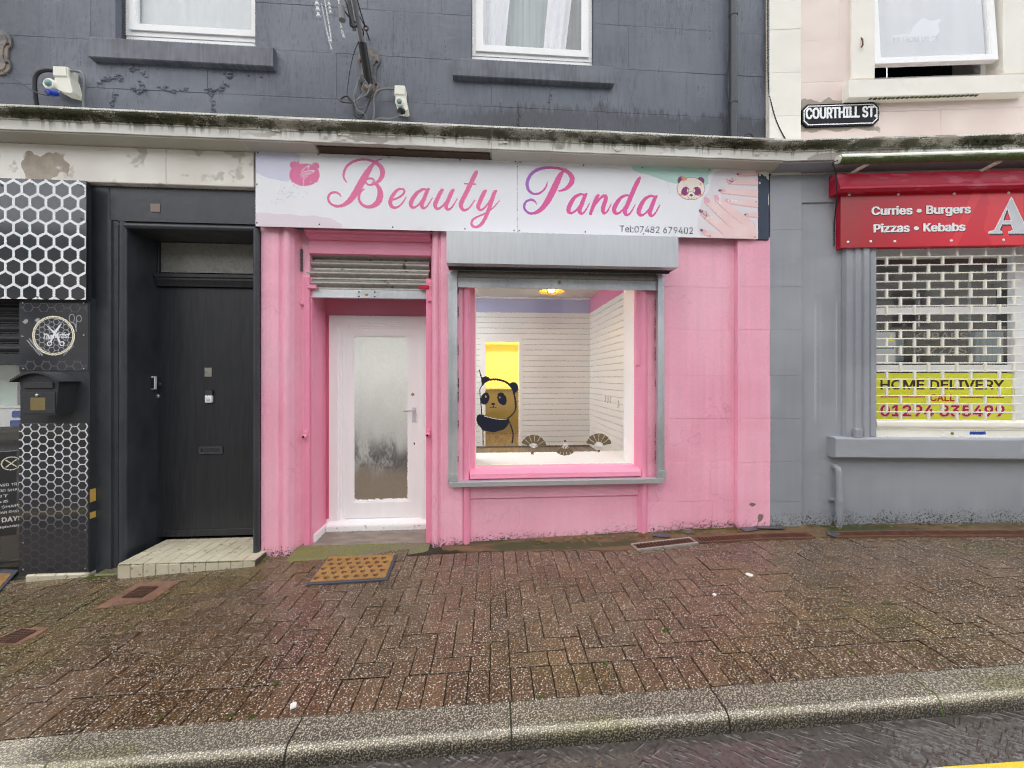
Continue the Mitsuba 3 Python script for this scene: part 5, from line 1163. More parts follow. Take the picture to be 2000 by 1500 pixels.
part(pst, 'body', ext(tg(Polygon(spline([(270, 455), (280, 428), (305, 420), (345, 430), (380, 445), (440, 455), (490, 452), (515, 456), (512, 492), (480, 530), (430, 548), (400, 555), (350, 546), (318, 540), (300, 515), (280, 492), (270, 455)], 80))), gdp, gdp + .0012), 'print_navy', A)
part(pst, 'chest_line', ext(tg(stroke([(330, 432, 4), (380, 447, 4), (440, 457, 4), (495, 458, 3)])), gdp + .0012, gdp + .002), 'room_white', A)
def fan(label, cx, cy, r0, r1, a0, a1, n, hx, hy, hw, inv=1, skew=0):
    t = thing('fan_sticker', label, 'window sticker', 'folding fan stickers along the foot of the display window')
    bl, rb = [], []
    for i in range(n):
        b0 = a0 + (a1 - a0) * (i + .06) / n; b1 = a0 + (a1 - a0) * (i + .94) / n
        pts = [(cx + r0 * math.cos(b), cy - inv * r0 * math.sin(b)) for b in np.linspace(b0, b1, 4)] + [(cx + r1 * math.cos(b), cy - inv * r1 * math.sin(b)) for b in np.linspace(b1, b0, 6)]
        bl.append(Polygon(pts))
        bm = (b0 + b1) / 2; rb.append(LineString([(cx, cy), (cx + r0 * math.cos(bm), cy - inv * r0 * math.sin(bm))]).buffer(2.0))
    part(t, 'leaf', ext(tg(unary_union(bl)), gdp, gdp + .0012), 'print_bronze', A)
    part(t, 'ribs', ext(tg(unary_union(rb)), gdp, gdp + .0012), 'room_white', A)
    part(t, 'handle', ext(tg(sbox(hx - hw, hy - hw, hx + hw, hy + hw)), gdp, gdp + .0012), 'print_bronze', A)
fan('bronze folding fan sticker nearest the panda sticker', 700, 672, 36, 98, math.radians(8), math.radians(160), 6, 691, 712, 10)
fan('small upside down bronze fan sticker between the two larger fans', 938, 632, 46, 98, math.radians(48), math.radians(132), 5, 938, 620, 8, -1)
fan('bronze folding fan sticker at the right corner of the display window', 1190, 660, 34, 97, math.radians(10), math.radians(168), 6, 1190, 695, 9)
# ---------------------------------------------------------------- shop sign
sg = thing('shop_sign', 'long white shop sign with pink script lettering above the pink shopfront', 'sign')
S = .06; sgz0, sgz1 = A.z(500, 442, S), A.z(500, 294.5, S)
s0, s1, s2 = A.u(499, S), A.u(1010, S), A.u(1480.5, S)
part(sg, 'panel', bx(s0, s1 - .0015, S - .004, S, sgz0, sgz1, .0008), 'sign_white', A)
part(sg, 'panel', bx(s1 + .0015, s2, S - .004, S, sgz0, sgz1, .0008), 'sign_white', A)
part(sg, 'battens', cat([bx(s0 + .03, s2 - .03, .022, S - .0045, sgz0 + .02, sgz0 + .07), bx(s0 + .03, s2 - .03, .022, S - .0045, sgz1 - .07, sgz1 - .02), bx(s1 - .04, s1 + .04, .022, S - .0045, sgz0 + .07, sgz1 - .07)]), 'dark_board', A)
l1 = lambda g: to_plane(g, A, S, .26, 480, 280).intersection(sbox(s0 + .001, sgz0 + .001, s1 - .003, sgz1 - .001))
l2 = lambda g: to_plane(g, A, S, .27, 980, 290).intersection(sbox(s1 + .003, sgz0 + .001, s2 - .001, sgz1 - .001))
e1, e2, e3, e4, e5, e6 = [S + .0008 * k for k in (1, 2, 3, 4, 5, 6)]
part(sg, 'lilac_wash', ext(l1(Polygon(spline([(70, 50), (230, 50), (350, 60), (400, 85), (410, 120), (370, 200), (335, 275), (285, 285), (220, 270), (150, 255), (95, 225), (70, 205), (70, 50)], 90))), S, e1), 'print_lilac', A)
rb = np.random.default_rng(4)
part(sg, 'blush_wash', ext(l1(Polygon([(60, 522), (140, 520), (230, 533), (330, 530), (420, 545), (515, 541), (560, 552), (640, 562), (690, 590), (722, 606), (716, 640), (60, 640)])), S, e1), 'print_blush', A)
part(sg, 'ink_speck_print', ext(l1(unary_union([Point(320 + 75 * rb.normal(), 370 + 42 * rb.normal()).buffer(rb.uniform(1.5, 6), 5) for _ in range(60)])), e1, e2), 'print_lilac', A)
bear = unary_union([ell(441, 236, 115, 84), ell(359, 162, 28, 27), ell(524, 172, 29, 28), Polygon([(360, 150), (372, 133), (384, 148), (396, 127), (404, 150), (410, 165), (350, 165)]), Polygon([(545, 282), (540, 294), (515, 290)]), Polygon([(340, 285), (348, 294), (365, 285)])])
part(sg, 'bear_logo', ext(l1(bear), e1, e2), 'print_pink', A)
part(sg, 'hand_lines', ext(l1(unary_union([stroke([(412, 222, 3), (440, 190, 5), (478, 168, 6), (468, 195, 4)]), stroke([(414, 236, 3), (450, 212, 6), (512, 206, 7), (500, 222, 4)]), stroke([(418, 250, 3), (455, 228, 5), (495, 224, 5)]), stroke([(422, 262, 3), (450, 240, 4), (480, 236, 4)]), stroke([(462, 246, 4), (436, 275, 4), (437, 322, 4)])])), e2, e3), 'sign_white', A)
def letter(*ss, f=l1): return f(unary_union([stroke(s, 70) for s in ss]))
B_ = letter([(760, 294, 7), (738, 262, 13), (737, 222, 17), (760, 172, 19), (808, 138, 18), (870, 122, 15), (925, 125, 16), (975, 146, 24), (1015, 178, 34), (1028, 222, 38), (1012, 268, 30), (975, 300, 20), (930, 312, 14), (903, 296, 13), (910, 270, 14), (945, 264, 14), (966, 280, 12), (948, 296, 6)],
            [(975, 300, 16), (1003, 340, 34), (1010, 395, 46), (990, 445, 44), (945, 474, 28), (900, 474, 22), (862, 446, 20), (850, 405, 18), (862, 366, 14), (892, 343, 7)],
            [(1018, 120, 8), (985, 132, 12), (950, 166, 26), (915, 216, 44), (872, 290, 52), (828, 368, 50), (785, 425, 40), (735, 462, 26), (682, 472, 18), (638, 452, 17), (620, 415, 17), (634, 380, 17), (668, 367, 16), (700, 378, 13), (716, 402, 6)])
e_ = letter([(1092, 428, 14), (1140, 412, 14), (1180, 384, 16), (1192, 356, 16), (1172, 342, 15), (1138, 352, 20), (1105, 390, 27), (1086, 435, 30), (1092, 468, 26), (1122, 484, 18), (1160, 466, 12), (1188, 432, 10), (1204, 404, 7)])
a_ = letter([(1362, 352, 14), (1335, 345, 18), (1290, 370, 26), (1252, 420, 32), (1240, 460, 30), (1258, 484, 18), (1292, 466, 14), (1330, 418, 14), (1360, 365, 14)], [(1382, 342, 8), (1366, 352, 24), (1342, 410, 30), (1322, 458, 30), (1334, 488, 18), (1362, 472, 12), (1402, 412, 7)])
u__ = letter([(1484, 348, 10), (1468, 360, 28), (1438, 420, 32), (1422, 464, 30), (1438, 492, 18), (1472, 476, 14), (1515, 424, 14), (1548, 362, 14)], [(1566, 348, 10), (1550, 362, 28), (1524, 420, 31), (1504, 470, 30), (1520, 497, 18), (1550, 478, 12), (1588, 420, 7)])
t_ = letter([(1734, 214, 20), (1722, 236, 32), (1690, 302, 33), (1648, 388, 34), (1618, 450, 33), (1622, 488, 26), (1648, 502, 18), (1682, 482, 12), (1722, 424, 7)], [(1643, 303, 9), (1685, 306, 10), (1727, 308, 9)])
y_ = letter([(1808, 354, 10), (1792, 368, 28), (1762, 430, 32), (1746, 476, 30), (1762, 500, 18), (1794, 484, 14), (1835, 430, 14), (1868, 366, 14)], [(1884, 356, 10), (1868, 372, 28), (1846, 434, 30), (1820, 510, 28), (1790, 578, 26), (1754, 620, 22), (1716, 628, 18), (1696, 606, 18), (1708, 572, 16), (1750, 548, 13), (1815, 518, 11), (1866, 476, 9), (1907, 428, 6)])
for g in (B_, e_, a_, u__, t_, y_): part(sg, 'letter', ext(g, e1, e3), 'print_pink', A)
P_ = letter([(330, 246, 7), (316, 285, 13), (276, 322, 15), (228, 328, 15), (194, 300, 20), (184, 250, 23), (206, 195, 23), (256, 155, 22), (330, 139, 18), (405, 143, 17), (465, 163, 24), (503, 200, 34), (505, 245, 36), (468, 288, 26), (425, 306, 13), (410, 306, 6)],
            [(468, 146, 6), (438, 172, 22), (412, 215, 40), (378, 290, 46), (340, 365, 44), (300, 424, 36), (255, 460, 25), (207, 470, 17), (172, 448, 17), (162, 412, 17), (182, 380, 16), (218, 372, 16), (244, 386, 12), (250, 404, 6)], f=l2)
a2 = letter([(596, 336, 14), (566, 332, 18), (524, 358, 26), (492, 410, 32), (482, 448, 30), (500, 468, 18), (534, 450, 14), (574, 400, 14), (602, 346, 14)], [(618, 328, 8), (604, 340, 24), (582, 394, 30), (562, 446, 30), (576, 472, 18), (602, 454, 12), (634, 398, 7)], f=l2)
n2 = letter([(704, 336, 10), (690, 350, 26), (664, 410, 28), (642, 472, 22)], [(652, 446, 10), (690, 388, 14), (728, 348, 20), (752, 348, 26), (750, 376, 30), (732, 430, 30), (738, 468, 20), (762, 456, 12), (792, 402, 7)], f=l2)
d2 = letter([(928, 342, 12), (896, 340, 16), (858, 360, 24), (824, 408, 32), (812, 448, 30), (830, 472, 18), (864, 454, 14), (906, 402, 14), (936, 346, 14)], [(998, 212, 16), (984, 236, 30), (948, 314, 32), (912, 400, 32), (890, 454, 30), (904, 482, 18), (932, 464, 12), (964, 408, 7)], f=l2)
a3 = letter([(1104, 348, 14), (1074, 344, 18), (1032, 370, 26), (1000, 424, 32), (990, 462, 30), (1008, 484, 18), (1042, 466, 14), (1082, 416, 14), (1110, 358, 14)], [(1124, 342, 8), (1110, 356, 24), (1088, 410, 30), (1070, 462, 30), (1084, 488, 18), (1110, 468, 12), (1142, 412, 7)], f=l2)
for g in (P_, a2, n2, d2, a3): part(sg, 'letter', ext(g, e1, e3), 'print_magenta', A)
part(sg, 'phone_lettering', text('Tel:07482 679402', A, 1210.5, 1353.5, 453.0, 12.6, S, e3, False), 'print_grey', A)
part(sg, 'mint_wash', ext(l2(Polygon(spline([(935, 120), (1200, 120), (1510, 140), (1520, 160), (1490, 205), (1495, 250), (1455, 270), (1380, 262), (1300, 262), (1220, 245), (1130, 215), (1060, 190), (990, 175), (950, 155), (935, 120)], 90)).union(Polygon([(690, 606), (780, 590), (850, 588), (1030, 566), (1150, 572), (1385, 556), (1388, 640), (700, 640)]).intersection(sbox(0, 0, 0, 0)))), S, e1), 'print_mint', A)
part(sg, 'flower_line', ext(l2(unary_union([ell(1192, 180, 45, 42).difference(ell(1192, 180, 42.5, 39.5)), stroke([(1192, 222, 2.5), (1205, 270, 2.5), (1218, 328, 2.5)]), stroke([(1165, 160, 2.5), (1190, 200, 2.5), (1215, 150, 2.5)]), stroke([(1192, 138, 2), (1185, 180, 2), (1192, 220, 2)])])), e1, e2), 'print_lilac', A)
pf = sg + '__panda_logo'
scene[num(pf)] = mikit.ply(loc(A, ext(l2(ell(1367, 291, 101, 82)), e1, e2)), 'print_plum')
part(pf, 'ears', ext(l2(unary_union([ell(1300, 232, 29, 30), ell(1438, 235, 27, 28)])), e1, e2 - .0002), 'print_plum', A)
part(pf, 'face', ext(l2(ell(1367, 291, 98, 79)), e2, e3), 'print_cream', A)
part(pf, 'eye_patches', ext(l2(unary_union([ell(1326, 310, 27, 34, 30), ell(1412, 310, 27, 34, -30)])), e3, e4), 'print_plum', A)
part(pf, 'eyes', ext(l2(unary_union([ell(1344, 306, 6, 13), ell(1391, 306, 6, 13)])), e4, e5), 'print_cream', A)
part(pf, 'muzzle', ext(l2(ell(1368, 338, 30, 26).difference(ell(1368, 338, 28, 24)).union(ell(1370, 339, 12, 8)).union(stroke([(1369, 345, 2.5), (1369, 360, 2.5)]))), e3, e4), 'print_dark', A)
part(pf, 'blush', ext(l2(unary_union([ell(1300, 335, 17, 8), ell(1438, 338, 17, 8), ell(1318, 218, 22, 12, 20), ell(1312, 222, 8, 18), ell(1437, 260, 6, 10)])), e3, e4), 'print_orange', A)
part(sg, 'hand_picture_ground', ext(l2(Polygon(spline([(1440, 640), (1415, 580), (1425, 470), (1450, 370), (1500, 300), (1520, 220), (1560, 160), (1700, 140), (1860, 140), (1860, 660), (1440, 640)], 80))), S, e1), 'print_haze', A)
fingers = [((1860, 174), (1722, 186), 40, 26), ((1860, 238), (1655, 238), 58, 40), ((1860, 322), (1600, 306), 62, 36), ((1860, 398), (1640, 378), 62, 38), ((1690, 640), (1462, 470), 92, 46), ((1740, 600), (1488, 378), 92, 46), ((1790, 560), (1562, 362), 88, 44), ((1590, 650), (1464, 600), 60, 36), ((1860, 476), (1775, 478), 46, 26)]
def cap(a, b, wa, wb): return unary_union([Point(a).buffer(wa / 2, 10), Point(b).buffer(wb / 2, 10)]).convex_hull
palm = Polygon([(1690, 560), (1780, 540), (1860, 600), (1860, 662), (1560, 662), (1620, 610)])
part(sg, 'finger_shade', ext(l2(unary_union([cap((a[0], a[1] + 5), (b[0] - 2, b[1] + 6), wa, wb) for a, b, wa, wb in fingers])), e1, e2), 'print_skin_shade', A)
acc = None; sk = []
for a, b, wa, wb in fingers: sk.append(cap(a, b, wa * .86, wb * .86))
part(sg, 'fingers', ext(l2(unary_union([sk[i] for i in (0, 1, 2, 3, 8)])), e2, e3), 'print_skin', A)
part(sg, 'fingers', ext(l2(unary_union([sk[i].difference(sk[i - 1].buffer(4)) if i in (5, 6) else sk[i] for i in (4, 5, 6, 7)] + [palm])), e2, e3), 'print_skin', A)
nl, nd_ = [], []
for a, b, wa, wb in fingers:
    ax = np.array(b) - np.array(a); ax = ax / np.linalg.norm(ax); ang = math.degrees(math.atan2(ax[1], ax[0])); c = np.array(b) + ax * wb * .15
    nl.append(ell(c[0], c[1], wb * .62, wb * .36, ang)); t = np.array(b) + ax * wb * .62; nd_.append(ell(t[0], t[1], wb * .34, wb * .25, ang))
part(sg, 'nails', ext(l2(unary_union(nl)), e3, e4), 'print_nail', A)
part(sg, 'nail_tips', ext(l2(unary_union([nd_[i] for i in (0, 2, 4, 7, 8)] + [stroke([(1625, 222, 2), (1662, 243, 5), (1688, 226, 2)]), stroke([(1645, 258, 2), (1662, 240, 5), (1665, 212, 2)]), stroke([(1452, 470, 2), (1480, 490, 5), (1504, 484, 2)]), stroke([(1462, 508, 2), (1482, 486, 5), (1479, 458, 2)])])), e4, e5), 'print_nail_tip', A)
part(sg, 'nail_gems', ext(l2(unary_union([Point(1510 + 45 * rb.normal(), 440 + 50 * rb.normal()).buffer(rb.uniform(2, 4), 5) for _ in range(36)] + [Point(1640 + 26 * k, 378).buffer(8, 6) for k in range(3)] + [Point(1575, 350 + 22 * k).buffer(8, 6) for k in range(3)])), e4, e5), 'print_white', A)
for px, py in ((504, 298), (622, 302), (760, 307.5), (898, 312.5), (1007, 316), (1016, 317), (1140, 323), (1254, 327.5), (1385, 331.5), (1478, 336), (502, 360), (1476, 395), (502, 435), (624, 438), (767, 443.5), (908, 447), (1004, 450), (1014, 450.5), (1143, 453), (1257, 457), (1474, 463), (1387, 461)):
    u_, z_ = A.at(px, py, S); part(sg, 'screw', loc(A, shift(lathe([(.007, 0), (.006, .003), (.002, .0042)], 10), u_, S + .001, z_)), 'dark_steel', smooth=30)
mat('navy_flaking', lambda p, n, uv: mix((.022, .036, .07), (.72, .70, .64), smoothstep(.66, .70, fbm(p.x * 18, p.z * 9, 3.0, 3) + .18 * smoothstep(2.38, 2.44, p.x))), .5)
whole('old_fascia', 'flaking navy blue end of an older fascia right of the white sign', 'board', bx(s2 + .003, A.u(1502, .045), .02, .045, A.z(1490, 468, .045), A.z(1490, 334, .045), .003), 'navy_flaking', A)
# ---------------------------------------------------------------- building on the right
pb = thing('pale_building', 'pale pink and ivory upper storey with open white window above the red takeaway sign', 'building')
BE = 8.0
q1 = B.u(1565, .02)
ashlar(pb, B, .002, q1, zj, .02, 'ivory_paint', {k: [q1 - .0001] for k in range(6)}, (), 8, .0006, name='quoin', b=.0015)
wo = (B.u(1705), B.u(1956), B.z(1800, 147, 0), B.z(1800, 147, 0) + 1.55)
m0, m1 = B.u(1660), B.u(2006)
zb_ = [3.40, B.z(1600, 222, 0), B.z(1600, 160, 0), B.z(1600, 78, 0), B.z(1600, -4, 0), B.z(1600, -86, 0), 6.035]
ashlar(pb, B, q1 + .001, BE, zb_, 0, 'rose_paint', {0: [B.u(1838), B.u(1985)], 1: [B.u(1720), B.u(1900)], 2: [B.u(1655)], 3: [B.u(1640)]}, [wo], 9, .0005, b=.0012)
core = sbox(0, 3.3, BE, 6.1).difference(sbox(wo[0] - .001, wo[2], wo[1] + .001, wo[3]))
part(pb, 'wall_core', ext(core, -.42, -.03), 'rose_paint', B)
part(pb, 'window_margin', bx(m0, wo[0] + .0, -.05, .022, wo[2] - .03, wo[3] + .1, .004), 'ivory_paint', B)
part(pb, 'window_margin', bx(wo[1], m1, -.05, .022, wo[2] - .03, wo[3] + .1, .004), 'ivory_paint', B)
part(pb, 'window_reveal', bx(wo[1] - .004, wo[1] + .03, -.40, .018, wo[2], wo[3]), 'ivory_paint', B)
zs0, zs1 = B.z(1800, 187, .08), B.z(1800, 150, .08)
part(pb, 'sill', ext_x([(-.1, zs0), (.07, zs0), (.08, zs0 + .008), (.08, zs1 - .01), (.07, zs1 - .002), (-.38, zs1 + .015), (-.38, zs0)], B.u(1658, .08), B.u(2012, .08)), 'ivory_paint', B, smooth=30)
part(pb, 'sill_moss', cat([bx(B.u(1700 + 9 * i, .08) , B.u(1706 + 9 * i, .08), .055, .076 - .001 * (i % 3), zs0 - .006 - .004 * rng.random(), zs0 + .001, .002) for i in range(24)]), 'moss', B, kind='stuff')
# cornice of this side
bj = [.005, B.u(1592), B.u(1830), B.u(2140), BE]
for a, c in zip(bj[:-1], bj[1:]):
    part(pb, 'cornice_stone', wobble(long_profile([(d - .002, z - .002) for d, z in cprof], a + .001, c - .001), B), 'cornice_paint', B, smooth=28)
part(pb, 'soffit_moulding', bx(.01, BE, -.05, .180, 3.446, 3.4592), 'grey_paint', B)
wn = num(pb + '__window'); labels[wn] = {'label': 'white top hung window tilted open with a pale blind'}
WD = -.12
o = (wo[0] + .004, wo[1] - .045, B.z(1800, 143, WD), wo[3])
scene[wn] = mikit.ply(loc(B, ext(ring(o[0], o[1] + .04, o[2] - .075, o[3], .045), WD - .06, WD)), 'white_upvc')
def tilt(m):
    m = m.copy(); v = m.vertices.copy(); zt_ = o[3] - .05; a = math.radians(3.2)
    dz, dd = v[:, 2] - zt_, -v[:, 1] - WD
    v[:, 2] = zt_ + dz * math.cos(a) + dd * math.sin(a) ; v[:, 1] = -(WD + dd * math.cos(a) - dz * math.sin(a)); m.vertices = v; return m
so = (o[0] + .008, o[1] + .010, B.z(1800, 136, WD + .04), o[3] - .05)
part(wn, 'sash', tilt(ext(ring(*so, .055), WD, WD + .05)), 'white_upvc', B)
part(wn, 'sash_bead', tilt(ext(ring(so[0] + .05, so[1] - .05, so[2] + .05, so[3] - .05, .012), WD + .01, WD + .044)), 'white_upvc', B)
part(wn, 'pane', tilt(ext(sbox(so[0] + .05, so[2] + .05, so[1] - .05, so[3] - .05), WD + .024, WD + .025)), 'glass', B)
part(wn, 'blind', tilt(bx(so[0] + .05, so[1] - .05, WD - .0, WD + .006, so[2] + .05, so[3] - .05, .001)), 'blind_grey', B)
mat('ghost_print', (.31, .325, .335), .7); mat('ghost_light', (.50, .515, .525), .7)
tx = meshkit.text_mesh('ER FROM US OF', 1.0, 1.0, True); v = tx.vertices
a0, a1 = B.u(1757, .02), B.u(1850, .02); zt0 = B.z(1800, 66, .03); h_ = .042
tx.vertices = np.c_[a0 + v[:, 0] / v[:, 0].max() * (a1 - a0), -(WD + .006 + .002 * v[:, 2]), zt0 + v[:, 1] * h_ - .005]
part(wn, 'poster_lettering', tilt(tx), 'ghost_print', B)
pg = Polygon([B.at(1440 + .28 * x, .28 * y, .03) for x, y in ((1130, 242), (1445, 235), (1450, 195), (1480, 165), (1470, 110), (1495, 70), (1420, 85), (1370, 60), (1330, 90), (1290, 130), (1270, 180), (1140, 190))])
part(wn, 'poster_shape', tilt(ext(pg.buffer(0), WD + .006, WD + .0068)), 'ghost_light', B)
part(wn, 'room', cat([bx(wo[0], wo[1], -1.2, -1.15, wo[2], wo[3]), bx(wo[0] - .05, wo[0] - .005, -1.15, -.2, wo[2], wo[3]), bx(wo[1] + .005, wo[1] + .05, -1.15, -.42, wo[2], wo[3]), bx(wo[0], wo[1], -1.15, -.2, wo[3] + .002, wo[3] + .05), bx(wo[0], wo[1], -1.15, -.42, wo[2] - .05, wo[2])]), 'room_dark', B)
whole('rusty_hook', 'rusty iron hook on the ivory margin left of the open window', 'hook', loc(B, tube(spline([[B.u(1684, .03), -.02, B.z(1684, 72, .03)], [B.u(1684, .03), -.035, B.z(1684, 80, .03)], [B.u(1683, .03), -.04, B.z(1684, 90, .03)], [B.u(1679, .03), -.05, B.z(1684, 95, .03)], [B.u(1680, .03), -.06, B.z(1684, 92, .03)]], 24), .006, 7)), 'rust', smooth=True)
# street name plate
sp = thing('street_sign', 'black street nameplate with white border reading Courthill St on the pale wall', 'street sign')
SN = .02; n0, n1 = B.u(1566.5, SN), B.u(1716.5, SN); y0 = B.z(1640, 246, SN); y1 = B.z(1640, 202, SN)
def octo(i, c): return Polygon([(n0 + i + c, y0 + i), (n1 - i - c, y0 + i), (n1 - i, y0 + i + c), (n1 - i, y1 - i - c), (n1 - i - c, y1 - i), (n0 + i + c, y1 - i), (n0 + i, y1 - i - c), (n0 + i, y0 + i + c)])
part(sp, 'plate', ext(octo(0, .045), .001, SN), 'plate_black', B)
part(sp, 'border', ext(octo(.014, .04).difference(octo(.023, .037)), SN, SN + .0025), 'print_white', B)
nmt = text('COURTHILL ST.', B, 1574.5, 1712, 231.8, 20.5, SN, SN + .003, True)
part(sp, 'lettering', cat([shift(nmt, a, c, b) for a, b, c in ((0, 0, 0), (.003, 0, .0002), (-.003, 0, .0004))]), 'print_white', B)
for a, b in ((n0 + .05, y0 + .05), (n1 - .05, y0 + .05), (n0 + .05, y1 - .05), (n1 - .05, y1 - .05)): part(sp, 'screw', loc(B, shift(lathe([(.008, 0), (.006, .003)], 8), a, SN, b)), 'dark_steel')

# ---------------------------------------------------------------- grey takeaway shopfront
tk = thing('grey_shopfront', 'grey painted takeaway shopfront with sill, moulded window margin and stained base', 'shopfront')
gb = gB(.5) - .3
zr_ = [gb] + zr[1:-1] + [2.9, 3.42]
ashlar(tk, B, .001, q1, zr_, .03, 'grey_paint', {k: [q1 - .0001] for k in range(9)}, (), 12, .0005, name='pilaster_stone', b=.0014)
si0, si1 = B.z(1800, 896, .1), B.z(1800, 856.5, .1)
zo1 = B.z(1800, 470, 0)
wx0, wx1 = B.u(1700), 4.25
body = sbox(q1 + .001, gb, BE, 3.425).difference(sbox(wx0, si0, wx1, zo1))
part(tk, 'wall', ext(body, -.4, 0), 'grey_paint', B)
part(tk, 'raised_panel', bx(q1 + .002, B.u(1646), -.02, .016, B.z(1600, 395, .02), 3.424, .004), 'grey_paint', B)
part(tk, 'sill', ext_x([(-.4, si0), (.09, si0), (.1, si0 + .01), (.1, si1 - .012), (.09, si1), (-.4, si1 + .012)], B.u(1632, .1), BE), 'grey_paint', B, smooth=30)
mp = [(B.u(1643), -.1), (B.u(1643), .01), (B.u(1646), .045), (B.u(1657), .045), (B.u(1658.5), .036), (B.u(1661), .036), (B.u(1663), .05), (B.u(1672), .05), (B.u(1673.5), .04), (B.u(1676), .04), (B.u(1678), .058), (B.u(1688), .058), (B.u(1690), .02), (B.u(1700) + .0, .0), (B.u(1700), -.1)]
part(tk, 'window_margin', ext_z(mp, si1, zo1 + .1), 'grey_paint', B)
part(tk, 'small_box', bx(B.u(1673, .1), B.u(1687, .1), .05, .095, si1, B.z(1680, 838, .1), .005), 'grey_paint', B)
# window behind the grille
GD = -.22
tw_ = num(tk + '__window'); labels[tw_] = {'label': 'white framed takeaway window behind the grille'}
bars = [sbox(wx0 - .05, si1 - .1, wx1, B.z(1800, 826, GD)), sbox(wx0 - .05, B.z(1800, 724, GD), wx1, B.z(1800, 713, GD)), sbox(wx0 - .05, B.z(1800, 612, GD), wx1, B.z(1800, 600, GD)), sbox(wx0 - .05, B.z(1800, 503, GD), wx1, zo1 + .1), sbox(B.u(1982, GD), si1, B.u(2010, GD), zo1)]
scene[tw_] = mikit.ply(loc(B, ext(unary_union(bars), GD - .06, GD)), 'white_upvc')
for a, b in ((B.z(1800, 724, GD), B.z(1800, 826, GD)), (B.z(1800, 612, GD), B.z(1800, 713, GD)), (B.z(1800, 503, GD), B.z(1800, 600, GD))):
    part(tw_, 'pane', bx(wx0, B.u(1982, GD), GD - .032, GD - .031, min(a, b), max(a, b), .0002), 'glass', B)
mat('dim_room', lambda p, n, uv: mix((.016, .015, .012), (.065, .057, .042), fbm(p.x * 2.5, p.z * 9, 1.0, 3)), .8)
part(tw_, 'dim_room', cat([bx(wx0 - .3, wx1, -1.3, -1.25, gb, 3), bx(wx0 - .3, wx0 - .25, -1.25, -.4, gb, 3)]), 'dim_room', B)
part(tw_, 'interior_fittings', cat([bx(B.u(1735, -1.0), B.u(1765, -1.0), -1.1, -1.0, B.z(1750, 706, -1), B.z(1750, 662, -1)), bx(B.u(1893, -.9), B.u(1897, -.9), -.92, -.9, 1, 2.6), bx(B.u(1905, -.8), B.u(1960, -.8), -.85, -.8, B.z(1930, 706, -.8), B.z(1930, 648, -.8))]), 'room_mid', B)
part(tw_, 'notice', bx(wx0 + .0, B.u(1750, GD - .03), GD - .042, GD - .036, B.z(1730, 708, GD), B.z(1730, 648, GD), .001), 'ghost_light', B)
part(tw_, 'notice_stripe', bx(wx0 + .0, B.u(1747, GD - .03), GD - .036, GD - .0345, B.z(1730, 681, GD), B.z(1730, 678, GD), .0005), 'teal_plastic', B)
part(tw_, 'warning_triangle', ext(Polygon([B.at(1740.5, 666, GD), B.at(1752, 666, GD), B.at(1746.5, 652, GD)]), GD - .036, GD - .034), 'yellow_print', B)
def dots(s, px0, px1, py, h):
    m = text(s, B, px0, px1, py, h, GD - .06, GD - .058, False); return m
mat('dot_print', (.22, .22, .18), .5)
part(tw_, 'faint_lettering', cat([dots('KEBABS', 1785, 1890, 664, 14), dots('PIZZAS', 1785, 1888, 691, 13)]), 'dot_print', B)
yp = thing('delivery_poster', 'lime yellow home delivery poster with black and crimson lettering behind the grille', 'poster')
PD = GD - .02
pz0, pz1 = B.z(1840, 825, PD), B.z(1840, 728.5, PD)
part(yp, 'sheet', bx(B.u(1690, PD), B.u(1981, PD), PD - .004, PD, pz0, pz1, .001), 'yellow_print', B)
part(yp, 'headline', text('HOME DELIVERY', B, 1720, 1961, 760, 17.5, PD, PD + .002, True), 'print_dark', B)
part(yp, 'call_line', cat([text('CALL', B, 1817, 1865, 783, 12.5, PD, PD + .002, True), bx(B.u(1720, PD), B.u(1806, PD), PD, PD + .002, B.z(1763, 776, PD), B.z(1763, 774, PD), .0005), bx(B.u(1875, PD), B.u(1960, PD), PD, PD + .002, B.z(1920, 777, PD), B.z(1920, 775, PD), .0005)]), 'scarlet_print', B)
nm = text('01294 835499', B, 1720, 1962, 812, 20.5, PD + .002, PD + .004, True)
part(yp, 'number_lettering_outline', cat([shift(nm, a, -.0015, b) for a, b in ((.006, 0), (-.006, 0), (0, .006), (0, -.006), (.004, .004), (-.004, -.004), (.004, -.004), (-.004, .004))]), 'pale_pink_print', B)
part(yp, 'number_lettering', nm, 'crimson_print', B)
sg_ = thing('security_grille', 'cream steel brick bond grille shutter over the takeaway window', 'security grille')
RD = .0
g_l, g_r = B.u(1712.5, .02), B.u(2075, .02)
rods = [501 + 16.0 * k for k in range(21)]
zrods = [B.z(1840, y, RD) for y in rods]
for z in zrods: part(sg_, 'rod', loc(B, tube([[g_l, -RD, z], [g_r, -RD, z]], .0058, 8)), 'cream_steel', smooth=40)
u0a, du = B.u(1731.5, RD), B.u(1786, RD) - B.u(1731.5, RD)
for k in range(-1, 20):
    za = zrods[k] if k >= 0 else zrods[0] + .08
    zb = zrods[k + 1]
    off = 0 if (k % 2 == 0) else du / 2
    for j in range(-1, 7):
        u = u0a + off + j * du
        if u < g_l + .006 or u > g_r: continue
        part(sg_, 'link', bx(u - .0095, u + .0095, RD - .012, RD + .011, zb - .008, za + .008, .004), 'cream_steel', B)
zt_ = B.z(1840, 489, RD)
part(sg_, 'guide_rail', bx(B.u(1700, .04), B.u(1712, .04), -.03, .04, si1 + .004, zo1 + .05, .003), 'grey_paint', B)
part(sg_, 'guide_rail_back', bx(B.u(1693, .01), B.u(1700, .01), -.03, .012, si1 + .004, zo1 + .05, .002), 'grey_paint', B)
zb0, zb1, zb2 = B.z(1840, 858, .02), B.z(1840, 838, .02), B.z(1840, 822, .02)
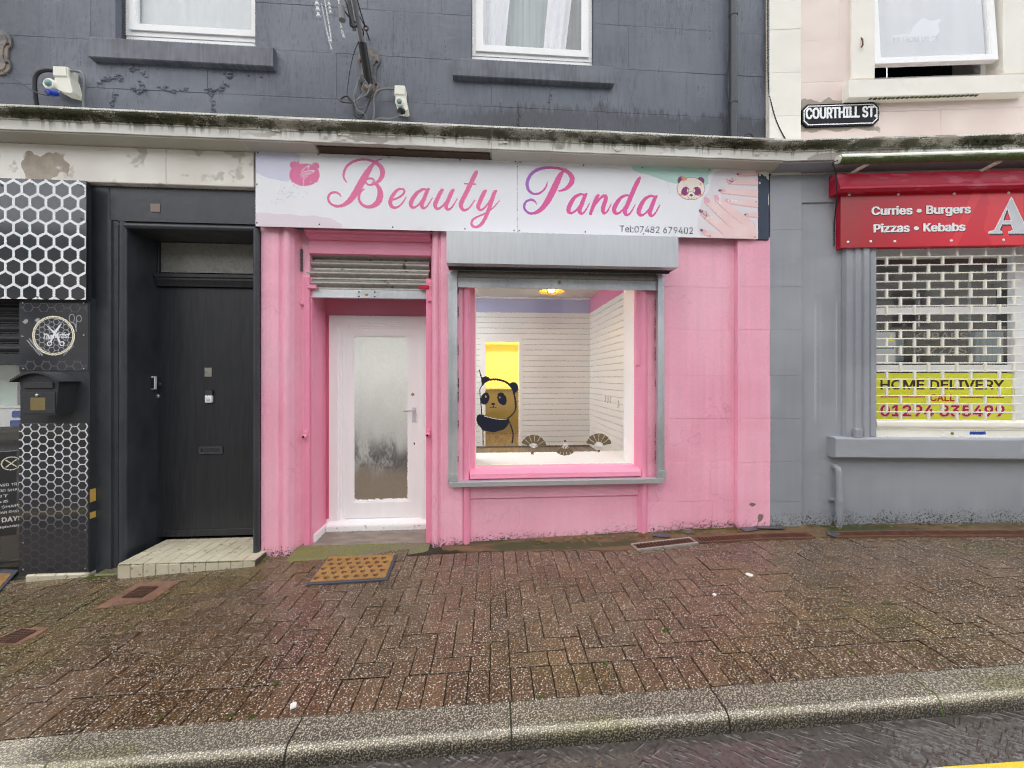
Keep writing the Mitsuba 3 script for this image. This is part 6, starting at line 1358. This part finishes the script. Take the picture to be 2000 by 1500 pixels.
part(sg_, 'bottom_rail', ext_x([(-.012, zb0), (.03, zb0), (.03, zb0 + .006), (.012, zb0 + .008), (.012, zb1 - .008), (.02, zb1 - .006), (.02, zb1), (-.012, zb1)], g_l, g_r), 'cream_steel', B)
part(sg_, 'bottom_bead', ext_x([(-.012, zb1 + .001), (.008, zb1 + .002), (.020, zb1 + .012), (.026, zb1 + .03), (.020, zb2 - .012), (.008, zb2 - .003), (-.012, zb2)], g_l, g_r), 'cream_steel', B, smooth=40)
u_, z_ = B.at(1859.5, 846.5, .012); part(sg_, 'lock', loc(B, shift(lathe([(.015, 0), (.015, .004), (.008, .006)], 14), u_, .012, z_)), 'brass', smooth=30)
for px, py in ((1843, 843), (1843, 850), (1876, 843), (1876, 850)):
    u_, z_ = B.at(px, py, .012); part(sg_, 'bolt', loc(B, shift(lathe([(.007, 0), (.006, .004), (.002, .005)], 10), u_, .012, z_)), 'cream_steel', smooth=30)
part(sg_, 'blue_label', cat([bx(B.u(1894, .013), B.u(1925, .013), .012, .0132, B.z(1910, 849, .013), B.z(1910, 843, .013), .0003)]), 'blue_plastic', B)
part(sg_, 'white_label', cat([bx(B.u(1884, .013), B.u(1893.5, .013), .012, .0132, B.z(1890, 850, .013), B.z(1890, 843, .013), .0003)]), 'print_white', B)
# red sign
rg = thing('takeaway_sign', 'red takeaway sign with white food lettering under a faded red canopy roll', 'sign')
PZ = .075
rz0, rz1 = B.z(1800, 481.5, PZ), B.z(1800, 376, PZ)
RE = 4.3
ru0 = B.u(1642, PZ)
part(rg, 'box', bx(B.u(1632, 0), RE, .002, PZ - .004, rz0 + .001, rz1 + .02, .003), 'red_canopy', B)
part(rg, 'panel', bx(ru0, RE, PZ - .003, PZ, rz0, rz1 + .01, .001), 'red_print', B)
ca, cb = B.z(1800, 346, .0), B.z(1800, 362, .15)
part(rg, 'canopy', wobble(long_profile([(.0, rz1 - .0), (PZ + .012, rz1), (.125, cb - .035), (.148, cb - .015), (.150, cb + .002), (.142, cb + .022), (.10, ca - .006), (.05, ca + .006), (.0, ca + .01)], B.u(1621, .03), RE, .05), B, .005), 'red_canopy', B, smooth=35)
l4 = lambda g: to_plane(g, B, PZ, .21333, 1600, 280)
part(rg, 'watermark_print', ext(unary_union([l4(Polygon([(1400, 452), (1492, 452), (1262, 938), (1188, 938)])), l4(Polygon([(1500, 452), (1545, 640), (1500, 770), (1590, 938), (1870, 938), (1870, 452)])).difference(l4(Polygon([(1500, 452), (1530, 452), (1560, 560), (1510, 600)])))]).intersection(sbox(ru0 + .01, rz0 + .005, RE, rz1 - .005)), PZ, PZ + .0006), 'red_print_light', B)
sh = .0065
for s, a, b, y, h in (('Curries \u2022 Burgers', 1703, 1895.5, 419.5, 15.5), ('Pizzas \u2022 Kebabs', 1707, 1885, 453.5, 15.5)):
    m = text(s, B, a, b, y, h, PZ + .0012, PZ + .003, True)
    part(rg, 'lettering_shadow', shift(m, sh, -.001, -sh), 'print_dark', B); part(rg, 'lettering', cat([m, shift(m, .0035, .0002, 0), shift(m, -.0035, .0004, 0)]), 'print_white', B)
Ao = Polygon([(1752, 492), (1762, 492), (1902, 792), (1965, 805), (1965, 826), (1728, 826), (1728, 806), (1772, 796), (1752, 742), (1672, 742), (1648, 796), (1672, 806), (1672, 826), (1545, 826), (1549, 806), (1600, 794)], [[(1718, 602), (1680, 706), (1752, 706)]])
part(rg, 'big_letter_shadow', ext(l4(affinity.translate(Ao, 10, 16)), PZ + .0008, PZ + .0016), 'print_dark', B)
part(rg, 'big_letter_edge', ext(l4(Ao), PZ + .001, PZ + .003), 'print_white', B)
part(rg, 'big_letter', ext(l4(Ao.buffer(-7)), PZ + .001, PZ + .0042), 'letter_silver', B)
for x, y in ((273, 470), (723, 468), (1235, 460), (1732, 452), (262, 903), (470, 897), (690, 897), (1207, 890), (1685, 885)):
    u_, z_ = B.at(1600 + .21333 * x, 280 + .21333 * y, PZ); part(rg, 'screw', loc(B, shift(lathe([(.012, 0), (.011, .004), (.005, .006)], 12), u_, PZ, z_)), 'print_white', smooth=30)
# mossy trough light above the sign
tl = thing('sign_light', 'long mossy white tube light on white arms above the red takeaway sign', 'sign light')
td_ = .275; tz = B.z(1700, 310, td_); t0 = B.u(1638, td_)
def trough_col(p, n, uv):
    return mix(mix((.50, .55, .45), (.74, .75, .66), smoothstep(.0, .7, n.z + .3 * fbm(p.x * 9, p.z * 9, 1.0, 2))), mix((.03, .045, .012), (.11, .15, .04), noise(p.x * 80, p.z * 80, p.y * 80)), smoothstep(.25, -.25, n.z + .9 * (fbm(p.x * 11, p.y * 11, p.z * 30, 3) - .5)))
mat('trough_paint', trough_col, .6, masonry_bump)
part(tl, 'trough', loc(B, tube([[t0, -td_, tz], [RE, -td_, tz]], .040, 18)), 'trough_paint', smooth=40)
part(tl, 'end_cap', loc(B, tube([[t0 - .012, -td_, tz], [t0 - .0005, -td_, tz]], .034, 18)), 'ivory_plastic', smooth=40)
for px in (1657, 1902):
    u = B.u(px, .04); z_ = B.z(px, 343, .04)
    k = part(tl, 'arm', loc(B, tube([[u, -.0, z_ + .01], [u + .003, -td_ + .03, tz - .03]], .0135, 10)), 'ivory_paint', smooth=40)
    part(k, 'fixing', loc(B, shift(lathe([(.035, 0), (.03, .015), (.014, .03)], 14), u, .0, z_)), 'grey_paint', smooth=30)
whole('sign_cable', 'black cable hanging from the tube light down the left edge of the red sign', 'cable', loc(B, tube(spline([[t0, -td_ - .01, tz - .01], [t0 - .05, -td_, tz - .03], [B.u(1632, .2), -.20, B.z(1632, 335, .2)], [B.u(1634, .17), -.17, B.z(1634, 362, .17)], [B.u(1633, .1), -.11, B.z(1633, 390, .1)], [B.u(1630, .02), -.02, B.z(1630, 430, .02)], [B.u(1629, .01), -.012, B.z(1629, 480, .01)]], 50), .005, 6)), 'cable_black', smooth=True)
gp_ = thing('vent_pipe', 'short grey painted waste pipe with elbow at the foot of the grey wall', 'pipe')
u_ = B.u(1638, .05); pz_ = B.z(1636, 912, .05)
el = [[u_, -.05, gb + .2], [u_, -.05, pz_ - .06]] + [[u_ - .012 * (1 - math.cos(a)), -.05 + .04 * (1 - math.cos(a)), pz_ - .05 + .05 * math.sin(a)] for a in np.linspace(.2, math.pi / 2, 6)] + [[u_ - .016, .02, pz_ + .002]]
part(gp_, 'pipe', loc(B, tube(el, .026, 14)), 'grey_paint', smooth=40)
for y in (978, 1020): z_ = B.z(1638, y, .05); part(gp_, 'collar', loc(B, tube([[u_, -.05, z_ - .018], [u_, -.05, z_ + .018]], .032, 14)), 'grey_paint', smooth=40)
z_ = B.z(1638, 978, .05); part(gp_, 'clip', bx(u_ - .055, u_ + .03, 0, .03, z_ - .01, z_ + .01), 'grey_paint', B)
# ---------------------------------------------------------------- fittings on the upper wall
def plate(label, px, py_top, py_bot, s):
    t = thing('wall_plate', label, 'wall plate', 'old cast iron wall plates on the grey wall')
    c0, c1 = A.at(px, py_top, W0), A.at(px, py_bot, W0); r0, r1 = .098 * s, .088 * s
    g = unary_union([Point(*c0).buffer(r0, 16), Point(*c1).buffer(r1, 16), Polygon([(c0[0] - r0 * .72, c0[1] - r0 * .3), (c0[0] + r0 * .72, c0[1] - r0 * .3), (c1[0] + r1 * .72, c1[1] + r1 * .3), (c1[0] - r1 * .72, c1[1] + r1 * .3)])]).buffer(.03).buffer(-.03)
    part(t, 'casting', ext(g, W0, W0 + .012), 'old_iron', A)
    part(t, 'raised_centre', ext(g.buffer(-.03), W0 + .012, W0 + .018), 'old_iron', A)
    for c, r in ((c0, r0), (c1, r1)):
        for sx in (-1, 1): part(t, 'bolt', loc(A, shift(lathe([(.011, 0), (.011, .010), (.006, .014)], 8), c[0] + sx * r * .72, W0 + .011, c[1] - (.02 if c is c0 else -.02))), 'rust', smooth=20)
    return t
mat('old_iron', lambda p, n, uv: mix((.07, .075, .085), (.20, .165, .13), smoothstep(.4, .7, fbm(p.x * 17, p.z * 17, 1.0, 3))), .55, lambda p, n, uv: .002 * fbm(p.x * 60, p.z * 60, 1.0, 2))
plate('rusty cast iron wall plate behind the black pole above the white shop sign', 721, 117, 170, 1.0)
plate('cast iron wall plate at the left edge of the grey wall', 2, 82, 128, .95)
bp_ = thing('bracket_pole', 'black sleeve and grey mast of a bracket pole leaning out from the wall plate', 'pole')
p0, p1 = A.at(722, 172, W0 + .03), A.at(707.5, 84, .14); p2, p3 = A.at(692, 0, .30), None
q0, q1_, q2 = np.array([p0[0], .0, p0[1]]), np.array([p1[0], -.14, p1[1]]), np.array([p2[0], -.30, p2[1]])
part(bp_, 'sleeve', loc(A, tube([q0, q1_], .034, 16)), 'black_plastic', smooth=40)
part(bp_, 'mast', loc(A, tube([q1_ - (q2 - q1_) * .1, q2, q2 + (q2 - q1_) * 3.5], .019, 12)), 'cable_grey', smooth=40)
part(bp_, 'foot', loc(A, shift(lathe([(.05, 0), (.048, .02), (.03, .05)], 16), p0[0] - .005, W0 + .018, p0[1])), 'old_iron', smooth=30)
off = np.array([-.045, .0, .0])
part(bp_, 'second_rod', loc(A, tube([q1_ + off + (q2 - q1_) * .28, q2 + off, q2 + off + (q2 - q1_) * 2], .016, 10)), 'cable_grey', smooth=40)
part(bp_, 'lamp_fitting', loc(A, tube([q2 + np.array([-.105, 0, -.06]), q2 + np.array([-.095, 0, -.17])], .026, 10)), 'cable_grey', smooth=40)
eb = thing('eye_bolt', 'rusty ring bolt on the grey wall holding two black stay cables', 'bolt')
u_, z_ = A.at(715, 56, .03)
an = np.linspace(0, 2 * math.pi, 21)
part(eb, 'ring', loc(A, tube([[u_ + .019 * math.cos(a), -.035, z_ + .019 * math.sin(a)] for a in an], .0065, 8, caps=False)), 'rust', smooth=True)
part(eb, 'shank', loc(A, tube([[u_ + .01, -W0, z_ - .045], [u_ + .003, -.035, z_ - .018]], .006, 8)), 'rust', smooth=True)
def zz(x, y, d=.05, ox=560, k=.17337): u, z = A.at(ox + k * x, k * y, d); return [u, -d, z]
def cable(label, pts, r, mt, group=None, n=60): return whole('hanging_cable', label, 'cable', loc(A, tube(spline(pts, n), r, 6)), mt, smooth=True, group=group)
cable('black stay cable from the ring bolt, the one ending at its top', [zz(885, 300, .04), zz(840, 160, .10), zz(795, 0, .16), zz(760, -160, .2)], .0055, 'cable_black')
cable('shorter black stay cable looped beside the ring bolt', [zz(882, 300, .045), zz(830, 200, .10), zz(800, 140, .14), zz(770, 0, .18)], .0045, 'cable_black')
cable('black cable curling off the grey mast', [zz(635, -60, .28), zz(680, 60, .27), zz(712, 200, .24), zz(722, 290, .22), zz(780, 300, .2), zz(820, 240, .18)], .0075, 'cable_black')
cable('thin black wire hooking round below the mast', [zz(640, 110, .25), zz(720, 210, .22), zz(800, 270, .19), zz(858, 340, .15), zz(862, 395, .12), zz(850, 410, .11)], .0055, 'cable_black')
cable('thin wire dropping from the black sleeve to the cable tangle', [zz(812, 462, .13), zz(760, 590, .10), zz(720, 750, .07), zz(690, 950, .04), zz(680, 1060, .03), zz(705, 1140, .03)], .0035, 'cable_black')
tg_ = thing('cable_tangle', 'tangle of black and grey cable loops tied below the bracket pole', 'cable')
L = [[(765, 1150), (780, 1030), (820, 880), (860, 850), (920, 910), (945, 1020), (880, 1040), (800, 1120), (765, 1155)], [(765, 1150), (760, 1050), (800, 930), (850, 870), (900, 930), (960, 1050), (930, 1150), (850, 1220), (780, 1180)],
     [(750, 1160), (690, 1085), (620, 1105), (608, 1140), (660, 1155), (740, 1160)], [(750, 1160), (745, 1230), (790, 1330), (850, 1320), (900, 1230), (950, 1090), (962, 1000)], [(755, 1165), (770, 1260), (830, 1300), (890, 1250), (930, 1120)],
     [(760, 1160), (800, 1240), (870, 1280), (905, 1350)], [(770, 1150), (830, 1100), (900, 1060), (925, 1000), (890, 920), (850, 1000), (880, 1060)], [(700, 1100), (720, 1130), (755, 1165), (740, 1240), (760, 1300), (820, 1335)]]
for i, l in enumerate(L): part(tg_, 'loop', loc(A, tube(spline([zz(x, y, .02 + .012 * i + .015 * math.sin(j * 1.9 + i)) for j, (x, y) in enumerate(l)], 56), .0048 if i % 2 else .0062, 6)), 'cable_black' if i in (2, 3, 4, 7) else 'cable_grey', smooth=True)
part(tg_, 'tie', loc(A, shift(trimesh.creation.icosphere(2, .016), zz(757, 1158)[0], .05, zz(757, 1158)[2])), 'cable_grey', smooth=True)
# icicle lights
def icicle(label, pts, r, d):
    t = thing('icicle_light', label, 'icicle light', 'unlit icicle lights hanging before the grey wall')
    P_ = np.array([zz(x, y, d) for x, y in pts]); n = len(P_)
    r *= .7
    part(t, 'tube', loc(A, tube(spline(P_, 24), r, 8)), 'clear_plastic', smooth=40)
    for p in spline(P_, 5): part(t, 'node', loc(A, trimesh.Trimesh(trimesh.creation.icosphere(1, r * 1.7).vertices + p, trimesh.creation.icosphere(1, 1).faces, process=False)), 'clear_plastic', smooth=True)
icicle('longest clear plastic icicle light, reaching lowest', [(395, 60), (440, 290), (465, 400), (505, 550)], .008, .22)
icicle('clear plastic icicle light beside the longest one', [(425, -20), (460, 180), (490, 360), (500, 470)], .008, .24)
icicle('stubby clear icicle light at the left of the cluster', [(325, -60), (345, 60), (362, 190)], .017, .25)
icicle('short clear icicle light right of the longest one', [(455, -40), (480, 60), (497, 150)], .012, .25)
icicle('clear plastic icicle light nearest the grey mast', [(580, -30), (605, 170), (620, 320), (645, 420)], .010, .24)
# outdoor sockets
def outdoor_socket(label, box, body, rnd, rr, cap_, cap_mat, zoomf):
    t = thing('outdoor_socket', label, 'outdoor socket')
    (x0, y0, x1, y1) = box; d1 = .06
    part(t, 'junction_box', bx(A.u(x0, d1), A.u(x1, d1), W0, d1, A.z((x0 + x1) / 2, y1, d1), A.z((x0 + x1) / 2, y0, d1), .006), 'ivory_plastic', A)
    part(t, 'lid', bx(A.u(x0 + 1.5, d1), A.u(x1 - 1.5, d1), d1, d1 + .006, A.z((x0 + x1) / 2, y1 - 1.5, d1), A.z((x0 + x1) / 2, y0 + 1.5, d1), .004), 'ivory_plastic', A)
    part(t, 'body', ext(Polygon([A.at(x, y, .055) for x, y in body]), W0, .055), 'ivory_plastic', A)
    u, z = A.at(*rnd, .07); part(t, 'socket_ring', loc(A, shift(lathe([(rr, -.03), (rr, .02), (rr * .8, .026), (rr * .62, .022)], 20), u, .05, z)), 'ivory_plastic', smooth=30)
    part(t, 'clear_cover', loc(A, shift(lathe([(rr * .62, .0), (rr * .55, .012), (rr * .3, .018)], 16), u, .068, z)), 'teal_plastic', smooth=30)
    u, z = A.at(*cap_, .075); part(t, 'plug', loc(A, cat([tube([[u + .01, -.05, z + .015], [u - .004, -.085, z - .012]], .026, 14), tube([[u - .004, -.085, z - .012], [u - .01, -.1, z - .025]], .018, 12)])), cap_mat, smooth=40)
    return t
outdoor_socket('ivory outdoor socket with bright blue plug on the grey wall at left', (103, 129, 132, 150), [(108, 148), (134, 148), (142, 178), (137, 182), (120, 178), (105, 170), (106, 158)], (95, 163), .045, (101, 180), 'blue_plastic', 1)
outdoor_socket('ivory outdoor socket with black plug above the left end of the shop lettering', (770, 166, 791, 186), [(773, 185), (791, 185), (797, 212), (794, 216), (776, 213), (772, 200)], (780, 199), .036, (783, 216), 'black_plastic', 1)
def pz3(px, py, d): u, z = A.at(px, py, d); return [u, -d, z]
cable('thick black cable looping down from the left side of the socket with the blue plug', [pz3(104, 138, .03), pz3(92, 137, .04), pz3(76, 141, .05), pz3(68, 155, .05), pz3(69, 185, .04), pz3(73, 212, .02)], .014, 'cable_black')
cable('grey cable looping down from the right side of the socket with the blue plug', [pz3(130, 139, .03), pz3(148, 139, .04), pz3(160, 143, .05), pz3(165, 160, .05), pz3(163, 190, .03), pz3(164, 214, .02)], .010, 'cable_grey')
cable('thin black wire sagging from the left wall plate to the blue plug', [pz3(-60, 100, .02), pz3(0, 136, .03), pz3(35, 158, .05), pz3(70, 180, .08), pz3(95, 187, .095)], .0045, 'cable_black')
cable('grey cable looping from the socket with the black plug down to the ledge', [pz3(770, 174, .03), pz3(750, 174, .05), pz3(736, 180, .05), pz3(730, 196, .04), pz3(731, 220, .03), pz3(727, 240, .02)], .009, 'cable_grey')
cable('thin grey cable from the black plug running back along the ledge', [pz3(782, 221, .09), pz3(775, 228, .07), pz3(760, 232, .05), pz3(742, 231, .04), pz3(728, 237, .03)], .007, 'cable_grey')
cable('loose black cable end lying on the cornice ledge below the downpipe', [pz3(1452, 268, .10), pz3(1458, 262, .11), pz3(1466, 262, .12), pz3(1470, 269, .10), pz3(1456, 270, .06)], .005, 'cable_black')
# ---------------------------------------------------------------- terrace across the street
ot = thing('opposite_terrace', 'plain rendered terrace across the street behind the viewer', 'building')
N2 = Frame(0, -10.5, .0)
ow = sbox(-40, -2, 40, 6.2)
wl_ = [(-38 + 4.1 * i, -36.6 + 4.1 * i, z0, z0 + 1.6) for i in range(19) for z0 in (.9, 3.7)]
for w in wl_: ow = ow.difference(sbox(*[w[0], w[2], w[1], w[3]]))
m = ext(ow, -.3, 0); part(ot, 'wall', m, 'far_render', N2)
part(ot, 'roof', ext_x([(-.3, 6.2), (.35, 6.2), (.35, 6.26), (-4, 9.6)] if False else [(4.5, 6.2), (-.4, 6.2), (-.4, 6.3), (2.0, 8.0)], -40, 40), 'far_roof', N2)
for w in wl_: part(ot, 'window', bx(w[0], w[1], .1, .14, w[2], w[3]), 'far_pane', N2)
